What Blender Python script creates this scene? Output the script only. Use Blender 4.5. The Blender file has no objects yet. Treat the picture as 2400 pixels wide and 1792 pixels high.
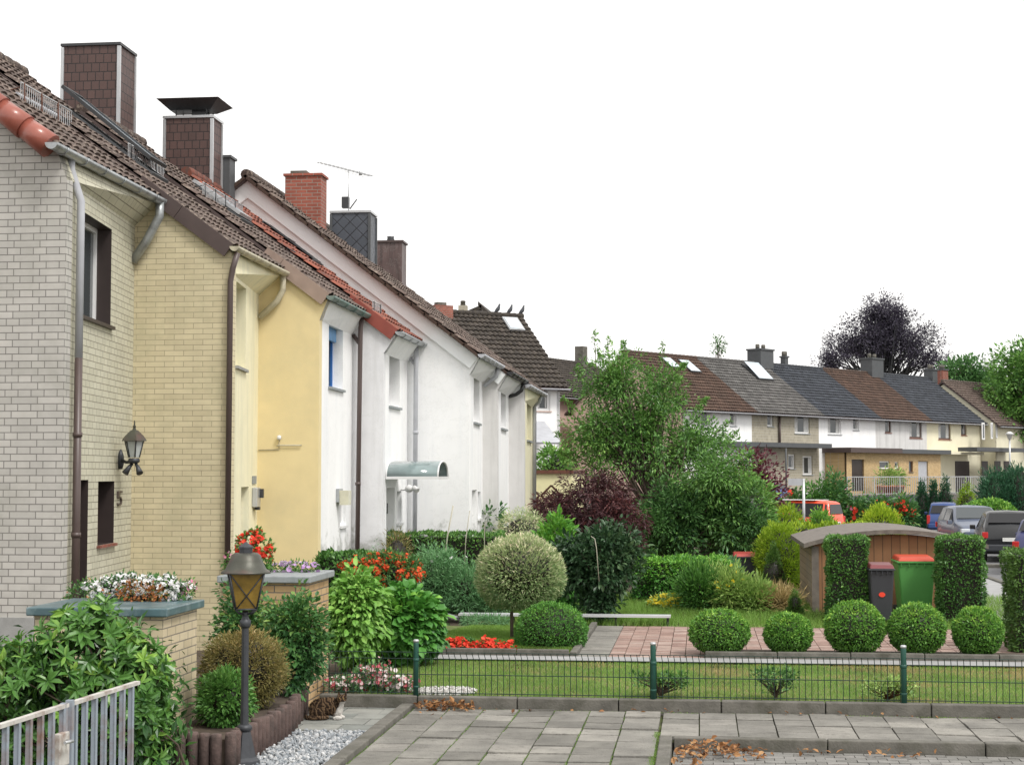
import bpy, math, random
import numpy as np
from mathutils import Vector, Matrix
sc = bpy.context.scene
PI = math.pi
# ---------------------------------------------------------------- camera
F = 3800.0; EYE = 2.69
PSI = math.atan(440 / F); TH = math.atan(214 / F)
cam_d = bpy.data.cameras.new('Camera'); cam = bpy.data.objects.new('Camera', cam_d); sc.collection.objects.link(cam)
cam.location = (0, 0, EYE); cam.rotation_euler = (PI / 2 + TH, 0, PSI)
cam_d.sensor_width = 36; cam_d.lens = F / 2400 * 36; cam_d.clip_start = .1; cam_d.clip_end = 2000
sc.camera = cam
sc.render.resolution_x = 1024; sc.render.resolution_y = 764
# ---------------------------------------------------------------- sky and sun (overcast)
w = bpy.data.worlds.new("World"); sc.world = w; w.use_nodes = True
nt = w.node_tree; nt.nodes.clear()
sky = nt.nodes.new('ShaderNodeTexSky'); sky.sky_type = 'NISHITA'; sky.sun_disc = False
SUN_EL = math.radians(52); SUN_AZ = math.radians(130)      # azimuth clockwise from +Y
sky.sun_elevation = SUN_EL; sky.sun_rotation = SUN_AZ; sky.dust_density = 4; sky.air_density = 1
hsv = nt.nodes.new('ShaderNodeHueSaturation'); hsv.inputs['Saturation'].default_value = .12
mixw = nt.nodes.new('ShaderNodeMix'); mixw.data_type = 'RGBA'; mixw.inputs[0].default_value = .8
mixw.inputs[7].default_value = (10.8, 10.65, 10.4, 1)       # cloud layer
bg = nt.nodes.new('ShaderNodeBackground'); bg.inputs[1].default_value = .12
wo = nt.nodes.new('ShaderNodeOutputWorld')
nt.links.new(sky.outputs[0], hsv.inputs['Color']); nt.links.new(hsv.outputs[0], mixw.inputs[6])
nt.links.new(mixw.outputs[2], bg.inputs[0]); nt.links.new(bg.outputs[0], wo.inputs[0])
sl = bpy.data.lights.new('sun', 'SUN'); sl.energy = 2.1; sl.angle = math.radians(16); sl.color = (1, .97, .92)
so = bpy.data.objects.new('sun', sl); sc.collection.objects.link(so)
sd = Vector((math.sin(SUN_AZ) * math.cos(SUN_EL), math.cos(SUN_AZ) * math.cos(SUN_EL), math.sin(SUN_EL)))
so.rotation_euler = sd.to_track_quat('Z', 'Y').to_euler()
sc.view_settings.view_transform = 'Standard'; sc.view_settings.look = 'None'
sc.view_settings.exposure = 0.2; sc.view_settings.gamma = 1
# ---------------------------------------------------------------- pixel ray helpers (photo pixels 2400x1792)
cp, sp = math.cos(PSI), math.sin(PSI); ct, st_ = math.cos(TH), math.sin(TH)
def ray(px, py):
    a = (px - 1200) / F; b = (896 - py) / F
    return np.array([cp*a + sp*st_*b - sp*ct, sp*a - cp*st_*b + cp*ct, ct*b + st_])
def onZ(px, py, z=0):
    d = ray(px, py); return d * ((z - EYE) / d[2]) + [0, 0, EYE]
def onY(px, py, Y):
    d = ray(px, py); return d * (Y / d[1]) + [0, 0, EYE]
rng = np.random.default_rng(7); random.seed(7)
# ---------------------------------------------------------------- materials
MATS = {}
def newmat(name):
    m = bpy.data.materials.new(name); m.use_nodes = True; MATS[name] = m
    n = m.node_tree; n.nodes.clear()
    out = n.nodes.new('ShaderNodeOutputMaterial'); b = n.nodes.new('ShaderNodeBsdfPrincipled')
    n.links.new(b.outputs[0], out.inputs[0]); return m, n, b, out
def N(n, t, **k):
    x = n.nodes.new('ShaderNode' + t)
    for a, v in k.items(): setattr(x, a, v)
    return x
def c4(c, f=1): return (min(1, c[0]*f), min(1, c[1]*f), min(1, c[2]*f), 1)
def noise(n, vec, scale, detail=3, rough=.55):
    x = N(n, 'TexNoise'); x.inputs['Scale'].default_value = scale; x.inputs['Detail'].default_value = detail
    x.inputs['Roughness'].default_value = rough
    if vec is not None: n.links.new(vec, x.inputs['Vector'])
    return x.outputs[0]
def ramp(n, fac, stops):
    r = N(n, 'ValToRGB'); e = r.color_ramp.elements
    while len(e) < len(stops): e.new(.5)
    for i, (p, c) in enumerate(stops): e[i].position = p; e[i].color = c if len(c) == 4 else (*c, 1)
    n.links.new(fac, r.inputs[0]); return r.outputs[0]
def mixc(n, fac, a, b, mode='MIX'):
    m = N(n, 'Mix', data_type='RGBA', blend_type=mode)
    for v, s in ((fac, 0), (a, 6), (b, 7)):
        if hasattr(v, 'is_linked') or hasattr(v, 'links'): n.links.new(v, m.inputs[s])
        else: m.inputs[s].default_value = v
    return m.outputs[2]
def bumpn(n, b, h, strength=.3, dist=.01):
    x = N(n, 'Bump'); x.inputs['Strength'].default_value = strength; x.inputs['Distance'].default_value = dist
    n.links.new(h, x.inputs['Height']); n.links.new(x.outputs[0], b.inputs['Normal'])
def pm(name, col, rough=.6, var=.12, scale=6, bump=0, bscale=60, metal=0, stain=None, sscale=1.2, coat=0, streak=False):
    m, n, b, _ = newmat(name)
    tc = N(n, 'TexCoord').outputs['Object']
    v = noise(n, tc, scale, 4)
    c = ramp(n, v, [(.3, c4(col, 1 - var)), (.7, c4(col, 1 + var))])
    if stain:
        vec = tc
        if streak:
            mp = N(n, 'Mapping'); mp.inputs['Scale'].default_value = (6, 6, .5); n.links.new(tc, mp.inputs[0]); vec = mp.outputs[0]
        s = noise(n, vec, sscale, 5, .65)
        f = ramp(n, s, [(.48, (0, 0, 0, 1)), (.72, (1, 1, 1, 1))])
        c = mixc(n, f, c, (*stain, 1))
    if streak:   # splash dirt and algae low on the wall
        sx = N(n, 'SeparateXYZ'); n.links.new(tc, sx.inputs[0]); ma = N(n, 'Math', operation='MULTIPLY_ADD'); n.links.new(noise(n, tc, 2.5, 6, .7), ma.inputs[0]); ma.inputs[1].default_value = -2.4; n.links.new(sx.outputs[2], ma.inputs[2])
        f2 = ramp(n, ma.outputs[0], [(0, (.7, .7, .7, 1)), (.35, (0, 0, 0, 1))]); c = mixc(n, f2, c, (.30, .31, .27, 1))
        cr = noise(n, tc, 1.3, 8, .75); f3 = ramp(n, cr, [(.495, (0, 0, 0, 1)), (.5, (.35, .35, .35, 1)), (.505, (0, 0, 0, 1))]); c = mixc(n, f3, c, (.45, .45, .43, 1))
    n.links.new(c, b.inputs['Base Color']); b.inputs['Roughness'].default_value = rough; b.inputs['Metallic'].default_value = metal
    b.inputs['Coat Weight'].default_value = coat
    if bump: bumpn(n, b, noise(n, tc, bscale, 3), bump, .008)
    return m
def brickm(name, c1, c2, mortar, bw, bh, gap=.008, squash=1, sqf=2, offset=.5, bump=.5, stain=None, rot=0, rough=.75, flat=False, msm=.1, sst=.75):
    m, n, b, _ = newmat(name)
    tc = N(n, 'TexCoord').outputs['Object']
    s = N(n, 'SeparateXYZ'); n.links.new(tc, s.inputs[0])
    ad = N(n, 'Math', operation='ADD'); n.links.new(s.outputs[0], ad.inputs[0]); n.links.new(s.outputs[1], ad.inputs[1])
    cb = N(n, 'CombineXYZ')
    if flat: n.links.new(s.outputs[0], cb.inputs[0]); n.links.new(s.outputs[1], cb.inputs[1])
    else: n.links.new(ad.outputs[0], cb.inputs[0]); n.links.new(s.outputs[2], cb.inputs[1])
    vec = cb.outputs[0]
    if rot:
        mp = N(n, 'Mapping'); mp.inputs['Rotation'].default_value = (0, 0, rot); n.links.new(vec, mp.inputs[0]); vec = mp.outputs[0]
    t = N(n, 'TexBrick', offset=offset, squash=squash, squash_frequency=sqf)
    t.inputs['Scale'].default_value = 1; t.inputs['Mortar Size'].default_value = gap; t.inputs['Mortar Smooth'].default_value = msm
    t.inputs['Brick Width'].default_value = bw; t.inputs['Row Height'].default_value = bh; t.inputs['Bias'].default_value = 0
    t.inputs['Color1'].default_value = (*c1, 1); t.inputs['Color2'].default_value = (*c2, 1); t.inputs['Mortar'].default_value = (*mortar, 1)
    n.links.new(vec, t.inputs[0])
    c = t.outputs[0]
    v = noise(n, tc, 3.0, 5, .6)
    c = mixc(n, .35, c, ramp(n, v, [(.3, (.55, .55, .55, 1)), (.7, (1, 1, 1, 1))]), 'MULTIPLY')
    if stain:
        f = ramp(n, noise(n, tc, .9, 6, .7), [(.5, (0, 0, 0, 1)), (sst, (1, 1, 1, 1))])
        c = mixc(n, f, c, (*stain, 1))
    n.links.new(c, b.inputs['Base Color']); b.inputs['Roughness'].default_value = rough
    inv = N(n, 'Math', operation='SUBTRACT'); inv.inputs[0].default_value = 1; n.links.new(t.outputs[1], inv.inputs[1])
    h2 = N(n, 'Math', operation='ADD'); n.links.new(inv.outputs[0], h2.inputs[0])
    nn = N(n, 'Math', operation='MULTIPLY'); nn.inputs[1].default_value = .25; n.links.new(noise(n, tc, 50, 3), nn.inputs[0]); n.links.new(nn.outputs[0], h2.inputs[1])
    bumpn(n, b, h2.outputs[0], bump, .006)
    return m
def attrm(name, stops, rough=.6, trans=0, spec=.3, noise_s=0, attr='rnd', bump=0):
    m, n, b, out = newmat(name)
    a = N(n, 'Attribute', attribute_name=attr)
    fac = a.outputs['Fac']
    k = len(stops) - 1
    c = ramp(n, fac, [(i / k, c4(s)) for i, s in enumerate(stops)])
    if noise_s:
        tc = N(n, 'TexCoord').outputs['Object']
        v = noise(n, tc, noise_s, 4)
        c = mixc(n, .5 if bump < 1 else .75, c, ramp(n, v, [(.3, (.62, .62, .6, 1)), (.7, (1.25, 1.25, 1.2, 1))]), 'MULTIPLY')
        if bump >= 1: c = mixc(n, ramp(n, noise(n, tc, 9, 8, .8), [(.52, (0, 0, 0, 1)), (.68, (.8, .8, .8, 1))]), c, (.10, .094, .082, 1))
        if bump: bumpn(n, b, noise(n, tc, 40, 4), bump, .01)
    n.links.new(c, b.inputs['Base Color']); b.inputs['Roughness'].default_value = rough
    b.inputs['Specular IOR Level'].default_value = spec
    if trans:
        tr = N(n, 'BsdfTranslucent'); n.links.new(c, tr.inputs[0])
        ms = N(n, 'MixShader'); ms.inputs[0].default_value = trans
        n.links.new(b.outputs[0], ms.inputs[1]); n.links.new(tr.outputs[0], ms.inputs[2]); n.links.new(ms.outputs[0], out.inputs[0])
    return m
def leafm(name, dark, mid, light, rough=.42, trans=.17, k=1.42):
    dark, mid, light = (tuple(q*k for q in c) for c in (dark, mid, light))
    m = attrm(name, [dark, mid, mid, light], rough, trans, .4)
    for nd in m.node_tree.nodes:      # values near 0 paint deep shade in near-black brown onto the twiggy inner core
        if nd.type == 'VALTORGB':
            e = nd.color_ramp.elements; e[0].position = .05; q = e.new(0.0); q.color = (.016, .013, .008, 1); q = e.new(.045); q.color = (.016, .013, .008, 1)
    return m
def _unused(): return
def glassm(name, col=(.02, .025, .03), rough=.06):
    m, n, b, _ = newmat(name); b.inputs['Base Color'].default_value = (*col, 1); b.inputs['Roughness'].default_value = rough
    b.inputs['Specular IOR Level'].default_value = .6; return m

M_brickW = brickm('grey_cream_brick', (.53, .51, .47), (.45, .435, .40), (.20, .19, .175), .35, .092, .0065, .5, 2, .5, .6, (.27, .265, .22), sst=.95)
M_brickC = brickm('cream_brick', (.60, .58, .46), (.55, .53, .41), (.24, .22, .17), .35, .092, .0055, .5, 2, .5, .6, (.42, .41, .32), sst=.95)
M_brickY = brickm('yellow_brick', (.68, .60, .40), (.60, .525, .345), (.36, .31, .21), .30, .083, .0045, 1, 2, .5, .6, (.46, .42, .27))
M_plinth = pm('concrete_plinth', (.3, .3, .29), .85, .15, 5, .3)
M_cream = pm('cream_render', (.80, .75, .53), .8, .04, 3, .25, 90, stain=(.66, .64, .46), sscale=.6, streak=True)
M_yellow = pm('yellow_render', (.72, .60, .34), .85, .05, 2.5, .35, 70, stain=(.60, .52, .31), sscale=.5)
M_white = pm('white_render', (.87, .87, .87), .8, .03, 2, .2, 80, stain=(.79, .80, .815), sscale=.4, streak=True)
M_whiteg = pm('grey_white_render', (.74, .74, .755), .85, .06, 2, .35, 60, stain=(.58, .58, .58), sscale=.4, streak=True)
M_grey = pm('pale_grey_render', (.62, .61, .60), .8, .05, 2, .2, 80, stain=(.48, .47, .46), sscale=.5, streak=True)
M_pink = pm('pink_render', (.56, .40, .34), .85, .06, 2, .25, 60)
M_stone = brickm('beige_stone', (.42, .38, .29), (.34, .31, .24), (.48, .45, .38), .35, .16, .012, .6, 3, .37, .6)
M_sand = brickm('sand_brick', (.62, .43, .20), (.48, .31, .13), (.5, .42, .3), .24, .075, .008, 1, 2, .5, .5)
M_creamfar = pm('far_cream_render', (.72, .68, .52), .8, .04, 2)
def tilem(name, col, lich, amt=.66):
    m, n, b, _ = newmat(name)
    tc = N(n, 'TexCoord').outputs['Object']
    a = N(n, 'Attribute', attribute_name='rnd')
    c = ramp(n, a.outputs['Fac'], [(0, c4(col, .72)), (.6, c4(col, 1.0)), (1, c4(col, 1.35))])
    v = noise(n, tc, 2.2, 6, .7)
    c = mixc(n, .55, c, ramp(n, v, [(.3, (.6, .6, .6, 1)), (.7, (1.2, 1.2, 1.2, 1))]), 'MULTIPLY')
    f = ramp(n, noise(n, tc, 14, 5, .75), [(amt - .1, (0, 0, 0, 1)), (amt + .05, (1, 1, 1, 1))])
    c = mixc(n, f, c, (*lich, 1))
    n.links.new(c, b.inputs['Base Color']); b.inputs['Roughness'].default_value = .85
    bumpn(n, b, noise(n, tc, 45, 4), .5, .01); return m
M_tile = tilem('dark_roof_tile', (.085, .058, .048), (.26, .21, .17), .60)
M_tileB = tilem('brown_roof_tile', (.085, .05, .036), (.2, .17, .12), .68)
M_tileR = tilem('red_roof_tile', (.24, .07, .042), (.09, .06, .05), .58)
M_tileG = tilem('grey_roof_tile', (.12, .115, .11), (.2, .19, .17), .7)
M_tileS = tilem('slate_blue_roof_tile', (.05, .056, .068), (.1, .1, .1), .75)
M_tileM = tilem('mossy_roof_tile', (.055, .045, .038), (.13, .105, .045), .66)
M_redglaze = pm('red_glazed_tile', (.33, .10, .07), .35, .1, 3, .1, 30, stain=(.22, .06, .045), coat=.3)
M_verge = pm('brown_verge_board', (.075, .052, .048), .55, .1, 4)
M_vergeL = pm('tan_verge_board', (.30, .22, .18), .7, .12, 4)
M_vergeR = pm('red_verge_tile', (.24, .055, .038), .6, .15, 4)
M_zinc = pm('zinc_gutter', (.40, .42, .43), .4, .15, 3, 0, metal=.55, stain=(.22, .23, .23), sscale=4)
M_cgut = pm('weathered_cream_gutter', (.50, .46, .34), .5, .15, 3, stain=(.16, .14, .10), sscale=3)
M_ggut = pm('green_copper_gutter', (.10, .16, .14), .5, .2, 4, stain=(.20, .22, .2), sscale=3)
M_bpipe = pm('brown_downpipe', (.085, .06, .055), .4, .1, 4)
M_gpipe = pm('grey_downpipe', (.42, .43, .46), .45, .1, 4)
M_bkpipe = pm('black_downpipe', (.03, .03, .032), .4)
M_shingle = brickm('brown_shingle', (.105, .058, .05), (.085, .048, .042), (.02, .014, .013), .155, .17, .008, 1, 2, .5, .9, rough=.55)
M_brownpanel = pm('brown_panel', (.12, .08, .075), .5, .1, 3, stain=(.04, .028, .026), sscale=1.2, streak=True)
M_slate = brickm('slate_scales', (.085, .095, .115), (.07, .08, .098), (.02, .022, .028), .22, .22, .01, 1, 2, 0, .9, rot=PI / 4, rough=.45)
M_greych = pm('dark_grey_panel', (.075, .08, .085), .6, .1, 4)
M_redbrick = brickm('red_brick', (.36, .10, .065), (.26, .07, .045), (.30, .22, .18), .235, .075, .009, 1, 2, .5, .6, (.05, .035, .03), sst=.8)
M_alu = pm('aluminium_trim', (.5, .51, .52), .35, .06, 5, metal=.5)
M_dkmetal = pm('dark_metal', (.05, .052, .055), .45, .15, 6, metal=.3)
M_wframe = pm('white_window_frame', (.78, .78, .78), .35, .02)
M_bframe = pm('brown_window_frame', (.09, .045, .03), .4, .1)
M_dkbrown = pm('dark_brown_reveal', (.035, .024, .022), .5, .1)
M_blue = pm('blue_window_frame', (.03, .14, .42), .4, .05)
M_glass = glassm('window_glass', (.05, .06, .065))
M_glassd = glassm('dark_window_glass', (.012, .012, .014), .1)
M_skyglass = pm('skylight_glass', (.55, .62, .68), .08, .03)
M_curtain = pm('curtain', (.55, .55, .54), .8, .15, 8)
M_concrete = pm('kerb_concrete', (.135, .127, .11), .9, .25, 5, .8, 40, stain=(.07, .068, .05), sscale=3)
M_moss = pm('moss_soil', (.09, .10, .04), 1, .6, 5, .6, stain=(.14, .20, .04), sscale=4)
M_soil = pm('garden_soil', (.075, .055, .04), 1, .35, 7, .8, 25)
M_grassb = pm('lawn_ground', (.10, .13, .035), 1, .3, 5, .5, 40, stain=(.24, .18, .09), sscale=.8)
M_asph = pm('asphalt', (.14, .14, .145), .9, .15, 20, .4, 80, stain=(.19, .19, .19), sscale=1)
M_pathw = pm('pale_path_slab', (.31, .31, .31), .9, .12, 3, .3)
M_slab = attrm('paving_slab', [(.18, .172, .158), (.215, .205, .19), (.235, .225, .208), (.28, .265, .245)], .9, noise_s=2.2, bump=1)
M_slab2 = attrm('entrance_slab', [(.20, .21, .20), (.25, .255, .24), (.29, .29, .27)], .9, noise_s=4, bump=.5)
M_cobble = attrm('road_block', [(.17, .165, .155), (.21, .205, .195), (.25, .24, .23)], .9, noise_s=6, bump=.6)
M_drive = attrm('red_paver', [(.26, .175, .15), (.33, .22, .19), (.39, .30, .265)], .9, noise_s=5, bump=.4)
M_peb = attrm('grey_pebble', [(.16, .18, .20), (.28, .30, .32), (.36, .37, .38), (.55, .55, .55)], .8)
M_pebw = attrm('pale_pebble', [(.18, .15, .13), (.45, .44, .42), (.7, .69, .67)], .8)
M_dryleaf = attrm('dry_leaf', [(.09, .04, .02), (.27, .12, .045), (.38, .19, .08), (.45, .27, .13)], .7, .15)
M_bark = pm('bark', (.13, .10, .08), .9, .3, 12, .8, 40)
M_twig = pm('twig', (.07, .05, .035), .9, .3, 12)
M_palis = pm('brown_concrete_palisade', (.125, .085, .075), .95, .3, 14, 1.0, 70, stain=(.06, .05, .045), sscale=4)
M_wood = brickm('shed_boards', (.31, .155, .07), (.22, .10, .045), (.05, .028, .015), .16, 6.0, .006, 1, 2, 0, .7, (.20, .12, .07))
M_woodg = brickm('weathered_cladding', (.36, .26, .17), (.29, .21, .14), (.1, .08, .06), 6.0, .13, .006, 1, 2, 0, .7, (.22, .19, .16))
M_woodt = pm('grey_timber', (.15, .128, .11), .7, .25, 8, .4)
M_slatecap = pm('weathered_coping', (.28, .30, .31), .6, .2, 5, .3, 40, stain=(.14, .17, .17), sscale=5)
M_greencap = pm('green_copper_coping', (.075, .13, .145), .32, .25, 4, .1, stain=(.20, .26, .27), sscale=3)
M_pillarbr = brickm('ochre_brick', (.58, .40, .21), (.46, .29, .14), (.16, .14, .12), .25, .083, .007, 1, 2, .5, .6, (.36, .30, .20), sst=.9)
M_pillarbr1 = brickm('pale_cream_brick', (.66, .56, .38), (.54, .45, .29), (.24, .21, .165), .25, .083, .006, 1, 2, .5, .6)
M_gate = pm('blue_grey_paint', (.27, .31, .36), .55, .08, 5, .15, 40, stain=(.20, .10, .06), sscale=2.6)
M_gatew = pm('worn_white_paint', (.50, .48, .45), .6, .15, 8, .2, 40, stain=(.20, .11, .07), sscale=5)
M_fence = pm('green_fence_coat', (.015, .075, .055), .4, .1, 5)
M_wire = pm('green_wire', (.008, .03, .022), .45, .1, 5)
M_iron = pm('cast_iron', (.055, .058, .065), .5, .2, 9, .2, metal=.4)
M_lroof = pm('lantern_copper_roof', (.075, .075, .06), .45, .25, 5, .1, stain=(.12, .07, .06), sscale=4, metal=.4)
M_amber = pm('amber_lantern_glass', (.20, .125, .02), .25, .35, 9)
M_lglass = pm('clear_lantern_glass', (.42, .45, .44), .12, .15, 6)
M_trim = pm('white_plastic', (.7, .7, .7), .4, .03)
M_silver = pm('silver_edging', (.62, .63, .65), .35, .06, 3, metal=.2)
M_cane = pm('bamboo_cane', (.42, .40, .32), .6, .15, 6)
M_terr = pm('terracotta', (.45, .16, .07), .8, .1)
M_yellowwall = pm('pale_yellow_wall', (.72, .68, .40), .85, .04)
M_rust = pm('rust_brown_paint', (.12, .045, .025), .6, .2, 8)
M_tyre = pm('tyre', (.02, .02, .02), .8)
M_rim = pm('alloy_rim', (.45, .46, .48), .3, .05, metal=.6)
M_rlight = pm('red_lamp_glass', (.5, .03, .03), .15, .1)
M_wlight = pm('clear_lamp_glass', (.6, .63, .66), .1, .1)
M_plate = pm('number_plate', (.7, .7, .68), .4)
def paint(n_, c, met=0): return pm(n_, c, .35, .02, 3, metal=met, coat=.35)
M_blueP = paint('blue_car_paint', (.025, .06, .20)); M_silvP = paint('dark_silver_car_paint', (.10, .12, .17))
M_blkP = paint('black_car_paint', (.008, .009, .011)); M_navyP = paint('violet_blue_car_paint', (.04, .045, .13))
M_redP = paint('red_van_paint', (.78, .085, .03), 0); M_whP = paint('white_van_paint', (.8, .8, .8), 0)
M_gbin = pm('green_plastic', (.10, .34, .08), .5, .04); M_dbin = pm('anthracite_plastic', (.035, .038, .045), .5, .06)
M_lidr = pm('red_plastic', (.42, .07, .06), .45, .06); M_lido = pm('orange_red_plastic', (.50, .065, .03), .45, .06)
M_lidm = pm('maroon_plastic', (.16, .035, .04), .45, .06)
M_redspot = pm('red_sticker', (.75, .05, .02), .5, .02)
# foliage
L_rhod = leafm('rhododendron_leaf', (.022, .06, .018), (.065, .155, .032), (.19, .32, .055), .30)
L_box = leafm('boxwood_leaf', (.03, .09, .02), (.065, .185, .03), (.16, .33, .05))
L_boxy = leafm('boxwood_leaf_light', (.035, .10, .02), (.09, .215, .032), (.27, .43, .07))
L_hedge = leafm('hedge_leaf', (.022, .06, .018), (.055, .14, .03), (.14, .27, .055))
L_hyd = leafm('hydrangea_leaf', (.03, .10, .022), (.06, .185, .03), (.15, .32, .045), .45)
L_hydl = leafm('light_broad_leaf', (.06, .15, .03), (.12, .26, .045), (.24, .40, .09), .45)
L_climb = leafm('climber_leaf', (.025, .075, .03), (.055, .14, .04), (.17, .26, .06))
L_green = leafm('shrub_leaf', (.03, .09, .025), (.07, .17, .035), (.14, .28, .06))
L_heath = leafm('heather_foliage', (.07, .075, .025), (.17, .15, .05), (.33, .24, .10))
L_veg = leafm('feathery_leaf', (.05, .13, .05), (.10, .22, .09), (.18, .33, .15))
L_will = leafm('variegated_willow_leaf', (.12, .20, .07), (.30, .36, .18), (.64, .58, .44))
L_magn = leafm('dark_leaf', (.014, .036, .016), (.032, .072, .03), (.075, .13, .055), .4)
L_tree = leafm('tree_leaf', (.04, .10, .028), (.10, .215, .045), (.22, .36, .09))
L_treed = leafm('dense_tree_leaf', (.022, .065, .022), (.062, .145, .038), (.15, .28, .07))
L_maple = leafm('purple_maple_leaf', (.03, .013, .016), (.065, .025, .028), (.15, .055, .05))
L_redm = leafm('wine_red_leaf', (.03, .012, .018), (.09, .025, .035), (.22, .06, .07))
L_beech = leafm('copper_beech_leaf', (.03, .027, .04), (.05, .044, .064), (.08, .07, .095), .6, .25)
L_gold = leafm('golden_conifer_foliage', (.08, .15, .012), (.18, .28, .02), (.36, .45, .04))
L_conif = leafm('conifer_foliage', (.012, .05, .026), (.03, .095, .045), (.06, .15, .07))
L_conk = leafm('cone_conifer_foliage', (.03, .075, .02), (.07, .14, .03), (.13, .23, .05))
L_far = leafm('far_tree_leaf', (.03, .08, .03), (.07, .16, .05), (.13, .26, .08))
L_peren = leafm('perennial_leaf', (.08, .15, .035), (.18, .28, .07), (.36, .44, .14))
L_grass = leafm('grass_blade', (.11, .15, .03), (.125, .23, .04), (.20, .32, .07), .6, .3)
L_dryg = leafm('dry_grass_blade', (.20, .15, .06), (.29, .22, .095), (.38, .29, .14), .7, .2)
P_red = attrm('red_petal', [(.60, .03, .015), (.80, .05, .025), (.85, .12, .06)], .6, .2)
P_orange = attrm('orange_red_petal', [(.65, .07, .02), (.80, .10, .03), (.85, .17, .05)], .6, .2)
P_white = attrm('white_petal', [(.72, .72, .70), (.85, .85, .85), (.85, .80, .84)], .6, .2)
P_copper = attrm('copper_leaf', [(.25, .09, .03), (.42, .15, .05), (.30, .24, .08)], .6, .2)
P_pink = attrm('pink_petal', [(.70, .08, .25), (.78, .25, .42), (.8, .5, .6)], .6, .2)
P_purple = attrm('mauve_petal', [(.42, .22, .50), (.60, .42, .66), (.75, .65, .78)], .6, .2)
P_wine = attrm('wine_and_white_petal', [(.30, .03, .05), (.55, .12, .15), (.78, .62, .62), (.8, .75, .74)], .6, .2)
P_yellow = attrm('yellow_petal', [(.70, .52, .02), (.82, .66, .05), (.6, .6, .06)], .6, .2)
P_blue = attrm('violet_blue_petal', [(.12, .12, .45), (.2, .2, .55), (.3, .25, .6)], .6, .2)
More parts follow.
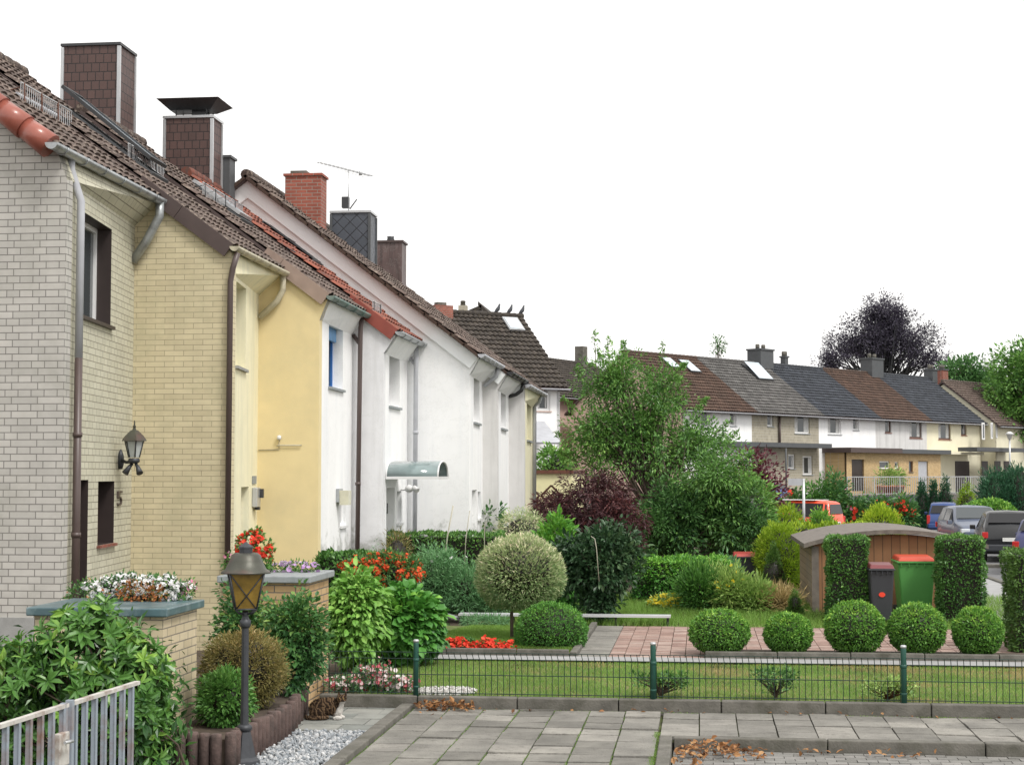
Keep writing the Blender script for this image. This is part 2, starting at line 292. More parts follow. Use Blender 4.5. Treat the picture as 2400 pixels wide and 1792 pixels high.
# ---------------------------------------------------------------- object helpers
ORG = {}
def link(o, parent=None, org=None):
    sc.collection.objects.link(o)
    if parent is not None: o.parent = parent; ORG[o.name] = ORG[parent.name]
    else: ORG[o.name] = np.array(org if org is not None else (0, 0, 0), float)
    return o
def tag(o, label=None, cat=None, group=None, kind=None):
    if label: o['label'] = label
    if cat: o['category'] = cat
    if group: o['group'] = group
    if kind: o['kind'] = kind
    return o
def T(name, label, cat, loc, rz=0, group=None):
    o = bpy.data.objects.new(name, None); o.empty_display_size = .3
    o.location = [float(v) for v in loc]; o.rotation_euler = (0, 0, rz)
    link(o, None, (0, 0, 0) if rz or rz is None else loc)
    return tag(o, label, cat, group)
class MB:
    def __init__(s): s.v = []; s.f = []; s.m = []; s.sm = []; s.mi = 0
    def add(s, vs, fs, smooth=False):
        o = len(s.v); s.v += [tuple(float(c) for c in v) for v in vs]
        for f in fs: s.f.append([i + o for i in f]); s.m.append(s.mi); s.sm.append(smooth)
        return s
    def box(s, x0, x1, y0, y1, z0, z1):
        return s.add([(x0,y0,z0),(x1,y0,z0),(x1,y1,z0),(x0,y1,z0),(x0,y0,z1),(x1,y0,z1),(x1,y1,z1),(x0,y1,z1)],
              [(0,3,2,1),(4,5,6,7),(0,1,5,4),(1,2,6,5),(2,3,7,6),(3,0,4,7)])
    def obox(s, o, a, b, c):
        o, a, b, c = (np.array(q, float) for q in (o, a, b, c))
        v = [o, o+a, o+a+b, o+b, o+c, o+a+c, o+a+b+c, o+b+c]
        fs = [(0,3,2,1),(4,5,6,7),(0,1,5,4),(1,2,6,5),(2,3,7,6),(3,0,4,7)]
        if np.dot(np.cross(a, b), c) < 0: fs = [f[::-1] for f in fs]
        return s.add(v, fs)
    def poly(s, pts): return s.add(pts, [list(range(len(pts)))])
    def prism(s, pts, d):
        n = len(pts); p = [np.array(q, float) for q in pts]; d = np.array(d, float)
        return s.add(p + [q + d for q in p], [list(range(n))[::-1], list(range(n, 2*n))] + [(i, (i+1) % n, n + (i+1) % n, n + i) for i in range(n)])
    def bar(s, a, b, w, h=None, up=(0, 0, 1)):
        a = np.array(a, float); b = np.array(b, float); h = h or w
        d = b - a; u = np.array(up, float); x = np.cross(d, u)
        if np.linalg.norm(x) < 1e-6: x = np.cross(d, (1, 0, 0))
        x /= np.linalg.norm(x); z = np.cross(x, d); z /= np.linalg.norm(z)
        return s.obox(a - x*w/2 - z*h/2, x*w, d, z*h)
    def tube(s, pts, r, n=10, caps=True):
        P = [np.array(p, float) for p in pts]; R = r if hasattr(r, '__len__') else [r]*len(P)
        vs = []; pr = None
        for i, p in enumerate(P):
            d = (P[min(i+1, len(P)-1)] - P[max(i-1, 0)]); d /= (np.linalg.norm(d) + 1e-9)
            if pr is None:
                x = np.cross(d, (0, 0, 1))
                if np.linalg.norm(x) < .1: x = np.cross(d, (1, 0, 0))
            else: x = pr - d*np.dot(pr, d)
            x /= (np.linalg.norm(x) + 1e-9); pr = x; y = np.cross(d, x)
            for k in range(n):
                a = 2*PI*k/n; vs.append(p + (x*math.cos(a) + y*math.sin(a))*R[i])
        fs = [(i*n+k, i*n+(k+1) % n, (i+1)*n+(k+1) % n, (i+1)*n+k) for i in range(len(P)-1) for k in range(n)]
        o = len(s.v); s.add(vs, fs, True)
        if caps:
            s.add([], []); s.f.append([o+k for k in range(n)][::-1]); s.f.append([o+(len(P)-1)*n+k for k in range(n)])
            s.m += [s.mi]*2; s.sm += [False]*2
        return s
    def lathe(s, c, prof, n=20, smooth=True, rot=0):
        vs = []; L = len(prof)
        for r, z in prof:
            for k in range(n):
                a = 2*PI*k/n + rot; vs.append((c[0]+r*math.cos(a), c[1]+r*math.sin(a), c[2]+z))
        fs = [(i*n+k, i*n+(k+1) % n, (i+1)*n+(k+1) % n, (i+1)*n+k) for i in range(L-1) for k in range(n)]
        o = len(s.v); s.add(vs, fs, smooth)
        s.f.append([o+k for k in range(n)][::-1]); s.f.append([o+(L-1)*n+k for k in range(n)]); s.m += [s.mi]*2; s.sm += [False]*2
        return s
    def build(s, name, mats, parent=None, org=None, bevel=0, label=None):
        if not isinstance(mats, (list, tuple)): mats = [mats]
        o3 = ORG[parent.name] if parent is not None else np.array(org if org is not None else (0, 0, 0), float)
        me = bpy.data.meshes.new(name)
        me.from_pydata([tuple(np.array(v) - o3) for v in s.v], [], s.f); me.update()
        me.polygons.foreach_set('material_index', s.m); me.polygons.foreach_set('use_smooth', s.sm)
        for m in mats: me.materials.append(m)
        o = bpy.data.objects.new(name, me)
        if parent is None: o.location = [float(q) for q in o3]
        link(o, parent, o3)
        if bevel:
            b = o.modifiers.new('Bevel', 'BEVEL'); b.width = bevel; b.segments = 2; b.limit_method = 'ANGLE'
        if label: o['label'] = label
        return o
def npmesh(name, V, Fc, mats, parent=None, org=None, rnd=None, midx=None, smooth=False):
    """V (n,3), Fc (m,k) with k=3 or 4"""
    o3 = ORG[parent.name] if parent is not None else np.array(org if org is not None else (0, 0, 0), float)
    V = (np.asarray(V, float) - o3).astype(np.float32); Fc = np.asarray(Fc, np.int32)
    me = bpy.data.meshes.new(name); k = Fc.shape[1]
    me.vertices.add(len(V)); me.vertices.foreach_set('co', V.ravel())
    me.loops.add(Fc.size); me.loops.foreach_set('vertex_index', Fc.ravel())
    me.polygons.add(len(Fc)); me.polygons.foreach_set('loop_start', np.arange(0, Fc.size, k, dtype=np.int32))
    me.polygons.foreach_set('loop_total', np.full(len(Fc), k, np.int32))
    if midx is not None: me.polygons.foreach_set('material_index', midx.astype(np.int32))
    me.polygons.foreach_set('use_smooth', np.full(len(Fc), smooth))
    me.update(calc_edges=True)
    if rnd is not None:
        a = me.attributes.new('rnd', 'FLOAT', 'POINT'); a.data.foreach_set('value', rnd.astype(np.float32))
    for m in (mats if isinstance(mats, (list, tuple)) else [mats]): me.materials.append(m)
    o = bpy.data.objects.new(name, me)
    if parent is None: o.location = [float(q) for q in o3]
    return link(o, parent, o3)
def norm(a): return a / (np.linalg.norm(a, axis=-1, keepdims=True) + 1e-9)
QUAD = (np.array([(0,0,0),(.5,.42,.10),(0,1,-.06),(-.5,.42,.10)]), np.array([(0,1,2,3)]))
OVAL = (np.array([(0,0,0),(-.4,.28,.08),(0,.3,0),(.4,.28,.08),(-.42,.66,.06),(0,.68,-.02),(.42,.66,.06),(0,1,-.12)]),
        np.array([(0,2,1,1),(0,3,2,2),(1,2,5,4),(2,3,6,5),(4,5,7,7),(5,6,7,7)]))
OVALQ = (np.array([(0,0,0),(-.5,.38,.10),(0,.5,-.02),(.5,.38,.10),(-.3,.78,.05),(.3,.78,.05),(0,1,-.12)]), np.array([(0,2,4,1),(0,3,5,2),(2,5,6,4)]))
_a = np.arange(5)*2*PI/5
FLOW = (np.array([(0,0,-.08)] + [(.5*math.cos(a), .5*math.sin(a), .04) for a in np.arange(8)*PI/4]), np.array([(0,1,2,3),(0,3,4,5),(0,5,6,7),(0,7,8,1)]))
BOXT = (np.array([(x, y, z) for z in (-.5, .5) for y in (-.5, .5) for x in (-.5, .5)]), np.array([(0,2,3,1),(4,5,7,6),(0,1,5,4),(1,3,7,5),(3,2,6,7),(2,0,4,6)]))
_p = (1+5**.5)/2
def _ico():
    v = norm(np.array([(-1,_p,0),(1,_p,0),(-1,-_p,0),(1,-_p,0),(0,-1,_p),(0,1,_p),(0,-1,-_p),(0,1,-_p),(_p,0,-1),(_p,0,1),(-_p,0,-1),(-_p,0,1)], float))
    f = np.array([(0,11,5),(0,5,1),(0,1,7),(0,7,10),(0,10,11),(1,5,9),(5,11,4),(11,10,2),(10,7,6),(7,1,8),(3,9,4),(3,4,2),(3,2,6),(3,6,8),(3,8,9),(4,9,5),(2,4,11),(6,2,10),(8,6,7),(9,8,1)])
    return v*.5, f
ICO = _ico()
def inst(tmpl, P, X, Y, Z, S, rnd):
    """bake N copies of a template; X,Y,Z axes (N,3), S (N,3)"""
    tv, tf = tmpl; n = len(P); m = len(tv)
    V = (tv[None, :, 0, None]*(X*S[:, :1])[:, None, :] + tv[None, :, 1, None]*(Y*S[:, 1:2])[:, None, :] + tv[None, :, 2, None]*(Z*S[:, 2:3])[:, None, :]) + P[:, None, :]
    Fc = (tf[None] + (np.arange(n)*m)[:, None, None]).reshape(-1, tf.shape[1])
    return V.reshape(-1, 3), Fc, np.repeat(rnd, m)
def frames(D, Nn):
    D = norm(D); X = norm(np.cross(D, Nn)); Z = np.cross(X, D); return X, D, Z
def rv(n): return norm(rng.normal(size=(n, 3)))
def leafset(P, D, L, asp=.45, tmpl=QUAD, up=None, rnd=None, lvar=.3):
    n = len(P); D = norm(D)
    Nn = norm((np.array([0, 0, 1.]) if up is None else up) + rng.normal(size=(n, 3))*.45)
    X, Y, Z = frames(D, Nn)
    l = L*(1 + lvar*rng.normal(size=n).clip(-2, 2)); S = np.stack([l*asp, l, l], 1)
    if rnd is None: rnd = rng.random(n)
    return inst(tmpl, P, X, Y, Z, S, rnd.clip(.055, 1))
def cat(*sets):
    V = []; Fc = []; R = []; o = 0
    for v, f, r in sets:
        if f.shape[1] == 3: f = np.concatenate([f, f[:, 2:]], 1)
        V.append(v); Fc.append(f+o); R.append(r); o += len(v)
    return np.concatenate(V), np.concatenate(Fc), np.concatenate(R)
def emit(name, sets, mat, parent=None, org=None):
    V, Fc, R = cat(*sets) if isinstance(sets, list) else sets
    # degenerate quads -> keep triangles valid by splitting
    if Fc.shape[1] == 4:
        bad = Fc[:, 2] == Fc[:, 3]
        if bad.any():
            g = Fc[~bad]; tri = np.concatenate([Fc[bad][:, :3], g[:, [0, 1, 2]], g[:, [0, 2, 3]]]); Fc = tri
    return npmesh(name, V, Fc, mat, parent, org, R)
def lump(P, k=1.0, seed=0):
    q = P*k + seed
    return (np.sin(q[:, 0]*2.1+q[:, 2]*1.3)+np.sin(q[:, 1]*2.7+q[:, 0]*1.1+1)+np.sin(q[:, 2]*3.1+q[:, 1]*.7+2)+.6*np.sin(q[:, 0]*5.3+q[:, 2]*4.1)+.6*np.sin(q[:, 1]*6.1-q[:, 2]*4.7))/4.2
def sh_ell(n, c, r, thick=.15, amp=.1, k=3, zmin=None, power=1):
    d = rv(n); c = np.array(c, float); r = np.array(r, float)
    s = 1 - thick*rng.random(n)**1.0*1.0
    s = s*(1 + amp*lump(d, k, c[0]))
    P = c + d*r*s[:, None]
    Nn = norm(d / r)
    if zmin is not None: ok = P[:, 2] > zmin; P = P[ok]; Nn = Nn[ok]
    return P, Nn
def sh_box(n, lo, hi, thick=.04, amp=.02):
    lo = np.array(lo, float); hi = np.array(hi, float); s = hi - lo
    A = np.array([s[1]*s[2], s[1]*s[2], s[0]*s[2], s[0]*s[2], s[0]*s[1]]); f = rng.choice(5, n, p=A/A.sum())
    u = rng.random((n, 3)); Nn = np.zeros((n, 3))
    for i, (ax, sd) in enumerate([(0, 0), (0, 1), (1, 0), (1, 1), (2, 1)]):
        q = f == i; u[q, ax] = sd; Nn[q, ax] = 1 if sd else -1
    P = lo + u*s
    e = np.minimum(u, 1-u)*s; 
    c = (lo+hi)/2
    edge = (np.sort(e, 1)[:, 1] < .07)
    P = P + (c-P)*edge[:, None]*.03
    P = P - Nn*thick*rng.random((n, 1)) + Nn*amp*lump(P, 4)[:, None]*1.5
    return P, Nn
def sh_cone(n, c, r, h, thick=.2, amp=.12, sharp=1.0):
    t = 1-np.sqrt(rng.random(n)); a = rng.random(n)*2*PI
    rad = r*(1-t**sharp)*(1-thick*rng.random(n)); d = np.stack([np.cos(a), np.sin(a), np.zeros(n)], 1)
    P = np.array(c, float) + d*rad[:, None]; P[:, 2] += t*h
    P += d*(amp*r*lump(P, 5))[:, None]
    return P, norm(d + [0, 0, r/h])
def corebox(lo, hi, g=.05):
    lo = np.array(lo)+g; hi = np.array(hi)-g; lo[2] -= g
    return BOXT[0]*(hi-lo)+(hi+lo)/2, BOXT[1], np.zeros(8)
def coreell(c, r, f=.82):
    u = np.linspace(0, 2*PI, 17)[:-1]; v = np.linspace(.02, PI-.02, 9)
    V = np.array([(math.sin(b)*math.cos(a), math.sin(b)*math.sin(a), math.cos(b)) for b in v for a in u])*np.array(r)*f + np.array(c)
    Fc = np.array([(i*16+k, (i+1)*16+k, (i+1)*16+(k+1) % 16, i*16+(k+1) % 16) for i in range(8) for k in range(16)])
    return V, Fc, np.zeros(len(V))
def clusters(P, Nn, per, spread, out=.5):
    n = len(P); Q = np.repeat(P, per, 0); m = np.repeat(Nn, per, 0)
    d = rv(len(Q)); return Q + d*spread*rng.random((len(Q), 1))**.6, norm(d + m*out)
def stems(mb, base, tips, r0=.02, r1=.004, n=5, sag=.15, join=.35):
    base = np.array(base, float)
    for t in tips:
        t = np.array(t, float); j = base + (t-base)*np.array([join*.3, join*.3, join])
        mid = j + (t-j)*.5 + rng.normal(size=3)*np.linalg.norm(t-j)*sag*.4
        mb.tube([base, j, mid, t], [r0, r0*.7, (r0+r1)/2*.7, r1], n, False)
def pbox(pxl, pxr, pyt, pyb, Y, zb=None):
    a = onY(pxl, pyb, Y); b = onY(pxr, pyt, Y)
    z0 = a[2] if zb is None else zb
    return a[0], b[0], z0, b[2]
def bush(name, label, cat_, box, Y, dep, mat, n, L, asp=.5, shape='ell', tmpl=QUAD, amp=.12, thick=.2, zb=None, group=None, spread=0, per=1,
         droop=0, out=1.0, core=True, lum=3, coref=.8, upb=0, light=.0, ground=.05, flowers=None, twigs=0, tgt=None):
    """a shrub filling a picture box at distance Y, with real depth dep"""
    x0, x1, z0, z1 = pbox(*box, Y, zb)
    c = np.array([(x0+x1)/2, Y, (z0+z1)/2]); r = np.array([(x1-x0)/2, dep/2, (z1-z0)/2])
    base = (c[0], Y, max(ground, min(z0, 10)))
    if shape == 'box': P, Nn = sh_box(n, (x0, Y-dep/2, z0), (x1, Y+dep/2, z1), thick*.2, amp*.15)
    elif shape == 'cone': P, Nn = sh_cone(n, (c[0], Y, z0), r[0], z1-z0, thick, amp)
    else: P, Nn = sh_ell(n, c, r, thick, amp, lum, z0 if zb is None else zb)
    S = []
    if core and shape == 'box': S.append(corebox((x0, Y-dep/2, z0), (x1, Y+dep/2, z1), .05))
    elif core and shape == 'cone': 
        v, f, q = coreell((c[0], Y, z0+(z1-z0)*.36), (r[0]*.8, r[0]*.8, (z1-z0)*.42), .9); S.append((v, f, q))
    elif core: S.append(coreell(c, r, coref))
    nc = len(P)
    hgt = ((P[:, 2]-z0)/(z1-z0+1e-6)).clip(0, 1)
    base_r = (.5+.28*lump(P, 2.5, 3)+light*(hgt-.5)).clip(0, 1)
    if per > 1: P2, D = clusters(P, Nn, per, spread, out); rr = np.repeat(base_r, per)
    else: P2, D = P, norm(Nn*out + rv(nc)*.8); rr = base_r
    D = norm(D + np.array([0, 0, upb-droop])); rr = (rr + rng.normal(size=len(rr))*.2).clip(0, 1)
    Nup = norm(np.repeat(Nn, per, 0)*.6 + [0, 0, .7])
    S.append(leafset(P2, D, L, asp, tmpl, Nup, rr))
    multi = flowers or twigs
    if multi:
        t = T(name, label, cat_, base, group=group)
        emit('foliage', S, mat, t)
        if twigs:
            mb = MB(); idx = rng.choice(nc, min(twigs, nc), replace=False); stems(mb, base, P[idx]-Nn[idx]*.03, .025*max(1, (z1-z0)/2), .004); mb.build('branches', M_twig, t)
        if flowers:
            fm, fn, fs, zmin, zmax = flowers[:5]; blob = flowers[5] if len(flowers) > 5 else 1
            ok = np.where((hgt > zmin) & (hgt <= zmax) & (Nn[:, 1] < .6))[0]; idx = rng.choice(ok, min(fn, len(ok)), replace=False)
            Q = P[idx] + Nn[idx]*fs*.6; m = Nn[idx]
            if blob > 1: Q = np.repeat(Q, blob, 0)+rv(len(Q)*blob)*fs*.8; m = np.repeat(m, blob, 0)
            emit('blossoms', [flowset(Q, m, fs)], fm, t)
        return t
    o = emit(name, S, mat, None, base); return tag(o, label, cat_, group)
def flowset(Q, m, fs):
    n = len(Q); Nn = norm(m + rng.normal(size=(n, 3))*.5 + [0, -.3, .3]); X = norm(np.cross(Nn, rv(n))); Y = np.cross(Nn, X)
    s = fs*(1+.25*rng.normal(size=n)).clip(.5, 1.6); return inst(FLOW, Q, X, Y, Nn, np.stack([s, s, s], 1), rng.random(n))
def tree(name, label, cat_, base, H, cc, cr, ncl, per, spread, L, asp, mat, r0=.15, nb=40, thick=.75, amp=.2, group=None, tmpl=QUAD, droop=.1, zmin=None, lum=3, shoots=None, cdark=None, bark=None):
    t = T(name, label, cat_, base, group=group)
    S = []; C = []
    for c, r in zip(cc, cr):
        k = max(4, int(ncl*(r[0]*r[2])/sum(q[0]*q[2] for q in cr)))
        P, Nn = sh_ell(k, c, r, thick, amp, lum); 
        if zmin is not None: ok = P[:, 2] > zmin; P = P[ok]; Nn = Nn[ok]
        C.append(np.concatenate([P, Nn], 1))
    C = np.concatenate(C); P, Nn = C[:, :3], C[:, 3:]
    Q, D = clusters(P, Nn, per, spread, .6)
    rr = np.repeat((.45+.3*lump(P, 1.7, 1)+rng.normal(size=len(P))*.15), per)+rng.normal(size=len(P)*per)*.18
    S.append(leafset(Q, norm(D+[0, 0, -droop]), L, asp, tmpl, None, rr))
    mb = MB(); bs = np.array(base, float)
    top = np.array([cc[0][0], cc[0][1], cc[0][2]+cr[0][2]*.5])
    mb.tube([bs-[0, 0, .1], bs+(top-bs)*.3+rng.normal(size=3)*.04*H*.3, bs+(top-bs)*.65, top], [r0, r0*.8, r0*.45, r0*.15], 8, False)
    for i in rng.choice(len(P), min(nb, len(P)), replace=False):
        q = P[i]; s = (.25+.55*rng.random()); j = bs+(top-bs)*s
        if j[2] > q[2]: j = bs+(top-bs)*max(.15, s*.5)
        mid = (j+q)/2 + np.array([0, 0, .12*np.linalg.norm(q-j)])*(.5-rng.random())*2
        mb.tube([j, mid, q], [r0*.35*(1-s*.5), r0*.18, r0*.05], 5, False)
    if shoots:
        for a, b, nl in shoots:
            a = np.array(a, float); b = np.array(b, float); m = (a+b)/2+rng.normal(size=3)*.05*np.linalg.norm(b-a)
            mb.tube([a, m, b], [.018, .012, .004], 4, False)
            u = rng.random(nl)**.6; Pp = (a*(1-u)[:, None]+b*u[:, None]) + rv(nl)*np.linalg.norm(b-a)*.20*((1.05-u)[:, None])
            S.append(leafset(Pp, norm(rv(nl)+[0, 0, .4]), L*.95, asp, tmpl, None, rng.random(nl)*.5+.4))
    mb.build('trunk', bark or M_bark, t); emit('crown', S, mat, t); return t
def tilegrid(name, x0, x1, y0, y1, z, w_, l_, gap, mat, off=0, hj=.003, tilt=.004, thick=.05, kind='structure', cond=None):
    P = []; j = 0; y = y0
    while y < y1-1e-6:
        x = x0 - (off*w_ if j % 2 else 0)
        while x < x1-1e-6:
            a, b = max(x, x0), min(x+w_, x1); c, d = y, min(y+l_, y1)
            if b-a > .03 and d-c > .03 and (cond is None or cond((a+b)/2, (c+d)/2)): P.append(((a+b)/2, (c+d)/2, b-a-gap, d-c-gap))
            x += w_
        y += l_; j += 1
    P = np.array(P); n = len(P)
    Z = norm(np.stack([rng.normal(size=n)*tilt, rng.normal(size=n)*tilt, np.ones(n)], 1)); X = norm(np.cross(np.tile([0., 1, 0], (n, 1)), Z)); Y = np.cross(Z, X)
    C = np.stack([P[:, 0], P[:, 1], z-thick/2+rng.normal(size=n)*hj], 1)
    V, Fc, R = inst(BOXT, C, X, Y, Z, np.stack([P[:, 2], P[:, 3], np.full(n, thick)], 1), rng.random(n))
    o = npmesh(name, V, Fc, mat, None, (0, 0, 0), R); return tag(o, kind=kind)
def sheet(name, x0, x1, y0, y1, z, mat, kind='structure'):
    o = MB().add([(x0,y0,z),(x1,y0,z),(x1,y1,z),(x0,y1,z)], [(0,1,2,3)]).build(name, mat); return tag(o, kind=kind)
#=BODY=
# ================================================================ ground, roads, paving
def gz(y): 
    t = min(1, max(0, (y-55)/30)); return .04 - .54*t*t*(3-2*t)
def gsheet(name, x0, x1, ys, dz, mat, xs=None):
    vs = []; fs = []
    for y in ys: vs += [(x0, y, gz(y)+dz), (x1, y, gz(y)+dz)]
    for i in range(len(ys)-1): fs.append((2*i, 2*i+1, 2*i+3, 2*i+2))
    return tag(MB().add(vs, fs).build(name, mat), kind='structure')
ys = [18.8, 30, 44, 50]+[50+4*i for i in range(1, 11)]+[120, 200, 420]
vs = [(-250, -60, -.2), (250, -60, -.2), (-250, 18.79, -.2), (250, 18.79, -.2)]; fs = [(0, 1, 3, 2)]
for y in ys: vs += [(-250, y, gz(y)), (250, y, gz(y))]
for i in range(1, len(ys)+1): fs.append((2*i, 2*i+1, 2*i+3, 2*i+2))
tag(MB().add(vs, fs).build('ground', M_soil), kind='structure')
gsheet('road_far', 7.0, 60, [47.2, 50]+[50+4*i for i in range(1, 11)]+[110], .03, M_asph)
sheet('pavement_far', 5.2, 7.0, 25, 47, .12, M_pathw)
tag(MB().box(7.0, 40, 46.9, 47.15, 0, .16).box(7.0, 7.15, 25, 46.9, 0, .16).build('kerb_far', M_concrete, bevel=.02), kind='structure')
sheet('parking_bay', 7.15, 40, 20, 46.9, .06, M_asph)
# front: driveway slabs, pavement, road blocks
KX = -.43
sheet('paving_bed', -3.45, KX+.05, 6, 18.62, -.045, M_moss); sheet('pavement_bed', KX+.05, 9, 16.8, 18.62, -.045, M_moss)
tilegrid('paving', -3.28, KX-.02, 6, 18.6, 0, .405, .405, .016, M_slab, 0, .007, .012)
tilegrid('pavement', KX, 9, 16.92, 18.6, 0, .405, .42, .014, M_slab, 0, .006, .012)
def kerb(name, x0, x1, y0, y1, z0, z1, seg=1.0, axis=0):
    mb = MB(); a, b = (x0, x1) if axis == 0 else (y0, y1); p = a
    while p < b:
        q = min(p+seg, b); dz = rng.normal()*.003; g = .006
        mb.box(p+g, q-g, y0, y1, z0, z1+dz) if axis == 0 else mb.box(x0, x1, p+g, q-g, z0, z1+dz)
        p = q
    return tag(mb.build(name, M_concrete, bevel=.012), kind='structure')
kerb('garden_kerb', -4.42, 9, 18.63, 18.77, -.05, .13, 1.16)
kerb('side_kerb', -3.44, -3.30, 6, 18.62, -.05, .05, 1.0, 1)
kerb('road_kerb', KX+.14, 9, 16.77, 16.91, -.25, .012, 1.55)
kerb('driveway_kerb', KX, KX+.13, 6, 16.91, -.25, .012, 1.55, 1)
sheet('road_bed', KX, 9, 6, 16.8, -.16, M_moss)
tilegrid('road', KX+.14, 9, 6, 16.76, -.115, .20, .135, .009, M_cobble, .5, .003, .006)
sheet('entrance_bed', -4.75, -3.44, 6, 18.63, -.05, M_moss)
tilegrid('entrance_path', -4.72, -3.45, 16.95, 18.62, -.005, .44, .40, .010, M_slab2, .5, .002, .003)
# moss and weeds in the joints
# grey gravel bed
n = 5200; P = np.stack([-4.72+rng.random(n)*1.26, 13.2+rng.random(n)*3.72, -.03+rng.random(n)*.03], 1)
V, Fc, R = inst(ICO, P, *frames(rv(n), rv(n)), (.028+.03*rng.random((n, 3)))*[1, 1.3, .7], rng.random(n))
tag(npmesh('gravel', V, Fc, M_peb, None, (0, 0, 0), R), 'grey crushed slate gravel between the brown palisades and the sloping kerb', 'gravel', kind='stuff')
# pale pebbles round the first fence post
n = 900; a = rng.random(n)*2*PI; rr = np.sqrt(rng.random(n)); P = np.stack([-3.02+.38*rr*np.cos(a), 19.15+.34*rr*np.sin(a), .12+rng.random(n)*.02], 1)
V, Fc, R = inst(ICO, P, *frames(rv(n), rv(n)), (.018+.02*rng.random((n, 3))), rng.random(n))
tag(npmesh('pebbles', V, Fc, M_pebw, None, (0, 0, 0), R), 'patch of pale pebbles behind the first green fence post', 'pebbles', kind='stuff')
# lawn
LX0, LX1, LY0, LY1 = -3.9, 9, 18.78, 22.42
sheet('lawn_soil', -4.2, LX1, LY0, 22.4, .105, M_grassb)
def grass(name, label, x0, x1, y0, y1, z, n, h, mat, cond=None, wd=.006, rb=None):
    P = np.stack([x0+rng.random(n)*(x1-x0), y0+rng.random(n)*(y1-y0), np.full(n, z)], 1)
    if cond is not None: P = P[cond(P)]
    n = len(P); D = norm(rv(n)*.55+[0, 0, 1]); X, Y, Z = frames(D, rv(n))
    l = h*(.6+.6*rng.random(n)); pat = .5+.45*lump(P*np.array([1, 1, 0]), 1.3, 5)+rng.normal(size=n)*.2
    tm = (np.array([(-.5,0,0),(.5,0,0),(.05,1,.2)]), np.array([(0,1,2)]))
    V, Fc, R = inst(tm, P, X, Y, Z, np.stack([np.full(n, wd), l, l], 1), pat.clip(0, 1) if rb is None else rb(P))
    o = npmesh(name, V, Fc, mat, None, (0, 0, 0), R); return tag(o, label, 'grass', kind='stuff')
grass('lawn', 'short green lawn behind the wire mesh fence', -4.0, LX1, LY0+.02, LY1, .1, 130000, .045, L_grass, lambda P: (rng.random(len(P)) > (lump(P*np.array([1,1,0]), 1.5, 2)*1.1-.05+ .09*P[:,0]).clip(0,.92)))
grass('dry_grass', 'straw-coloured dry patches in the lawn behind the fence', -3, LX1, LY0+.02, LY1, .1, 90000, .05, L_dryg, lambda P: (rng.random(len(P)) < (lump(P*np.array([1,1,0]), 1.5, 2)*1.1-.05+.09*P[:,0]).clip(0.05,.95)))
def jointmoss(n):
    P = []
    for _ in range(n):
        if rng.random() < .55: i = rng.integers(0, 7); x = -3.28+.405*i; P.append((x+rng.normal()*.006, rng.uniform(14, 18.6), 0))
        elif rng.random() < .5: P.append((KX-.03+rng.normal()*.02, rng.uniform(14, 17.2), 0))
        else: P.append((rng.uniform(-3.2, 6), 18.6-abs(rng.normal()*.02), 0))
    P = np.array(P); k = lump(P*[3, 2, 0], 1, 1)+rng.normal(size=n)*.3 > -.1; P = P[k]; P[:, 2] = -.006; D = norm(rv(len(P))*.8+[0, 0, 1]); X, Y, Z = frames(D, rv(len(P)))
    tm = (np.array([(-.5,0,0),(.5,0,0),(.05,1,.2)]), np.array([(0,1,2)])); V, Fc, R = inst(tm, P, X, Y, Z, np.tile([.005, .016, .016], (len(P), 1)), rng.random(len(P)))
    tag(npmesh('joint_moss', V, Fc, L_grass, None, (0, 0, 0), R), 'moss and small weeds in the joints of the paving slabs', 'moss', kind='stuff')
jointmoss(9000)
# pale path, second kerb, brick driveway, rear lawn
sheet('garden_path', -4.6, 9, 22.40, 22.95, .13, M_pathw)
kerb('bed_kerb', -4.6, -1.85, 22.95, 23.05, 0, .22, 1.0)
kerb('bed_kerb', .05, 5.3, 22.95, 23.05, 0, .22, 1.0)
sheet('drive_bed', -1.85, 7.2, 22.95, 27.75, .075, M_moss)
tilegrid('brick_driveway', -1.3, .45, 23.0, 27.7, .12, .215, .115, .010, M_drive, 0, .002, .003)
tilegrid('brick_driveway', .45, 7.2, 23.75, 27.7, .12, .215, .115, .010, M_drive, 0, .002, .003)
tilegrid('drive_edging', -1.75, -1.3, 23.0, 27.7, .12, .45, .42, .012, M_slab, 0, .002, .003)
sheet('flower_bed_soil', .05, 7.2, 23.05, 23.75, .17, M_soil)
kerb('driveway_kerb_rear', -1.85, -1.75, 23.05, 27.7, 0, .18, 1.0, 1)
sheet('rear_lawn_soil', -4.4, -1.85, 23.05, 27.2, .14, M_grassb)
grass('rear_lawn', 'bright green lawn around the clipped boxwood dome', -4.4, -1.87, 23.3, 27.2, .135, 60000, .05, L_grass, lambda P: (P[:, 0] > -4.25 + (P[:,1]-23)*.22 - .5))
sheet('garden_lawn_soil', -4, 9, 27.7, 36, .09, M_grassb)
grass('rough_grass', 'longer rough grass beyond the brick driveway', -3.6, 7.2, 27.75, 35, .09, 60000, .14, L_grass, None, .010)
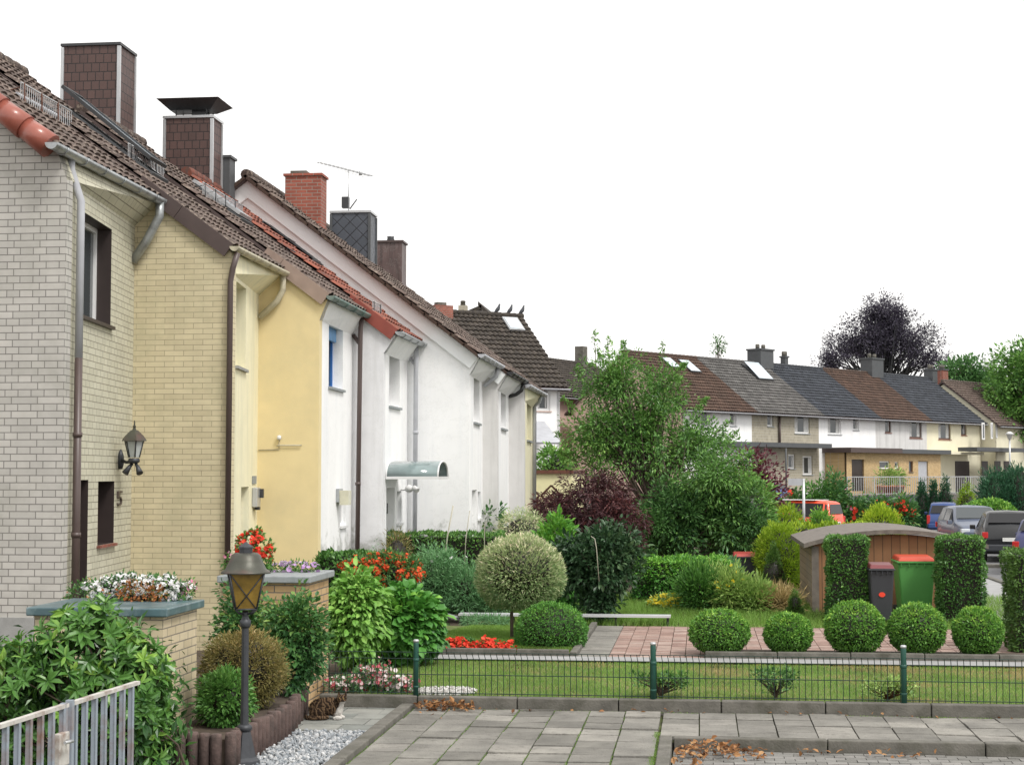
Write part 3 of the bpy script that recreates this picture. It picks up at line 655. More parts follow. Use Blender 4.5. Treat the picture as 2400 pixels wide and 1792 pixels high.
# dry leaves
def dryleaves(label, pts):
    P = np.array(pts); n = len(P)
    V, Fc, R = leafset(P, rv(n)*[1, 1, .5]+[0, 0, .1], .058, .6, OVALQ, np.array([0, 0, 1.]), None, .3)
    o = npmesh('dry_leaves', V, Fc, M_dryleaf, None, (0, 0, 0), R); return tag(o, label, 'dry leaves', kind='stuff')
def pile(x0, x1, y0, y1, z, h, n): 
    x = x0+(x1-x0)*rng.beta(1.4, 2, n); y = y0+(y1-y0)*rng.random(n); return [(a, b, z+.02+h*rng.random()*max(0, 1-abs((a-x0)/(x1-x0)-.35)*1.6)) for a, b in zip(x, y)]
dryleaves('heap of brown dry leaves lying against the garden kerb near the cat', pile(-3.27, -2.45, 18.35, 18.6, 0, .1, 190))
dryleaves('brown dry leaves gathered in the corner of the road kerb', pile(KX+.18, .75, 16.2, 16.72, -.11, .12, 200)+pile(KX+.16, KX+.5, 15.2, 16.5, -.11, .07, 35))
dryleaves('few dry leaves scattered along the garden kerb and pavement', [(rng.uniform(-2.4, 4), 18.58-abs(rng.normal()*.06), .02) for _ in range(26)]+[(rng.uniform(-3.2, -2), rng.uniform(17.6, 18.5), .015) for _ in range(6)])
dryleaves('small clump of dry leaves on the road below the pavement kerb', pile(1.5, 2.4, 16.5, 16.72, -.11, .04, 18)+pile(.95, 1.4, 16.5, 16.72, -.11, .05, 12))
dryleaves('three dry leaves on the grey gravel and palisade edge', [(-4.5, 16.1, .02), (-4.55, 15.2, .02), (-4.6, 16.85, .02)])
# ================================================================ left row of terraced houses
class Fr:
    """vertical wall frame: u along the wall, z up, d outwards"""
    def __init__(s, p0, p1): 
        s.o = np.array([p0[0], p0[1]], float); e = np.array([p1[0]-p0[0], p1[1]-p0[1]], float); s.L = np.linalg.norm(e); s.u = e/s.L; s.n = np.array([s.u[1], -s.u[0]])
    def pt(s, u, z, d=0): q = s.o + s.u*u + s.n*d; return np.array([q[0], q[1], z])
    def hit(s, px, py, d=0):
        r = ray(px, py); o = s.o + s.n*d; t = np.dot(o, s.n)/np.dot(r[:2], s.n); q = r*t+[0, 0, EYE]; return np.dot(q[:2]-o, s.u), q[2]
    def box(s, mb, u0, u1, z0, z1, d0, d1):
        return mb.obox(s.pt(u0, z0, d0), s.pt(u1, z0, d0)-s.pt(u0, z0, d0), s.pt(u0, z0, d1)-s.pt(u0, z0, d0), (0, 0, z1-z0))
def wallpanel(mb, fr, u0, u1, z0, z1, holes, dep=.16, rm=0):
    us = sorted({u0, u1, *[h[0] for h in holes], *[h[1] for h in holes]}); zs = sorted({z0, z1, *[h[2] for h in holes], *[h[3] for h in holes]})
    us = [u for u in us if u0 <= u <= u1]; zs = [z for z in zs if z0 <= z <= z1]
    for a, b in zip(us, us[1:]):
        for c, d in zip(zs, zs[1:]):
            m = ((a+b)/2, (c+d)/2)
            if any(h[0] < m[0] < h[1] and h[2] < m[1] < h[3] for h in holes): continue
            mb.add([fr.pt(a, c), fr.pt(b, c), fr.pt(b, d), fr.pt(a, d)], [(0, 1, 2, 3)])
    k = mb.mi; mb.mi = rm
    for h in holes:
        a, b, c, d = h[:4]; q = h[4] if len(h) > 4 else dep
        A = [fr.pt(a, c), fr.pt(b, c), fr.pt(b, d), fr.pt(a, d)]; B = [fr.pt(a, c, -q), fr.pt(b, c, -q), fr.pt(b, d, -q), fr.pt(a, d, -q)]
        for i in range(4): j = (i+1) % 4; mb.add([A[i], A[j], B[j], B[i]], [(0, 3, 2, 1)])
    mb.mi = k
def window(parent, fr, h, q=.14, fm=None, fw=.06, mull=0, sill=True, curtain=True, gm=None, sm=None, tilt=0, label=None, name='window', sillout=.05):
    a, b, c, d = h[:4]; fm = fm or M_wframe
    mb = MB(); D0 = -q; 
    for (x0, x1, y0, y1) in ((a, b, c, c+fw), (a, b, d-fw, d), (a, a+fw, c+fw, d-fw), (b-fw, b, c+fw, d-fw)): fr.box(mb, x0, x1, y0, y1, D0-.05, D0+.012)
    for i in range(mull):
        m = a+(b-a)*(i+1)/(mull+1); fr.box(mb, m-fw*.4, m+fw*.4, c+fw, d-fw, D0-.05, D0+.01)
    w = mb.build(name, fm, parent, label=label)
    mb = MB(); mb.add([fr.pt(a+fw*.8, c+fw*.8, D0-.025), fr.pt(b-fw*.8, c+fw*.8, D0-.025), fr.pt(b-fw*.8, d-fw*.8, D0-.025), fr.pt(a+fw*.8, d-fw*.8, D0-.025)], [(0, 1, 2, 3)])
    mb.build('pane', gm or M_glass, w)
    if curtain and not gm:
        mb = MB(); e = fw*1.2
        for x0, x1 in ((a+e, a+(b-a)*.3), (b-(b-a)*.3, b-e)):
            k = 8; vs = []
            for i in range(k+1): u = x0+(x1-x0)*i/k; vs += [fr.pt(u, c+e, D0-.018+.004*(i % 2)), fr.pt(u, d-e, D0-.018+.004*(i % 2))]
            mb.add(vs, [(2*i, 2*i+2, 2*i+3, 2*i+1) for i in range(k)], True)
        mb.build('curtain', M_curtain, w)
    if sill:
        mb = MB(); fr.box(mb, a-.04, b+.04, c-.045, c-.002, -q+.01, sillout); mb.build('sill', sm or M_concrete, w)
    return w
def roofslope(name, O, E, U, mat, parent, tw=.24, tl=.32, amp=.028, n=6, step=.03):
    """tiled slope: O eave corner, E along the eave, U up the slope"""
    O, E, U = (np.array(q, float) for q in (O, E, U)); LE = np.linalg.norm(E); LU = np.linalg.norm(U); e = E/LE; u = U/LU; nn = np.cross(e, u); nn = nn*np.sign(nn[2])
    nt = max(1, int(round(LE/tw))); nc = max(1, int(round(LU/tl))); xs = np.linspace(0, LE, nt*n+1); ph = (xs/LE*nt) % 1
    prof = amp*(np.abs(np.sin(PI*ph))**.7*1.6-.8)
    Vs = []; Rs = []; tr = rng.random((nc, nt+1))
    ti = np.minimum((xs/LE*nt).astype(int), nt)
    for c in range(nc):
        jl = rng.normal(size=nt+1)*.004
        for k, (s, hh) in enumerate(((c/nc, step), ((c+1)/nc+.012/LU, 0.0))):
            Vs.append(O+np.outer(xs, e)+u*(s*LU)+np.outer(prof+hh+jl[ti], nn)); Rs.append(tr[c][ti])
    V = np.concatenate(Vs); R = np.concatenate(Rs); m = len(xs); Fc = []
    for r in range(2*nc-1):
        i = np.arange(m-1)+r*m; Fc.append(np.stack([i, i+1, i+1+m, i+m], 1))
    Fc = np.concatenate(Fc)
    if np.dot(np.cross(e, u), [0, 0, 1]) < 0: Fc = Fc[:, ::-1]
    return npmesh(name, V, Fc, mat, parent, None, R, smooth=False)
def gutter(mb, A, B, r=.07, n=8):
    A = np.array(A, float); B = np.array(B, float); d = norm(B-A); x = norm(np.cross(d, (0, 0, 1))); vs = []
    for P in (A, B):
        for rr in (r, r*.88):
            for k in range(n+1): a = PI+PI*k/n; vs.append(P+x*math.cos(a)*rr+np.array([0, 0, 1])*math.sin(a)*rr)
    m = n+1; fs = []
    for k in range(n): fs += [(k, k+1, 2*m+k+1, 2*m+k), (m+k+1, m+k, 3*m+k, 3*m+k+1)]
    fs += [(0, 2*m, 3*m, m), (n, m+n, 3*m+n, 2*m+n)]
    mb.add(vs, fs, True); mb.add([vs[k] for k in range(m)], [list(range(m))]); mb.add([vs[2*m+k] for k in range(m)], [list(range(m))[::-1]])
    L = np.linalg.norm(B-A); s = .35
    while s < L:
        P = A+d*s; pts = [P+x*math.cos(PI+PI*k/6)*(r+.008)+np.array([0, 0, 1])*math.sin(PI+PI*k/6)*(r+.008) for k in range(7)]; mb.tube(pts, .008, 4); s += .7
def roofpt(H, px, py):
    r = ray(px, py)  # plane z = Zg + m*(Xg - x)
    t = (H['Zg']+H['m']*H['Xg']-EYE)/(r[2]+H['m']*r[0]); q = r*t+[0, 0, EYE]; return q
Hs = [dict(Y=(20.0, 23.9), g=(140, 350), f=(148, 310), hd=5.2, m=.75),
      dict(Y=(23.9, 26.9), g=(545, 580), f=(541, 604), hd=4.7, m=.75),
      dict(Y=(26.9, 29.9), g=(770, 695), f=(747, 825), hd=4.4, m=.75),
      dict(Y=(29.9, 32.5), g=(930, 778), f=(898, 955), hd=4.1, m=.75),
      dict(Y=(32.5, 35.6), g=(1125, 832), f=(1100, 1131), hd=4.85, m=.769),
      dict(Y=(35.6, 38.7), g=(1190, 872), f=(1166, 1192), hd=4.7, m=.769),
      dict(Y=(38.7, 43.0), g=(1231, 901), f=(1229, 1250), hd=4.7, m=.769)]
M_fascia = pm('white_fascia_paint', (.88, .90, .90), .6, .02)
LAB = ['pale brick end house with number 5, lantern and zinc gutter, nearest on the left',
       'terraced house with yellowish brick side wall and cream front',
       'terraced house with plain yellow side wall and blue framed window',
       'white terraced house with red tiled roof and arched door canopy',
       'terraced house with big white gable wall and dark tiled verge',
       'grey sided terraced house directly beyond the big white gable house',
       'farthest terraced house of the left row, with pale yellow front']
walls = [M_brickW, M_brickY, M_yellow, M_whiteg, M_white, M_grey, M_grey]
fronts = [M_brickC, M_cream, M_white, M_white, M_white, M_white, M_cream]
roofs = [M_tile, M_tile, M_tile, M_tileR, M_tile, M_tile, M_tile]
verges = [M_redglaze, M_verge, M_vergeL, M_vergeR, M_white, M_white, M_white]
guts = [M_zinc, M_cgut, M_ggut, M_zinc, M_gpipe, M_bkpipe, M_gpipe]
for k, H in enumerate(Hs):
    Y0, Y1 = H['Y']; E = onY(*H['g'], Y0); H['Xg'], H['Zg'] = E[0], E[2]; H['Xr'] = E[0]-H['hd']; H['Zr'] = E[2]+H['m']*H['hd']
    p0 = onY(H['f'][0], 1000, Y0); p1 = onY(H['f'][1], 1000, Y1); H['fr'] = Fr(p0, p1)
HO = []
def roofz(H, x): return H['Zg']+H['m']*(H['Xg']-x) if x > H['Xr'] else H['Zr']-H['m']*(H['Xr']-x)
def chimney(parent, x0, x1, y0, y1, z0, z1, mat, cap=None, capm=None, trim=None, pots=0):
    mb = MB(); mb.box(x0, x1, y0, y1, z0, z1); c = mb.build('chimney', mat, parent)
    mb = MB()
    if trim:
        for x, y in ((x0, y0), (x1, y0), (x0, y1), (x1, y1)): mb.box(x-.03, x+.03, y-.03, y+.03, z0, z1-.02)
        mb.build('corner_trim', trim, c); mb = MB()
    e = .035
    mb.box(x0-e, x1+e, y0-e, y1+e, z1, z1+.05); mb.build('chimney_cap', capm or M_alu, c)
    if pots:
        mb = MB()
        for i in range(pots):
            px = x0+(x1-x0)*(i+1)/(pots+1); mb.lathe((px, (y0+y1)/2, z1+.05), [(.09, 0), (.10, .05), (.085, .1), (.095, .14)], 12)
        mb.build('chimney_pot', M_terr if mat is M_redbrick else M_dkmetal, c)
    return c
for k, H in enumerate(Hs):
    Y0, Y1 = H['Y']; Xg, Zg, Xr, Zr, m, fr = H['Xg'], H['Zg'], H['Xr'], H['Zr'], H['m'], H['fr']
    Xb = 2*Xr-Xg; ov = .22; Xf = fr.o[0]; zb = 0.0; zt = Zg-.40
    t = T('terraced_house', LAB[k], 'house', (Xf, Y0, 0), group='left terrace houses'); HO.append(t)
    # gable side wall facing the camera
    mb = MB(); th = .12
    mb.prism([(Xf, Y0, zb), (Xf, Y0, zt), (Xg-.02, Y0, Zg-.06), (Xr, Y0, Zr-.12), (Xb, Y0, Zg-.1), (Xb, Y0, zb)], (0, .2, 0))
    mb.box(Xb, Xb+.2, Y0+.2, Y1, zb, Zg-.15)
    if k in (6, 3): mb.prism([(fr.pt(fr.L, 0)[0]-.05, Y1-.2, zb), (fr.pt(fr.L, 0)[0]-.05, Y1-.2, zt), (Xr, Y1-.2, Zr-.12), (Xb+.2, Y1-.2, Zg-.1), (Xb+.2, Y1-.2, zb)], (0, .19, 0))
    mb.build('wall', walls[k], t)
    if k == 0:
        MB().box(Xb, Xf+.03, Y0-.035, Y0-.002, 0, .86).build('plinth', M_plinth, t)
    # front wall with openings
    def hole(a, b, c=None, d=None, q=.2):
        (u0, z0), (u1, z1) = fr.hit(*a), fr.hit(*b)   # a: far/top corner px, b: near/bottom corner px
        return [min(u0, u1), max(u0, u1), min(z0, z1), max(z0, z1), q]
    holes = {0: [hole((262, 538), (181, 735), q=.27), hole((207, 1124), (168, 1500), q=.3), hole((268, 1127), (228, 1278), q=.3)],
             1: [hole((577, 677), (552, 856), q=.3), hole((583, 1140), (563, 1400), q=.3)],
             2: [hole((804, 772), (770, 905), q=.24), hole((810, 1165), (797, 1232), q=.1)],
             3: [hole((937, 834), (912, 950), q=.3), hole((925, 1142), (905, 1330), q=.25), hole((941, 1150), (930, 1226), q=.15)],
             4: [hole((1124, 886), (1110, 988), q=.2), hole((1117, 1147), (1106, 1300), q=.2), hole((1127, 1151), (1120, 1215), q=.15)],
             5: [hole((1186, 914), (1174, 1002), q=.2)], 6: [hole((1245, 946), (1235, 1030), q=.15)]}[k]
    if k == 0: h0 = holes[0]; h0[0] = fr.hit(181, 640)[0]
    for h in holes:
        if h[2] < .25: h[2] = .25
    H['holes'] = holes
    mb = MB(); wallpanel(mb, fr, 0, fr.L, zb, zt, holes, rm=1)
    a0, a1 = fr.pt(0, zt), fr.pt(fr.L, zt); g0, g1 = (Xg-.02, Y0, Zg-.06), (Xg-.02, Y1, Zg-.06)
    fw = mb.build('front_wall', [fronts[k], M_dkbrown if k == 0 else fronts[k]], t)
    MB().add([a0, a1, g1, g0], [(0, 1, 2, 3)]).build('eaves_soffit', fronts[k], t)
    # roof
    y0r = Y0-ov if k in (0, 4) else Y0-.05
    rf = roofslope('roof', (Xg+.03, y0r, Zg+.03), (0, Y1-y0r, 0), (Xr-Xg-.03, 0, Zr-Zg+.02), roofs[k], t)
    mb = MB(); mb.prism([(Xg, y0r, Zg-.055), (Xg, y0r, Zg), (Xr, y0r, Zr), (Xb-.3, y0r, Zg-m*.3), (Xb-.3, y0r, Zg-m*.3-.055), (Xr, y0r, Zr-.075)], (0, Y1-y0r, 0)); mb.build('roof_deck', M_verge, t)
    roofslope('roof_rear', (Xb-.3, y0r, Zg-m*.3+.02), (0, Y1-y0r, 0), (Xr-Xb+.3, 0, Zr-Zg+m*.3), roofs[k], t, n=3)
    mb = MB(); s = y0r
    while s < Y1-.05: mb.tube([(Xr, s, Zr+.03), (Xr, min(s+.36, Y1), Zr+.045)], [.11, .125], 10); s += .34
    mb.build('ridge_tiles', roofs[k] if k != 3 else M_tileR, t)
    # verge
    L = math.hypot(Xr-Xg, Zr-Zg); u = np.array([Xr-Xg, 0, Zr-Zg])/L; nn = np.array([m, 0, 1])/math.hypot(m, 1)
    if k == 0:
        mb = MB(); s = 0.05
        while s < L:
            c = np.array([Xg, Y0-.17, Zg])+u*s-nn*.03; mb.tube([c, c+u*.46], [.17, .145], 14); s += .42
        mb.build('verge_tiles', M_redglaze, t)
    elif k < 4:
        mb = MB(); s = 0.0; LV = (Xg-Hs[k-1]['Xg'])*1.25+.35
        while s < LV-.05:
            e_ = min(s+1.0, LV); c = np.array([Xg, y0r-.03, Zg])+u*(s+.004); mb.obox(c-nn*.18, u*(e_-s-.008), (0, .03, 0), nn*.235); s += 1.0
        mb.build('verge_board', verges[k], t)
    else:
        mb = MB()
        for sgn in (1, -1):
            uu = u*[sgn, 1, 1]; c = np.array([Xg if sgn > 0 else Xb, Y0-.07, Zg]); n2 = nn*[sgn, 1, 1]
            mb.prism([c-n2*.34, c+uu*L-np.array([0, 0, .43]), c+uu*L-np.array([0, 0, .08]), c-n2*.06], (0, .068, 0))
        mb.build('verge_board', M_fascia, t)
        mb = MB()
        for sgn in (1, -1):
            uu = u*[sgn, 1, 1]; n2 = nn*[sgn, 1, 1]; s = 0
            while s < L-.1: c = np.array([Xg if sgn > 0 else Xb, y0r-.03, Zg])+uu*s-n2*.06; mb.obox(c, uu*.37+n2*.02, (0, .07, 0), n2*.06); s += .34
        mb.build('verge_tiles', M_tileB, t)
    # gutter
    mb = MB(); gutter(mb, (Xg+.07, y0r-.1 if k else Y0-.45, Zg-.0), (Xg+.07, Y1+(.05 if k != 0 else -.02), Zg-.02), .085 if k == 0 else .075); mb.build('gutter', guts[k], t)
# ridge-side snow guards
def snowguard(k, a, b, h=.3, bars=True, mat=None, dark=False):
    H = Hs[k]; A = roofpt(H, *a); B = roofpt(H, *b); y0, y1 = max(A[1], H['Y'][0]-.1), min(B[1], H['Y'][1]); x = A[0]; z = roofz(H, x)+.04
    mb = MB(); L = y1-y0
    for zz in (.03, h): mb.tube([(x, y0, z+zz), (x, y1, z+zz)], .012, 5)
    s = 0
    while s < L: mb.tube([(x, y0+s, z+.03), (x, y0+s, z+h)], .006, 4, False); s += .075
    mb.build('snow_guard', mat or M_alu, HO[k])
    s = .1
    while s < L: mb = MB(); mb.bar((x+.02, y0+s, z-.04), (x+.01, y0+s, z+h+.01), .035, .01); mb.bar((x+.01, y0+s, z+h*.9), (x-.25, y0+s, z+.2), .02, .01); mb.build('guard_bracket', M_rust if k == 0 else M_dkmetal, HO[k]); s += .62
snowguard(0, (48, 248), (236, 352), .30)
snowguard(1, (300, 382), (470, 475), .28); snowguard(2, (475, 470), (640, 575), .28); snowguard(3, (655, 580), (800, 685), .22, mat=M_dkmetal); snowguard(3, (873, 735), (920, 765), .2)
def skylight(k, a, b, open_=.0, mat=None):
    H = Hs[k]; A = roofpt(H, *a); B = roofpt(H, *b); m = H['m']; f = math.hypot(m, 1); u = np.array([-1, 0, m])/f; nn = np.array([m, 0, 1])/f; y0, y1 = sorted((A[1], B[1])); x0, x1 = sorted((A[0], B[0]))
    y0 = max(y0, H['Y'][0]+.1); y1 = min(y1, H['Y'][1]-.05)
    if y1-y0 < .5: y1 = y0+.7
    if x1-x0 < .5: x0 = x1-.8
    lo = np.array([x1, y0, roofz(H, x1)])+nn*.05; Lu = (x1-x0)*f; w_ = .07; Yv = np.array([0, y1-y0, 0])
    mb = MB()
    for o_, a_, b_ in ((lo, u*w_, Yv), (lo+u*(Lu-w_), u*w_, Yv), (lo+u*w_, u*(Lu-2*w_), (0, w_, 0)), (lo+u*w_+Yv-[0, w_, 0], u*(Lu-2*w_), (0, w_, 0))): mb.obox(o_, a_, b_, nn*.09)
    s = mb.build('skylight', mat or M_dkmetal, HO[k])
    q = lo+nn*.06; uu = u*math.cos(open_)+nn*math.sin(open_)
    if open_:
        n2 = nn*math.cos(open_)-u*math.sin(open_); q = lo+u*Lu*.0+nn*.1; mb = MB()
        for o_, a_, b_ in ((q, uu*w_, Yv), (q+uu*(Lu-w_), uu*w_, Yv), (q+uu*w_, uu*(Lu-2*w_), (0, w_, 0)), (q+uu*w_+Yv-[0, w_, 0], uu*(Lu-2*w_), (0, w_, 0))): mb.obox(o_, a_, b_, n2*.05)
        mb.build('sash', M_dkmetal, s)
    e = w_*.9; MB().add([q+uu*e+[0, e, 0], q+uu*e+Yv-[0, e, 0], q+uu*(Lu-e)+Yv-[0, e, 0], q+uu*(Lu-e)+[0, e, 0]], [(0, 1, 2, 3)]).build('pane', M_skyglass, s)
    mb = MB(); mb.obox(lo-nn*.03-u*.12-[0, .1, 0], u*(Lu+.24), Yv+[0, .2, 0], nn*.02); mb.build('flashing', M_greych, s)
def sash(k, hi, lo, Y, wy, mat):
    A = onY(*lo, Y); B = onY(*hi, Y); H = Hs[k]; nn = norm(np.array([H['m'], 0, 1])); Yv = np.array([0, wy, 0]); d = B-A
    fa = np.array([A[0], Y, roofz(H, A[0])]); fb = np.array([B[0], Y, roofz(H, B[0])]); u = norm(fb-fa); L = np.linalg.norm(fb-fa); mb = MB()
    for o_, a_, b_ in ((fa, u*.08, Yv), (fb-u*.08, u*.08, Yv), (fa+u*.08, u*(L-.16), (0, .07, 0)), (fa+u*.08+Yv-[0, .07, 0], u*(L-.16), (0, .07, 0))): mb.obox(o_-nn*.03, a_, b_, nn*.14)
    s = mb.build('skylight', M_greych, HO[k]); e = norm(d); Ld = np.linalg.norm(d); mb = MB()
    for o_, a_, b_ in ((A, e*.08, Yv), (B-e*.08, e*.08, Yv), (A+e*.08, e*(Ld-.16), (0, .07, 0)), (A+e*.08+Yv-[0, .07, 0], e*(Ld-.16), (0, .07, 0))): mb.obox(o_, a_, b_, nn*.06)
    w_ = mb.build('sash', mat, s); q = A+nn*.03; MB().add([q+[0, .05, 0], q+Yv-[0, .05, 0], q+d+Yv-[0, .05, 0], q+d+[0, .05, 0]], [(0, 1, 2, 3)]).build('pane', M_skyglass, w_)
    MB().add([fa+nn*.05, fa+nn*.05+Yv, fb+nn*.05+Yv, fb+nn*.05], [(0, 1, 2, 3)]).build('pane', pm('dark_green_glass', (.01, .04, .035), .15) if 'dark_green_glass' not in MATS else MATS['dark_green_glass'], s)
sash(1, (142, 205), (350, 374), 25.3, .8, M_dkmetal); sash(2, (450, 425), (560, 503), 28.6, .8, M_alu); sash(3, (612, 522), (730, 610), 31.2, .7, M_dkmetal)
Hh = Hs[0]; A = roofpt(Hh, 232, 342); y0 = A[1]; mb = MB(); mb.tube([(A[0], 22.3, roofz(Hh, A[0])+.10), (A[0], 26.8, roofz(Hh, A[0])+.12)], .035, 8); mb.build('roof_rail', M_gpipe, HO[0])
# pieces of house 1
H = Hs[0]; t = HO[0]; fr = H['fr']; h = H['holes']
mb = MB(); a, b, c, d = h[0][:4]; q = .22
wn = window(t, fr, [a, b, c, d], q, M_wframe, .07, 0, False, False)
mb = MB(); s0 = .035; 
mid = a+(b-a)*.42
for o_ in (0,): 
    for (x0, x1, z0, z1) in ((a+.04, mid, c+.04, c+.10), (a+.04, mid, d-.10, d-.04), (a+.04, a+.10, c+.1, d-.1), (mid-.06, mid, c+.1, d-.1)):
        P = lambda x, z, dd: fr.pt(x, z, -q+.015+dd+(z-c)/(d-c)*.0)
        mb.add([P(x0, z0, 0), P(x1, z0, 0), P(x1, z1, 0), P(x0, z1, 0), P(x0, z0, .045), P(x1, z0, .045), P(x1, z1, .045), P(x0, z1, .045)], [(0,3,2,1),(4,5,6,7),(0,1,5,4),(1,2,6,5),(2,3,7,6),(3,0,4,7)])
mb.build('tilted_sash', M_wframe, wn)
mb = MB(); fr.box(mb, a-.02, b+.06, c-.05, c-.004, -q+.02, .06); mb.build('sill', M_dkbrown, wn)
dmb = MB(); a, b, c, d = h[1][:4]; fr.box(dmb, a+.01, b-.01, c, d-.03, -.27, -.22); dr = dmb.build('door', M_dkbrown, t)
mb = MB(); [fr.box(mb, a+.06+i*.12, a+.14+i*.12, c+.15, d-.2, -.218, -.205) for i in range(int((b-a-.1)/.12))]; mb.build('door_panel', M_dkbrown, dr)
mb = MB(); mb.tube([fr.pt(b-.07, 1.25, -.18), fr.pt(b-.07, 1.6, -.18)], .012, 6); mb.build('handle', M_alu, dr)
window(t, fr, h[2][:4], .24, M_bframe, .05, 0, True, False, M_glassd, M_redbrick)
mb = MB(); mb.box(fr.pt(0, 0)[0]-.02, fr.pt(1.2, 0)[0]+.9, 0, 0, 0, 0) if False else fr.box(mb, a-.3, b+.2, 0, .24, 0, 1.0); mb.build('door_step', M_concrete, t, bevel=.02)
# house number, hand-cut bold 5
u5, z5 = fr.hit(271, 1178); u6, z6 = fr.hit(283, 1150); z5, z6 = fr.hit(277, 1184)[1], fr.hit(277, 1150)[1]; w5 = u6-u5; hh = z6-z5
mb = MB(); q0, q1 = .003, .03
fr.box(mb, u5+w5*.18, u6, z6-hh*.14, z6, q0, q1); fr.box(mb, u5+w5*.18, u5+w5*.42, z5+hh*.52, z6-hh*.141, q0, q1)
pts = []; 
for i in range(13): aa = math.radians(125-i*265/12); pts.append((u5+w5*.5+w5*.42*math.cos(aa), z5+hh*.31+hh*.27*math.sin(aa)))
for (x0, z0), (x1, z1) in zip(pts, pts[1:]): mb.bar(fr.pt(x0, z0, .016), fr.pt(x1, z1, .016), hh*.11, .028, up=(fr.n[0], fr.n[1], 0))
mb.build('house_number', pm('bronze_numeral', (.11, .085, .07), .5), t)
# downpipes
def pipe(k, pts, r, mat, rings=(), name='downpipe'):
    mb = MB(); mb.tube(pts, r, 12)
    for q in rings: mb.tube([np.array(q)-[0, 0, .03], np.array(q)+[0, 0, .03]], r*1.22, 12)
    return mb.build(name, mat, HO[k])
P = lambda px, py, Y: onY(px, py, Y)
x, y = fr.pt(.33, 0, .10)[:2]
pipe(0, [(Hs[0]['Xg']+.02, y, Hs[0]['Zg']-.08), (Hs[0]['Xg']+.02, y, Hs[0]['Zg']-.2), (x, y, Hs[0]['Zg']-.62), (x, y, 4.2)], .052, M_gpipe)
pipe(0, [(x, y, 4.2), (x, y, .1)], .052, M_bpipe, [(x, y, 3.2), (x, y, 1.9)])
y = 23.72; X0 = Hs[0]['Xg']+.07; Z0 = Hs[0]['Zg']-.06; e = P(312, 612, 23.8)
pipe(0, [(X0, y, Z0), (X0, y, Z0-.22), P(345, 562, y+.02), e], .068, M_zinc, [], 'gutter_elbow')
# houses 2..7
def std_pipe(k, pxs, Y, r, mat, name='downpipe', rings=()): return pipe(k, [P(a, b, Y) for a, b in pxs], r, mat, [P(a, b, Y) for a, b in rings], name)
std_pipe(1, [(557, 592), (546, 628), (540, 660), (532, 1400)], 23.83, .045, M_bpipe)
std_pipe(1, [(663, 645), (663, 680), (650, 705), (608, 745)], 26.8, .055, M_cgut, 'gutter_elbow')
std_pipe(2, [(848, 745), (845, 770), (843, 900), (836, 1400)], 29.75, .045, M_bpipe, 'downpipe', [(839, 1133)])
pipe(2, [P(828, 785, 29.85), P(843, 805, 29.8)], .04, M_bpipe, (), 'pipe_branch')
std_pipe(3, [(976, 812), (975, 850), (971, 1400)], 32.35, .048, M_gpipe, 'downpipe', [(974, 1013)])
pipe(3, [P(956, 833, 32.45), P(972, 852, 32.4)], .04, M_gpipe, (), 'pipe_branch')
std_pipe(4, [(1166, 862), (1163, 882), (1150, 892), (1134, 905)], 35.4, .045, M_gpipe, 'gutter_elbow')
std_pipe(5, [(1226, 900), (1222, 915), (1210, 924), (1193, 929)], 38.5, .045, M_bkpipe, 'gutter_elbow')
std_pipe(6, [(1268, 925), (1264, 942), (1253, 952), (1252, 1400)], 42.6, .05, M_gpipe)
# windows and doors of houses 2..7
for k, fmm, q in ((1, M_wframe, .28), (2, M_blue, .20), (3, M_wframe, .28), (4, M_wframe, .18), (5, M_wframe, .18), (6, M_wframe, .13)):
    fr = Hs[k]['fr']; hs = Hs[k]['holes']
    window(HO[k], fr, hs[0][:4], q, fmm, .06, 0, True, False, sm=M_slatecap if k != 1 else M_plinth)
    if k in (1, 3, 4):
        a, b, c, d = hs[1][:4]; mb = MB(); fr.box(mb, a+.01, b-.01, c, d-.01, -.22 if k != 4 else -.18, -.16); dd = mb.build('door', M_trim, HO[k])
        mb = MB(); mb.tube([fr.pt(b-.08, c+1.0, -.13), fr.pt(b-.08, c+1.2, -.13)], .012, 6); mb.build('handle', M_dkmetal, dd)
    if k in (3, 4): window(HO[k], fr, hs[2][:4], .12, M_wframe, .05, 0, True, False, sm=M_trim)
    if k == 2: window(HO[k], fr, hs[1][:4], .08, M_wframe, .04, 0, True, False, sm=M_trim)
# blue roller shutter box
fr = Hs[2]['fr']; a, b, c, d = Hs[2]['holes'][0][:4]; mb = MB(); fr.box(mb, a+.02, b-.02, d-.24, d-.005, -.19, -.12); mb.build('shutter_box', pm('pale_blue_shutter', (.12, .30, .55), .5), HO[2])
# wall lights, intercom, conduit
fr = Hs[2]['fr']; (u0, z0) = fr.hit(787, 1183); z1 = fr.hit(787, 1145)[1]
mb = MB(); fr.box(mb, u0, u0+.34, z0+.05, z1, .005, .06); wl = mb.build('wall_light', M_zinc, HO[2])
mb = MB(); mb.prism([fr.pt(u0+.05, z0, .06), fr.pt(u0+.29, z0, .06), fr.pt(u0+.32, z1-.03, .06), fr.pt(u0+.02, z1-.03, .06)], np.append(fr.n*.16, 0)); mb.build('lamp_shade', pm('cream_lamp_glass', (.62, .60, .46), .3), wl)
fr = Hs[1]['fr']; (u0, z0) = fr.hit(590, 1188); z1 = fr.hit(590, 1142)[1]
mb = MB(); fr.box(mb, u0, u0+.42, z0, z1, .005, .09); mbx = mb.build('letterbox', M_alu, HO[1], bevel=.01); zz = fr.hit(590, 1115)[1]
mb = MB(); fr.box(mb, u0, u0+.42, z1+.06, zz, .005, .02); mb.build('name_plate', M_slatecap, HO[1])
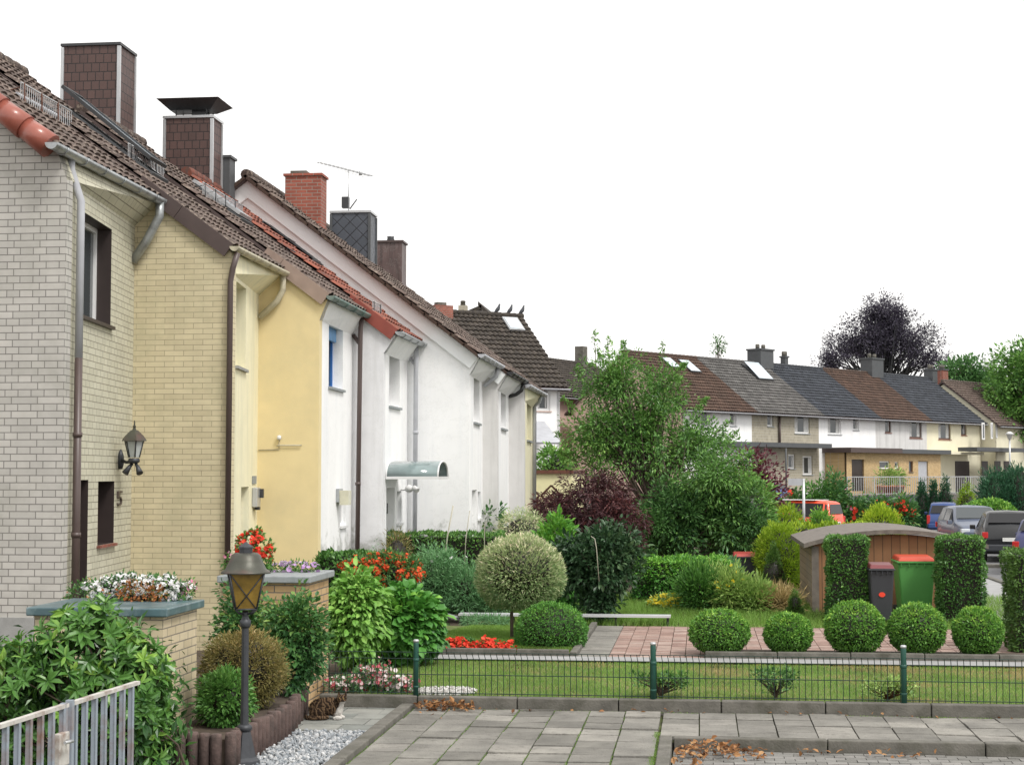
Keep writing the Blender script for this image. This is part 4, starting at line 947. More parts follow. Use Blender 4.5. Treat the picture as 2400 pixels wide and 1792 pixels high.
mb = MB(); fr.box(mb, u0+.28, u0+.40, z0+.15, z0+.30, .09, .15); fr.box(mb, u0+.2, u0+.34, z0-.05, z0-.002, .02, .1); mb.build('letterbox_flap', M_dkmetal, mbx)
Y2 = Hs[2]['Y'][0]-.012
mb = MB(); mb.tube([P(606, 1054, Y2), P(654, 1053, Y2), P(654, 1030, Y2)], .008, 5); mb.tube([P(648, 1045, Y2-.02), P(654, 1043, Y2-.02), P(707, 1043, Y2-.02)], .012, 5); cd = mb.build('conduit', M_cgut, HO[2])
mb = MB(); c = P(654, 1025, Y2-.03); mb.lathe(c, [(.02, -.04), (.04, -.02), (.035, .03), (.01, .04)], 10); mb.build('sensor', M_trim, cd)
# arched door canopy on house 4
fr = Hs[3]['fr']; ua, za = fr.hit(903, 1118); ub = ua+1.25; zt = za+.30; mb = MB(); n = 12; D = 1.0
arc = [(ua+(ub-ua)*(.5-.5*math.cos(PI*i/n)), za+(zt-za)*math.sin(PI*i/n)**.8) for i in range(n+1)]
vs = [fr.pt(u, z, .01) for u, z in arc]+[fr.pt(u, z, D) for u, z in arc]
mb.add(vs, [(i, i+1, n+2+i, n+1+i) for i in range(n)], True)
cn = mb.build('canopy', pm('smoked_acrylic', (.20, .26, .26), .1, .25, 2, coat=.5), HO[3]); sm_ = cn.modifiers.new('Solidify', 'SOLIDIFY'); sm_.thickness = .012
mb = MB()
for dd in (.02, D): mb.tube([fr.pt(u, z, dd) for u, z in arc], .018, 6)
for uu in (ua, ub): mb.bar(fr.pt(uu, za-.01, .01), fr.pt(uu, za-.01, D+.02), .05, .05)
mb.bar(fr.pt(ua, za-.01, D), fr.pt(ub, za-.01, D), .05, .05); mb.build('canopy_frame', M_trim, cn)
mb = MB(); q = fr.pt(fr.hit(938, 1125)[0], za-.25, .18); mb.lathe(q, [(.03, -.05), (.08, -.02), (.08, .06), (.02, .1)], 10); mb.tube([q, q-np.append(fr.n*.17, 0)], .02, 6); mb.tube([q+[.1, -.05, .05], q+[.18, -.1, -.02]], [.05, .06], 10); mb.build('wall_light', M_trim, HO[3])
# chimneys
H = Hs
chimney(HO[2], *(onY(147, 150, 28.9)[0], onY(279, 150, 28.9)[0]), 28.9, 29.75, 7.6, onY(200, 108, 28.9)[2], M_shingle, trim=M_alu, capm=M_dkmetal)
a, b = onY(386, 300, 31.2)[0], onY(497, 300, 31.2)[0]; ztop = onY(440, 277, 31.2)[2]
c2 = chimney(HO[3], a, b, 31.2, 31.85, 7.6, ztop, M_shingle, trim=M_alu)
mb = MB(); z = ztop+.05
A_ = [(a-.04, 31.1), (b+.04, 31.1), (b+.04, 31.95), (a-.04, 31.95)]; B_ = [(a-.12, 31.0), (b+.18, 31.0), (b+.18, 32.05), (a-.12, 32.05)]
mb.add([(x, y, z+.14) for x, y in [((a+b)/2-.42, 31.3), ((a+b)/2+.42, 31.3), ((a+b)/2+.42, 31.75), ((a+b)/2-.42, 31.75)]]+[(x, y, z+.32) for x, y in B_], [(0,3,2,1),(4,5,6,7),(0,1,5,4),(1,2,6,5),(2,3,7,6),(3,0,4,7)]); mb.build('rain_hood', M_dkmetal, c2)
mb = MB(); [mb.tube([(x, y, z), (x, y, z+.26)], .014, 5) for x in (a+.2, b-.15) for y in (31.3, 31.75)]; mb.box((a+b)/2+.0, (a+b)/2+.28, 31.4, 31.7, z, z+.14); mb.build('hood_support', M_dkmetal, c2)
chimney(HO[3], onY(517, 400, 32.05)[0], onY(543, 400, 32.05)[0], 31.9, 32.3, 7.2, onY(530, 372, 32)[2], M_greych, capm=M_greych)
Y = 34.2; c4_ = chimney(HO[4], onY(668, 450, Y)[0], onY(752, 450, Y)[0], Y, Y+.55, 6.0, onY(700, 412, Y)[2], M_redbrick, capm=M_redbrick)
mb = MB(); q = onY(702, 405, Y+.2); mb.box(q[0]-.18, q[0]+.18, Y+.1, Y+.4, q[2]-.06, q[2]+.03); mb.build('chimney_pot', M_concrete, c4_)
Y = 36.9; c5 = chimney(HO[5], onY(776, 550, Y)[0], onY(866, 550, Y)[0], Y, Y+.75, 6.0, onY(800, 499, Y)[2], M_slate, trim=M_greych)
Y = 40.2; c6 = chimney(HO[6], onY(878, 600, Y)[0], onY(942, 600, Y)[0], Y, Y+.62, 5.6, onY(900, 568, Y)[2], M_brownpanel, capm=M_verge, pots=1)
std_pipe(6, [(971, 740), (971, 710)], 41, .05, M_dkmetal, 'vent_pipe')
# television aerial on the slate chimney
Y = 37.2; b0 = onY(817, 495, Y); t0 = onY(816, 397, Y)
an = T('tv_aerial', 'roof aerial with long slanting boom on a mast above the slate clad chimney', 'aerial', b0)
MB().tube([b0, t0], .014, 6).build('mast', M_alu, an)
A, B = onY(745, 380, Y-1.2), onY(872, 413, Y+.9)
mb = MB(); mb.tube([A, B], .012, 5); d = norm(B-A); s_ = np.cross(d, (0, 0, 1)); s_ = norm(s_)
mb.build('boom', M_alu, an); mb = MB()
for i in range(14): q = A+(B-A)*(i+.5)/14; l = .09+.012*i; mb.tube([q-s_*l, q+s_*l], .006, 4)
q = A+(B-A)*.78; mb.tube([q-[0, 0, .05], q+[0, 0, .05]], .04, 6); mb.build('dipoles', M_alu, an)
mb = MB(); q = onY(811, 478, Y); mb.box(q[0]-.09, q[0]+.07, Y-.08, Y+.08, q[2]-.1, q[2]+.16); mb.tube([b0+[.03, 0, .05], b0+[.2, 0, .28]], .016, 5); mb.build('clamp_bracket', M_dkmetal, an)
# wall lantern beside number 5
fr = Hs[0]['fr']; ul, zl = fr.hit(278, 1078); q = fr.pt(ul, zl, 0)
ln = T('wall_lantern', 'dark six-sided coach lantern on a bracket above the house number', 'lantern', q)
mb = MB()
mb.lathe(q+np.append(fr.n*.03, 0), [(.03, -.13), (.05, -.06), (.05, .06), (.012, .16)], 8)
mb.build('wall_plate', M_iron, ln)
c = onY(314, 1078, q[1]-.25); mb = MB(); mb.tube([q+np.append(fr.n*.04, 0), (q+c)/2-[0, 0, .03], c-[0, 0, .02]], [.03, .022, .03], 8); mb.lathe(c, [(.05, -.05), (.09, -.02), (.08, .03)], 10); mb.build('bracket', M_iron, ln)
hz = onY(314, 1033, c[1])[2]-c[2]; tz = onY(314, 1007, c[1])[2]-c[2]; fz = onY(314, 985, c[1])[2]-c[2]
mb = MB(); mb.lathe(c, [(.075, .04), (.135, hz-.005)], 6, False); mb.build('glass', M_lglass, ln)
mb = MB(); [mb.tube([c+[.08*math.cos(a), .08*math.sin(a), .04], c+[.14*math.cos(a), .14*math.sin(a), hz]], .010, 4) for a in np.arange(6)*PI/3]; mb.build('frame', M_iron, ln)
mb = MB(); mb.lathe(c, [(.19, hz), (.18, hz+.02), (.145, hz+.07), (.06, tz-.01), (.03, tz), (.02, tz+.03), (.028, tz+.05), (.012, tz+.07), (.008, fz)], 6, False); mb.build('lantern_roof', M_lroof, ln)
mb = MB(); 
for dx in (-.06, .07): mb.tube([c+[dx*.4, 0, -.05], c+[dx, -.03, -.1], c+[dx*1.7, -.08, -.19]], [.02, .03, .05], 10)
mb.build('spotlight', M_iron, ln)
#=PART3=
# ================================================================ foreground brickwork, lamp post, gate, cat
def enclosure(label, Y0, Y1, pxl, pxr, pyc, brick, capm, zc):
    x0 = onY(pxl, pyc, Y0)[0]; x1 = onY(pxr, pyc, Y0)[0]
    t = T('bin_enclosure', label, 'enclosure', (x1, Y0, 0), group='brick bin enclosures by the entrance')
    mb = MB(); e = .06; mb.box(x0+e, x1-e, Y0+e, Y1-e, -.1, zc-.08); mb.build('brick_wall', brick, t)
    mb = MB(); mb.box(x0, x1, Y0, Y1, zc-.08, zc); mb.build('coping', capm, t, bevel=.012)
    return x0, x1
ex0, ex1 = enclosure('cream brick bin enclosure with dark green coping, half behind the big rhododendron', 14.7, 15.85, 60, 392, 1441, M_pillarbr1, M_greencap, 1.44)
fx0, fx1 = enclosure('ochre brick bin enclosure with grey coping behind the cat', 18.25, 19.5, 508, 727, 1368, M_pillarbr, M_slatecap, 1.52)
# garden lamp post
lc = onZ(572, 1787, 0); lp = T('lamp_post', 'small cast iron garden lamp post with four-sided amber lantern', 'lamp post', lc)
mb = MB(); prof = [(.155, 0), (.15, .03), (.115, .06), (.10, .12), (.075, .22), (.06, .29), (.062, .30)]; mb.lathe(lc, prof, 8, False); mb.lathe(lc, [(.05, .29), (.072, .31), (.072, .34), (.05, .36)], 16); mb.build('base', M_iron, lp)
mb = MB(); mb.lathe(lc, [(.042, .35), (.036, .6), (.034, 1.27)], 12, False); mb.lathe(lc, [(.035, 1.25), (.052, 1.27), (.052, 1.32), (.035, 1.335), (.028, 1.36), (.034, 1.38), (.028, 1.41)], 16); mb.build('pole', M_iron, lp)
r4 = PI/4+.35; zz0, zz1 = 1.43, 1.765; ra, rb_ = .135, .225
mb = MB(); mb.lathe(lc, [(ra*.96, zz0), (rb_*.96, zz1)], 4, False, r4); mb.build('lantern_glass', M_amber, lp)
mb = MB(); cor = lambda k, r, z: lc+np.array([r*math.cos(r4+k*PI/2), r*math.sin(r4+k*PI/2), z])
for k in range(4):
    mb.tube([cor(k, ra, zz0), cor(k, rb_, zz1)], .009, 5); mb.tube([cor(k, ra, zz0), cor(k+1, ra, zz0)], .009, 5)
    mb.tube([cor(k, ra, zz0), cor(k+1, rb_, zz1)], .0055, 5); mb.tube([cor(k+1, ra, zz0), cor(k, rb_, zz1)], .0055, 5)
    mb.tube([cor(k, .03, 1.38), cor(k, .09, 1.39), cor(k, ra, zz0)], .009, 5)
mb.build('lantern_frame', M_iron, lp)
mb = MB(); mb.lathe(lc, [(.05, 1.44), (.04, 1.53)], 8); mb.build('lamp_holder', M_dkmetal, lp)
mb = MB(); mb.lathe(lc, [(.235, zz1-.005), (.225, zz1+.012), (.19, zz1+.035), (.155, zz1+.11), (.135, zz1+.165), (.105, zz1+.185)], 24); rf = mb.build('lantern_roof', M_lroof, lp)
mb = MB(); mb.lathe(lc, [(.062, zz1+.18), (.064, zz1+.23), (.072, zz1+.232), (.07, zz1+.245), (.01, zz1+.285)], 8, False); mb.build('finial', M_iron, rf)
# blue-grey gate and railing
G0 = onZ(0, 1700, 1.0); G1 = onZ(318, 1600, 1.0); gd = norm((G1-G0)*[1, 1, 0]); gn = np.array([gd[1], -gd[0], 0.])
def onG(px): 
    r = ray(px, 1650); t = np.dot(G0-[0, 0, EYE], gn)/np.dot(r, gn); q = r*t; return np.dot(q-G0, gd)
def railing(name, label, s0, s1, cat_, spacing=.172):
    o = T(name, label, cat_, (*(G0+gd*s0)[:2], 0))
    mb = MB(); mb.bar(G0+gd*s0, G0+gd*s1, .045, .028); mb.build('top_rail', M_gatew, o)
    mb = MB(); mb.bar(G0+gd*s0-[0, 0, .85], G0+gd*s1-[0, 0, .85], .04, .03); mb.build('bottom_rail', M_gate, o)
    s = s0+.07
    while s < s1-.02:
        q = G0+gd*s; mb = MB(); mb.obox(q-gd*.004-[0, 0, .97]+gn*(-.02), gd*.010, gn*.036, (0, 0, .955)); mb.obox(q-gd*.012-[0, 0, .97]+gn*.018, gd*.030, gn*.006, (0, 0, .955)); mb.build('bar', M_gate, o); s += spacing
    return o
sp_ = onG(160)
g = railing('metal_gate', 'blue-grey metal gate leaf with rusty lock box', onG(0)-1.2, sp_-.03, 'gate')
q = G0+gd*(sp_-.07); MB().box(q[0]-.022, q[0]+.022, q[1]-.022, q[1]+.022, .03, 1.02).build('stile', M_gate, g)
mb = MB(); mb.obox(q-gd*.16-[0, 0, .42]+gn*.0, gd*.16, gn*.05, (0, 0, .24)); lb = mb.build('lock_case', M_gatew, g, bevel=.008)
mb = MB(); h_ = q-gd*.08-[0, 0, .24]+gn*.06; mb.tube([h_, h_+gn*.05, h_+gn*.05-gd*.13+[0, 0, .01]], .012, 7); mb.build('handle', M_alu, lb)
g2 = railing('metal_railing', 'blue-grey bar railing ending inside the rhododendron', sp_+.03, onG(322), 'railing')
q = G0+gd*(sp_+.02); MB().box(q[0]-.022, q[0]+.03, q[1]-.022, q[1]+.022, .0, 1.03).build('post', M_gate, g2)
# palisades round the planting bed
pl = T('palisade_edging', 'brown ribbed concrete palisades edging the raised planting bed', 'edging', (-4.9, 15, 0))
A = onZ(540, 1800, 0); B = onZ(672, 1722, 0); C_ = onZ(712, 1672, 0); pts = [A+(B-A)*s for s in np.linspace(0, 1, 15)]+[B+(C_-B)*s for s in np.linspace(.2, 1, 6)]
pts += [np.array([A[0]-.02-.112*i, A[1]+.05*math.sin(i*.7)-.05, 0]) for i in range(1, 7)]
for p in pts:
    mb = MB(); h = .34+rng.normal()*.008; mb.lathe((p[0], p[1], -.1), [(.054, 0), (.055, h+.05), (.050, h+.078), (.035, h+.082)], 10); mb.build('palisade', M_palis, pl)
MB().prism([(A[0]-.05, A[1], .26), (B[0]-.03, B[1], .26), (C_[0]-.02, C_[1]+.1, .26), (C_[0]-1.6, C_[1]+1, .26), (A[0]-1.6, A[1], .26)], (0, 0, -.4)).build('bed_soil', M_soil, pl)
# wire mesh fence
FY = 18.70; fx = [onY(p, 1580, FY)[0] for p in (975, 1531, 2118)]; fx.append(fx[2]+2.8); fe = T('wire_fence', 'low green wire mesh fence with round posts along the garden kerb', 'fence', (fx[0], FY, .12))
for x in fx:
    mb = MB(); mb.lathe((x, FY, .05), [(.032, 0), (.032, .68), (.028, .70)], 14); mb.lathe((x, FY, .05), [(.033, .47), (.038, .48), (.038, .50), (.033, .51)], 14); mb.lathe((x, FY, .05), [(.033, .17), (.037, .175), (.037, .19), (.033, .195)], 14); p = mb.build('post', M_fence, fe)
    MB().lathe((x, FY, .05), [(.034, .695), (.034, .715), (.024, .725)], 14).build('post_cap', M_alu, p)
for a, b in zip([fx1-.06]+fx, fx):
    mb = MB(); x0, x1 = a+.035, b-.035; n = int((x1-x0)/.0695); yo = -.03 if a > -4 else 0
    for i in range(n+1):
        x = x0+(x1-x0)*i/max(n, 1); mb.tube([(x, FY+.035, .135), (x, FY+.035, .55), (x-.012, FY-.02, .63)], .0042, 4, False)
    for z in (.158, .37, .55): mb.tube([(x0, FY+.031, z), (x1, FY+.031, z)], .005, 4, False)
    mb.tube([(x0-.012, FY-.02, .63), (x1-.012, FY-.02, .63)], .0045, 4, False); mb.build('mesh_panel', M_wire, fe)
# tabby cat
def make_cat():
    c = onZ(770, 1684, 0); c[1] = 17.72; c[0] = onY(768, 1684, c[1])[0]; c[2] = -.002
    mbl = bpy.data.metaballs.new('cat_shape'); mbl.resolution = .011; mbl.render_resolution = .011; mbl.threshold = .35
    def el(x, y, z, rx, ry, rz, ang=0, ax='Y'):
        e = mbl.elements.new(); e.type = 'ELLIPSOID'; e.co = (x, y, z); e.size_x, e.size_y, e.size_z = rx, ry, rz; e.radius = 1.28; e.stiffness = 2.2
        if ang: e.rotation = Matrix.Rotation(ang, 3, ax).to_quaternion()
    el(-.085, .0, .095, .115, .095, .10); el(-.02, .0, .118, .12, .085, .098); el(.055, -.005, .118, .085, .072, .10, -.25)
    el(-.09, -.06, .06, .085, .045, .065); el(-.09, .06, .06, .08, .045, .06)
    el(.105, -.015, .10, .058, .06, .09); el(.125, -.025, .155, .05, .048, .055)
    el(.150, -.045, .200, .054, .052, .047); el(.166, -.082, .186, .026, .022, .020)
    el(.115, -.075, .020, .05, .026, .022); el(.13, -.02, .020, .055, .024, .022)
    for i in range(9): a = i/8; el(-.19+.20*a, -.085-.045*math.sin(a*PI), .024, .028, .022, .022)   # tail wrapped round
    ob = bpy.data.objects.new('tmp', mbl); sc.collection.objects.link(ob); dg = bpy.context.evaluated_depsgraph_get(); dg.update()
    me = bpy.data.meshes.new_from_object(ob.evaluated_get(dg)); bpy.data.objects.remove(ob)
    V = [tuple(v.co) for v in me.vertices]; Fc = [list(p.vertices) for p in me.polygons]; bpy.data.meshes.remove(me)
    mb = MB(); mb.add(V, Fc, True)
    for s, px in ((-1, .118), (1, .152)):   # ears
        b = np.array([.126 if s < 0 else .178, -.045 if s < 0 else -.035, .234]); tip = b+[s*.012, -.004, .044]
        ring = [b+np.array([.020*math.cos(a), .011*math.sin(a), -.010]) for a in np.arange(8)*PI/4]; mb.add(ring+[tip], [(i, (i+1) % 8, 8) for i in range(8)], True)
    m, n, b, _ = newmat('tabby_fur'); tc = N(n, 'TexCoord').outputs['Object']
    mp = N(n, 'Mapping'); mp.inputs['Rotation'].default_value = (0, .35, 0); n.links.new(tc, mp.inputs[0])
    wv = N(n, 'TexWave'); wv.inputs['Scale'].default_value = 7.5; wv.inputs['Distortion'].default_value = 14; wv.inputs['Detail'].default_value = 3; wv.inputs['Detail Scale'].default_value = 1.6; n.links.new(mp.outputs[0], wv.inputs[0])
    col = ramp(n, wv.outputs['Fac'], [(.2, (.028, .019, .014, 1)), (.5, (.075, .046, .028, 1)), (.9, (.17, .11, .065, 1))])
    s = N(n, 'SeparateXYZ'); n.links.new(tc, s.inputs[0])
    nz = N(n, 'Math', operation='MULTIPLY_ADD'); n.links.new(noise(n, tc, 22, 3), nz.inputs[0]); nz.inputs[1].default_value = .05; 
    # white bib: to the right and low
    f = N(n, 'Math', operation='MULTIPLY_ADD'); n.links.new(s.outputs[2], f.inputs[0]); f.inputs[1].default_value = -.55; n.links.new(s.outputs[0], f.inputs[2]); n.links.new(f.outputs[0], nz.inputs[2])
    wh = ramp(n, nz.outputs[0], [(.078, (0, 0, 0, 1)), (.094, (1, 1, 1, 1))]); fz = N(n, 'Math', operation='LESS_THAN'); n.links.new(s.outputs[2], fz.inputs[0]); fz.inputs[1].default_value = .20
    mm = N(n, 'Math', operation='MULTIPLY'); n.links.new(wh, mm.inputs[0]); n.links.new(fz.outputs[0], mm.inputs[1])
    col = mixc(n, mm.outputs[0], col, (.62, .59, .55, 1))
    v2 = ramp(n, noise(n, tc, 60, 4), [(.3, (.7, .7, .7, 1)), (.7, (1.25, 1.25, 1.25, 1))]); col = mixc(n, .6, col, v2, 'MULTIPLY')
    n.links.new(col, b.inputs['Base Color']); b.inputs['Roughness'].default_value = .95; b.inputs['Specular IOR Level'].default_value = .1
    bumpn(n, b, noise(n, tc, 150, 3), .8, .006)
    o = MB(); o.v = [tuple(np.array(v)*1.13+c) for v in mb.v]; o.f = mb.f; o.m = mb.m; o.sm = mb.sm
    cat_o = o.build('tabby_cat', m, None, c); tag(cat_o, 'brown tabby cat with white bib sitting curled up on the entrance slabs', 'cat')
    me_ = cat_o
    for dx, dy in ((.138, -.093), (.176, -.086)):
        e = MB(); e.lathe(c+np.array([dx, dy, .206])*1.13, [(.002, -.008), (.009, 0), (.002, .008)], 8); e.build('eye', M_amber, me_)
    # fur tufts
    me2 = cat_o.data; nn_ = len(me2.polygons); K = 9000; idx = rng.integers(0, nn_, K)
    cen = np.zeros(nn_*3); me2.polygons.foreach_get('center', cen); nor = np.zeros(nn_*3); me2.polygons.foreach_get('normal', nor); cen = cen.reshape(-1, 3)[idx]; nor = nor.reshape(-1, 3)[idx]
    D = norm(nor*.45+np.array([-.8, 0, -.5])+rv(K)*.35); tm = (np.array([(-.5,0,0),(.5,0,0),(0,1,0)]), np.array([(0,1,2)]))
    V, Fc, R = inst(tm, cen+rv(K)*.004+c, *frames(D, nor), np.tile([.0045, .016, .016], (K, 1)), rng.random(K)); npmesh('fur', V, Fc, m, cat_o)
make_cat()
# ================================================================ shed, bins, garden furniture
SY = 31.0; sx0 = onY(1907, 1400, SY)[0]; sx1 = onY(2292, 1400, SY)[0]
sh = T('garden_shed', 'low brown plank shed with grey curved roof behind the clipped hedge blocks', 'shed', (sx0, SY, .1))
zl = onY(1907, 1277, SY)[2]; zpk = onY(2080, 1252, SY)[2]; n = 18
arc = [(sx0+(sx1-sx0)*i/n, zl+(zpk-zl)*(1-(2*i/n-1)**2)) for i in range(n+1)]
mb = MB(); mb.prism([(sx0, SY, .05)]+[(x, SY, z) for x, z in arc]+[(sx1, SY, .05)], (0, .06, 0)); mb.build('front_wall', M_wood, sh)
MB().box(sx0, sx0+.06, SY+.061, SY+4.2, .05, zl).build('side_wall', M_woodg, sh); MB().box(sx1-.06, sx1, SY+.061, SY+4.2, .05, zl).build('side_wall', M_woodg, sh)
mb = MB(); e = .16; ar = [(sx0-.18+(sx1-sx0+.36)*i/n, zl-.05+(zpk-zl+.06)*(1-(2*i/n-1)**2)) for i in range(n+1)]
mb.prism([(x, SY-e, z+.005) for x, z in ar]+[(x, SY-e, z+.085) for x, z in ar[::-1]], (0, 4.5, 0)); mb.build('roof', M_woodt, sh)
mb = MB(); mb.box(sx0-.03, sx0+.1, SY-.03, SY-.002, .05, zl-.02); mb.build('corner_post', M_woodt, sh)
def wheelie(label, pxl, pxr, pyt, Y, body, lid, spot=False, W=None, yaw=0, lab2=None):
    a = onY(pxl, pyt, Y); b = onY(pxr, pyt, Y); w_ = b[0]-a[0]; x = (a[0]+b[0])/2; H_ = a[2]-.1; D = w_*1.15
    t = T('wheelie_bin', label, 'bin', (x, Y, .1), yaw or .02, group='wheeled rubbish bins in the garden')
    mb = MB(); k = .40; zt = H_-.09
    lo = [(-w_*k*.92, .02, .06), (w_*k*.92, .02, .06), (w_*k*.92, D*.8, .06), (-w_*k*.92, D*.8, .06)]; hi = [(-w_*.47, -.05, zt), (w_*.47, -.05, zt), (w_*.47, D*.92, zt), (-w_*.47, D*.92, zt)]
    mb.add(lo+hi, [(0,3,2,1),(4,5,6,7),(0,1,5,4),(1,2,6,5),(2,3,7,6),(3,0,4,7)]); mb.build('body', body, t, bevel=.03)
    mb = MB(); mb.box(-w_*.5, w_*.5, -.09, D*.95, zt, zt+.035); 
    for i in range(5): xx = -w_*.4+i*w_*.2; mb.box(xx-.008, xx+.008, -.085, -.05, zt-.07, zt)
    mb.build('rim', body, t, bevel=.008)
    mb = MB(); z0 = zt+.036; mb.add([(-w_*.48, -.1, z0), (w_*.48, -.1, z0), (w_*.48, D*.93, z0), (-w_*.48, D*.93, z0), (-w_*.42, -.02, z0+.065), (w_*.42, -.02, z0+.065), (w_*.44, D*.88, z0+.09), (-w_*.44, D*.88, z0+.09)], [(0,3,2,1),(4,5,6,7),(0,1,5,4),(1,2,6,5),(2,3,7,6),(3,0,4,7)]); mb.build('lid', lid, t, bevel=.02)
    mb = MB(); mb.tube([(-w_*.4, D+.02, zt-.02), (w_*.4, D+.02, zt-.02)], .015, 8); mb.build('handle', M_tyre, t)
    for s in (-1, 1): mb = MB(); mb.tube([(s*w_*.36, D*.85, .1), (s*w_*.46, D*.85, .1)], .1, 14); mb.build('wheel', M_tyre, t)
    if spot:
        mb = MB(); pts = [(.035+.05*math.cos(a)*1.1-.035, -.028, .52+.042*math.sin(a)) for a in np.arange(16)*PI/8]; mb.prism(pts, (0, .02, 0)); mb.build('sticker', M_redspot, t)
    return t
wheelie('narrow anthracite bin with maroon lid and a round red sticker', 2035, 2097, 1324, 28.6, M_dbin, M_lidm, True)
wheelie('wide green bin with orange-red lid in front of the shed', 2101, 2194, 1307, 29.9, M_gbin, M_lido)
wheelie('black bin with red lid standing beyond the perennials and hedge', 1717, 1776, 1298, 37.5, M_dbin, M_lidr)
# raised bed edging boards
mb = MB(); a, b = onY(1075, 1446, 27.9), onY(1572, 1441, 28.0); mb.box(a[0], b[0], 27.85, 28.12, .25, .285); be = T('bed_edging', 'long silver metal board on low supports beyond the clipped boxwood dome', 'edging', (a[0], 27.9, .1)); mb.build('board', M_silver, be)
for i in range(5): x = a[0]+.05+(b[0]-a[0]-.1)*i/4; mb = MB(); mb.box(x-.02, x+.02, 27.95, 28.05, .05, .25); mb.build('support', M_dkmetal, be)
p = onY(1004, 1428, 28.6); q = onY(1073, 1449, 27.9); mb = MB(); mb.bar(p, q, .12, .05); be2 = mb.build('bed_edging_end', M_slatecap, None, p, bevel=.005); tag(be2, 'short grey sloping edging board left of the long silver board', 'edging')
# canes
for lab, pts_ in (('stout grey cane leaning right above the clipped hedge', [(1030, 1330), (1048, 1260), (1062, 1184)]), ('thin cane standing upright behind the feathery plants', [(1082, 1330), (1092, 1260), (1101, 1196)]),
                ('short cane with a bent tip behind the variegated ball', [(1134, 1300), (1136, 1228), (1141, 1221)]), ('wavy pale stake in front of the dark leaved tree', [(1404, 1362), (1398, 1285), (1394, 1262), (1385, 1256)])):
    Yc = 29.0 if 'dark leaved' not in lab else 27.6; mb = MB(); P_ = [onY(x, y, Yc) for x, y in pts_]
    if 'dark' not in lab: P_[0] = np.array([P_[0][0], Yc, .1])
    mb.tube(P_, .013 if 'stout' in lab else .008, 6); o = mb.build('garden_cane', M_cane, None, P_[0]); tag(o, lab, 'cane', 'canes in the vegetable patch')
# brown diamond trellis fence panel and yellow wall beyond
TY = 43.0
def tp(x, y): return onY(x, y, TY)
tr = T('trellis_screen', 'rust brown screen panel with diamond lattice windows beside the purple maple', 'trellis', (*tp(1240, 1190)[:2], .1))
mb = MB(); mb.prism([tp(1215, 1157), tp(1240, 1137+44), tp(1262, 1160), tp(1262, 1195), tp(1215, 1195)][::-1], (0, .05, 0)); mb.build('panel', M_rust, tr)
mb = MB()
for cx, cy, r in ((1240, 1161, 24), (1292, 1161, 24)):
    A4 = [tp(cx-r, cy), tp(cx, cy-r), tp(cx+r, cy), tp(cx, cy+r)]
    for i in range(4): mb.bar(A4[i], A4[(i+1) % 4], .05, .05)
    for f in (.5,): mb.bar((A4[0]+A4[1])/2, (A4[2]+A4[3])/2, .025, .03); mb.bar((A4[1]+A4[2])/2, (A4[3]+A4[0])/2, .025, .03)
mb.build('lattice', M_rust, tr)
yw0, yw1 = onY(1240, 1100, 54)[0], onY(1340, 1100, 54)[0]; zt = onY(1280, 1101, 54)[2]
yw = T('garage', 'low pale yellow garage wall with brown coping behind the trellis', 'garage', (yw0, 54, 0)); MB().box(yw0, yw1, 54, 60, -.3, zt-.12).build('wall', M_yellowwall, yw); MB().box(yw0-.05, yw1+.05, 53.9, 60.1, zt-.119, zt).build('coping', M_rust, yw)
# ================================================================ houses of the rear rows
def house(name, label, fr, u0, u1, zb, ze, back, rise, wallm, roofm, group=None, gables=(True, True), holes=(), ov=.45, tw=.23, n=4, gablem=None, wallR=None):
    t = T(name, label, 'house', fr.pt(u0, zb), group=group); nb = -fr.n; zr = ze+rise
    holes = [h for h in holes]
    mb = MB(); wallpanel(mb, fr, u0, u1, zb, ze, holes, .15); mb.build('front_wall', wallm, t)
    gm = gablem or wallm; mb = MB()
    B_ = 2*back
    for u, ok in ((u0, gables[0]), (u1, gables[1])):
        if ok: mb.prism([fr.pt(u, zb), fr.pt(u, ze), fr.pt(u, zr-.1, -back), fr.pt(u, ze, -B_), fr.pt(u, zb, -B_)], fr.pt(.15 if u == u0 else -.15, 0)-fr.pt(0, 0))
    fr.box(mb, u0+.16, u1-.16, zb, ze-.1, -B_, -B_+.15); mb.build('side_wall' if any(gables) else 'rear_wall', gm, t)
    s = rise/back; g0 = .15 if gables[0] else 0; g1 = .15 if gables[1] else 0; zo = ze-s*ov
    O = fr.pt(u0-g0, zo+.09, ov); E_ = fr.pt(u1+g1, zo+.09, ov)-O; U = fr.pt(0, zr+.12, -back)-fr.pt(0, zo+.09, ov)
    roofslope('roof', O, E_, U, roofm, t, tw, .30, .04, n, .065)
    O2 = fr.pt(u0-g0, zo+.09, -B_-ov); roofslope('roof_rear', O2, E_, fr.pt(0, zr+.12, -back)-fr.pt(0, zo+.09, -B_-ov), roofm, t, tw, .34, .035, 2, .04)
    mb = MB(); mb.prism([fr.pt(u0-g0, zo-.04, ov), fr.pt(u0-g0, zo+.07, ov), fr.pt(u0-g0, zr+.09, -back), fr.pt(u0-g0, zo+.07, -B_-ov), fr.pt(u0-g0, zo-.04, -B_-ov), fr.pt(u0-g0, zr-.02, -back)], E_); mb.build('roof_deck', M_verge, t)
    mb = MB(); L = np.linalg.norm(E_); k = int(L/.36)
    for i in range(k): mb.tube([O+U+E_*(i/k)+[0, 0, .02], O+U+E_*((i+1)/k)+[0, 0, .035]], [.11, .125], 8)
    mb.build('ridge_tiles', roofm, t)
    mb = MB(); gutter(mb, fr.pt(u0-g0, zo+.05, ov+.07), fr.pt(u1+g1, zo+.05, ov+.07), .07, 6); mb.build('gutter', M_gpipe, t)
    t['_'] = 0; del t['_']; return t
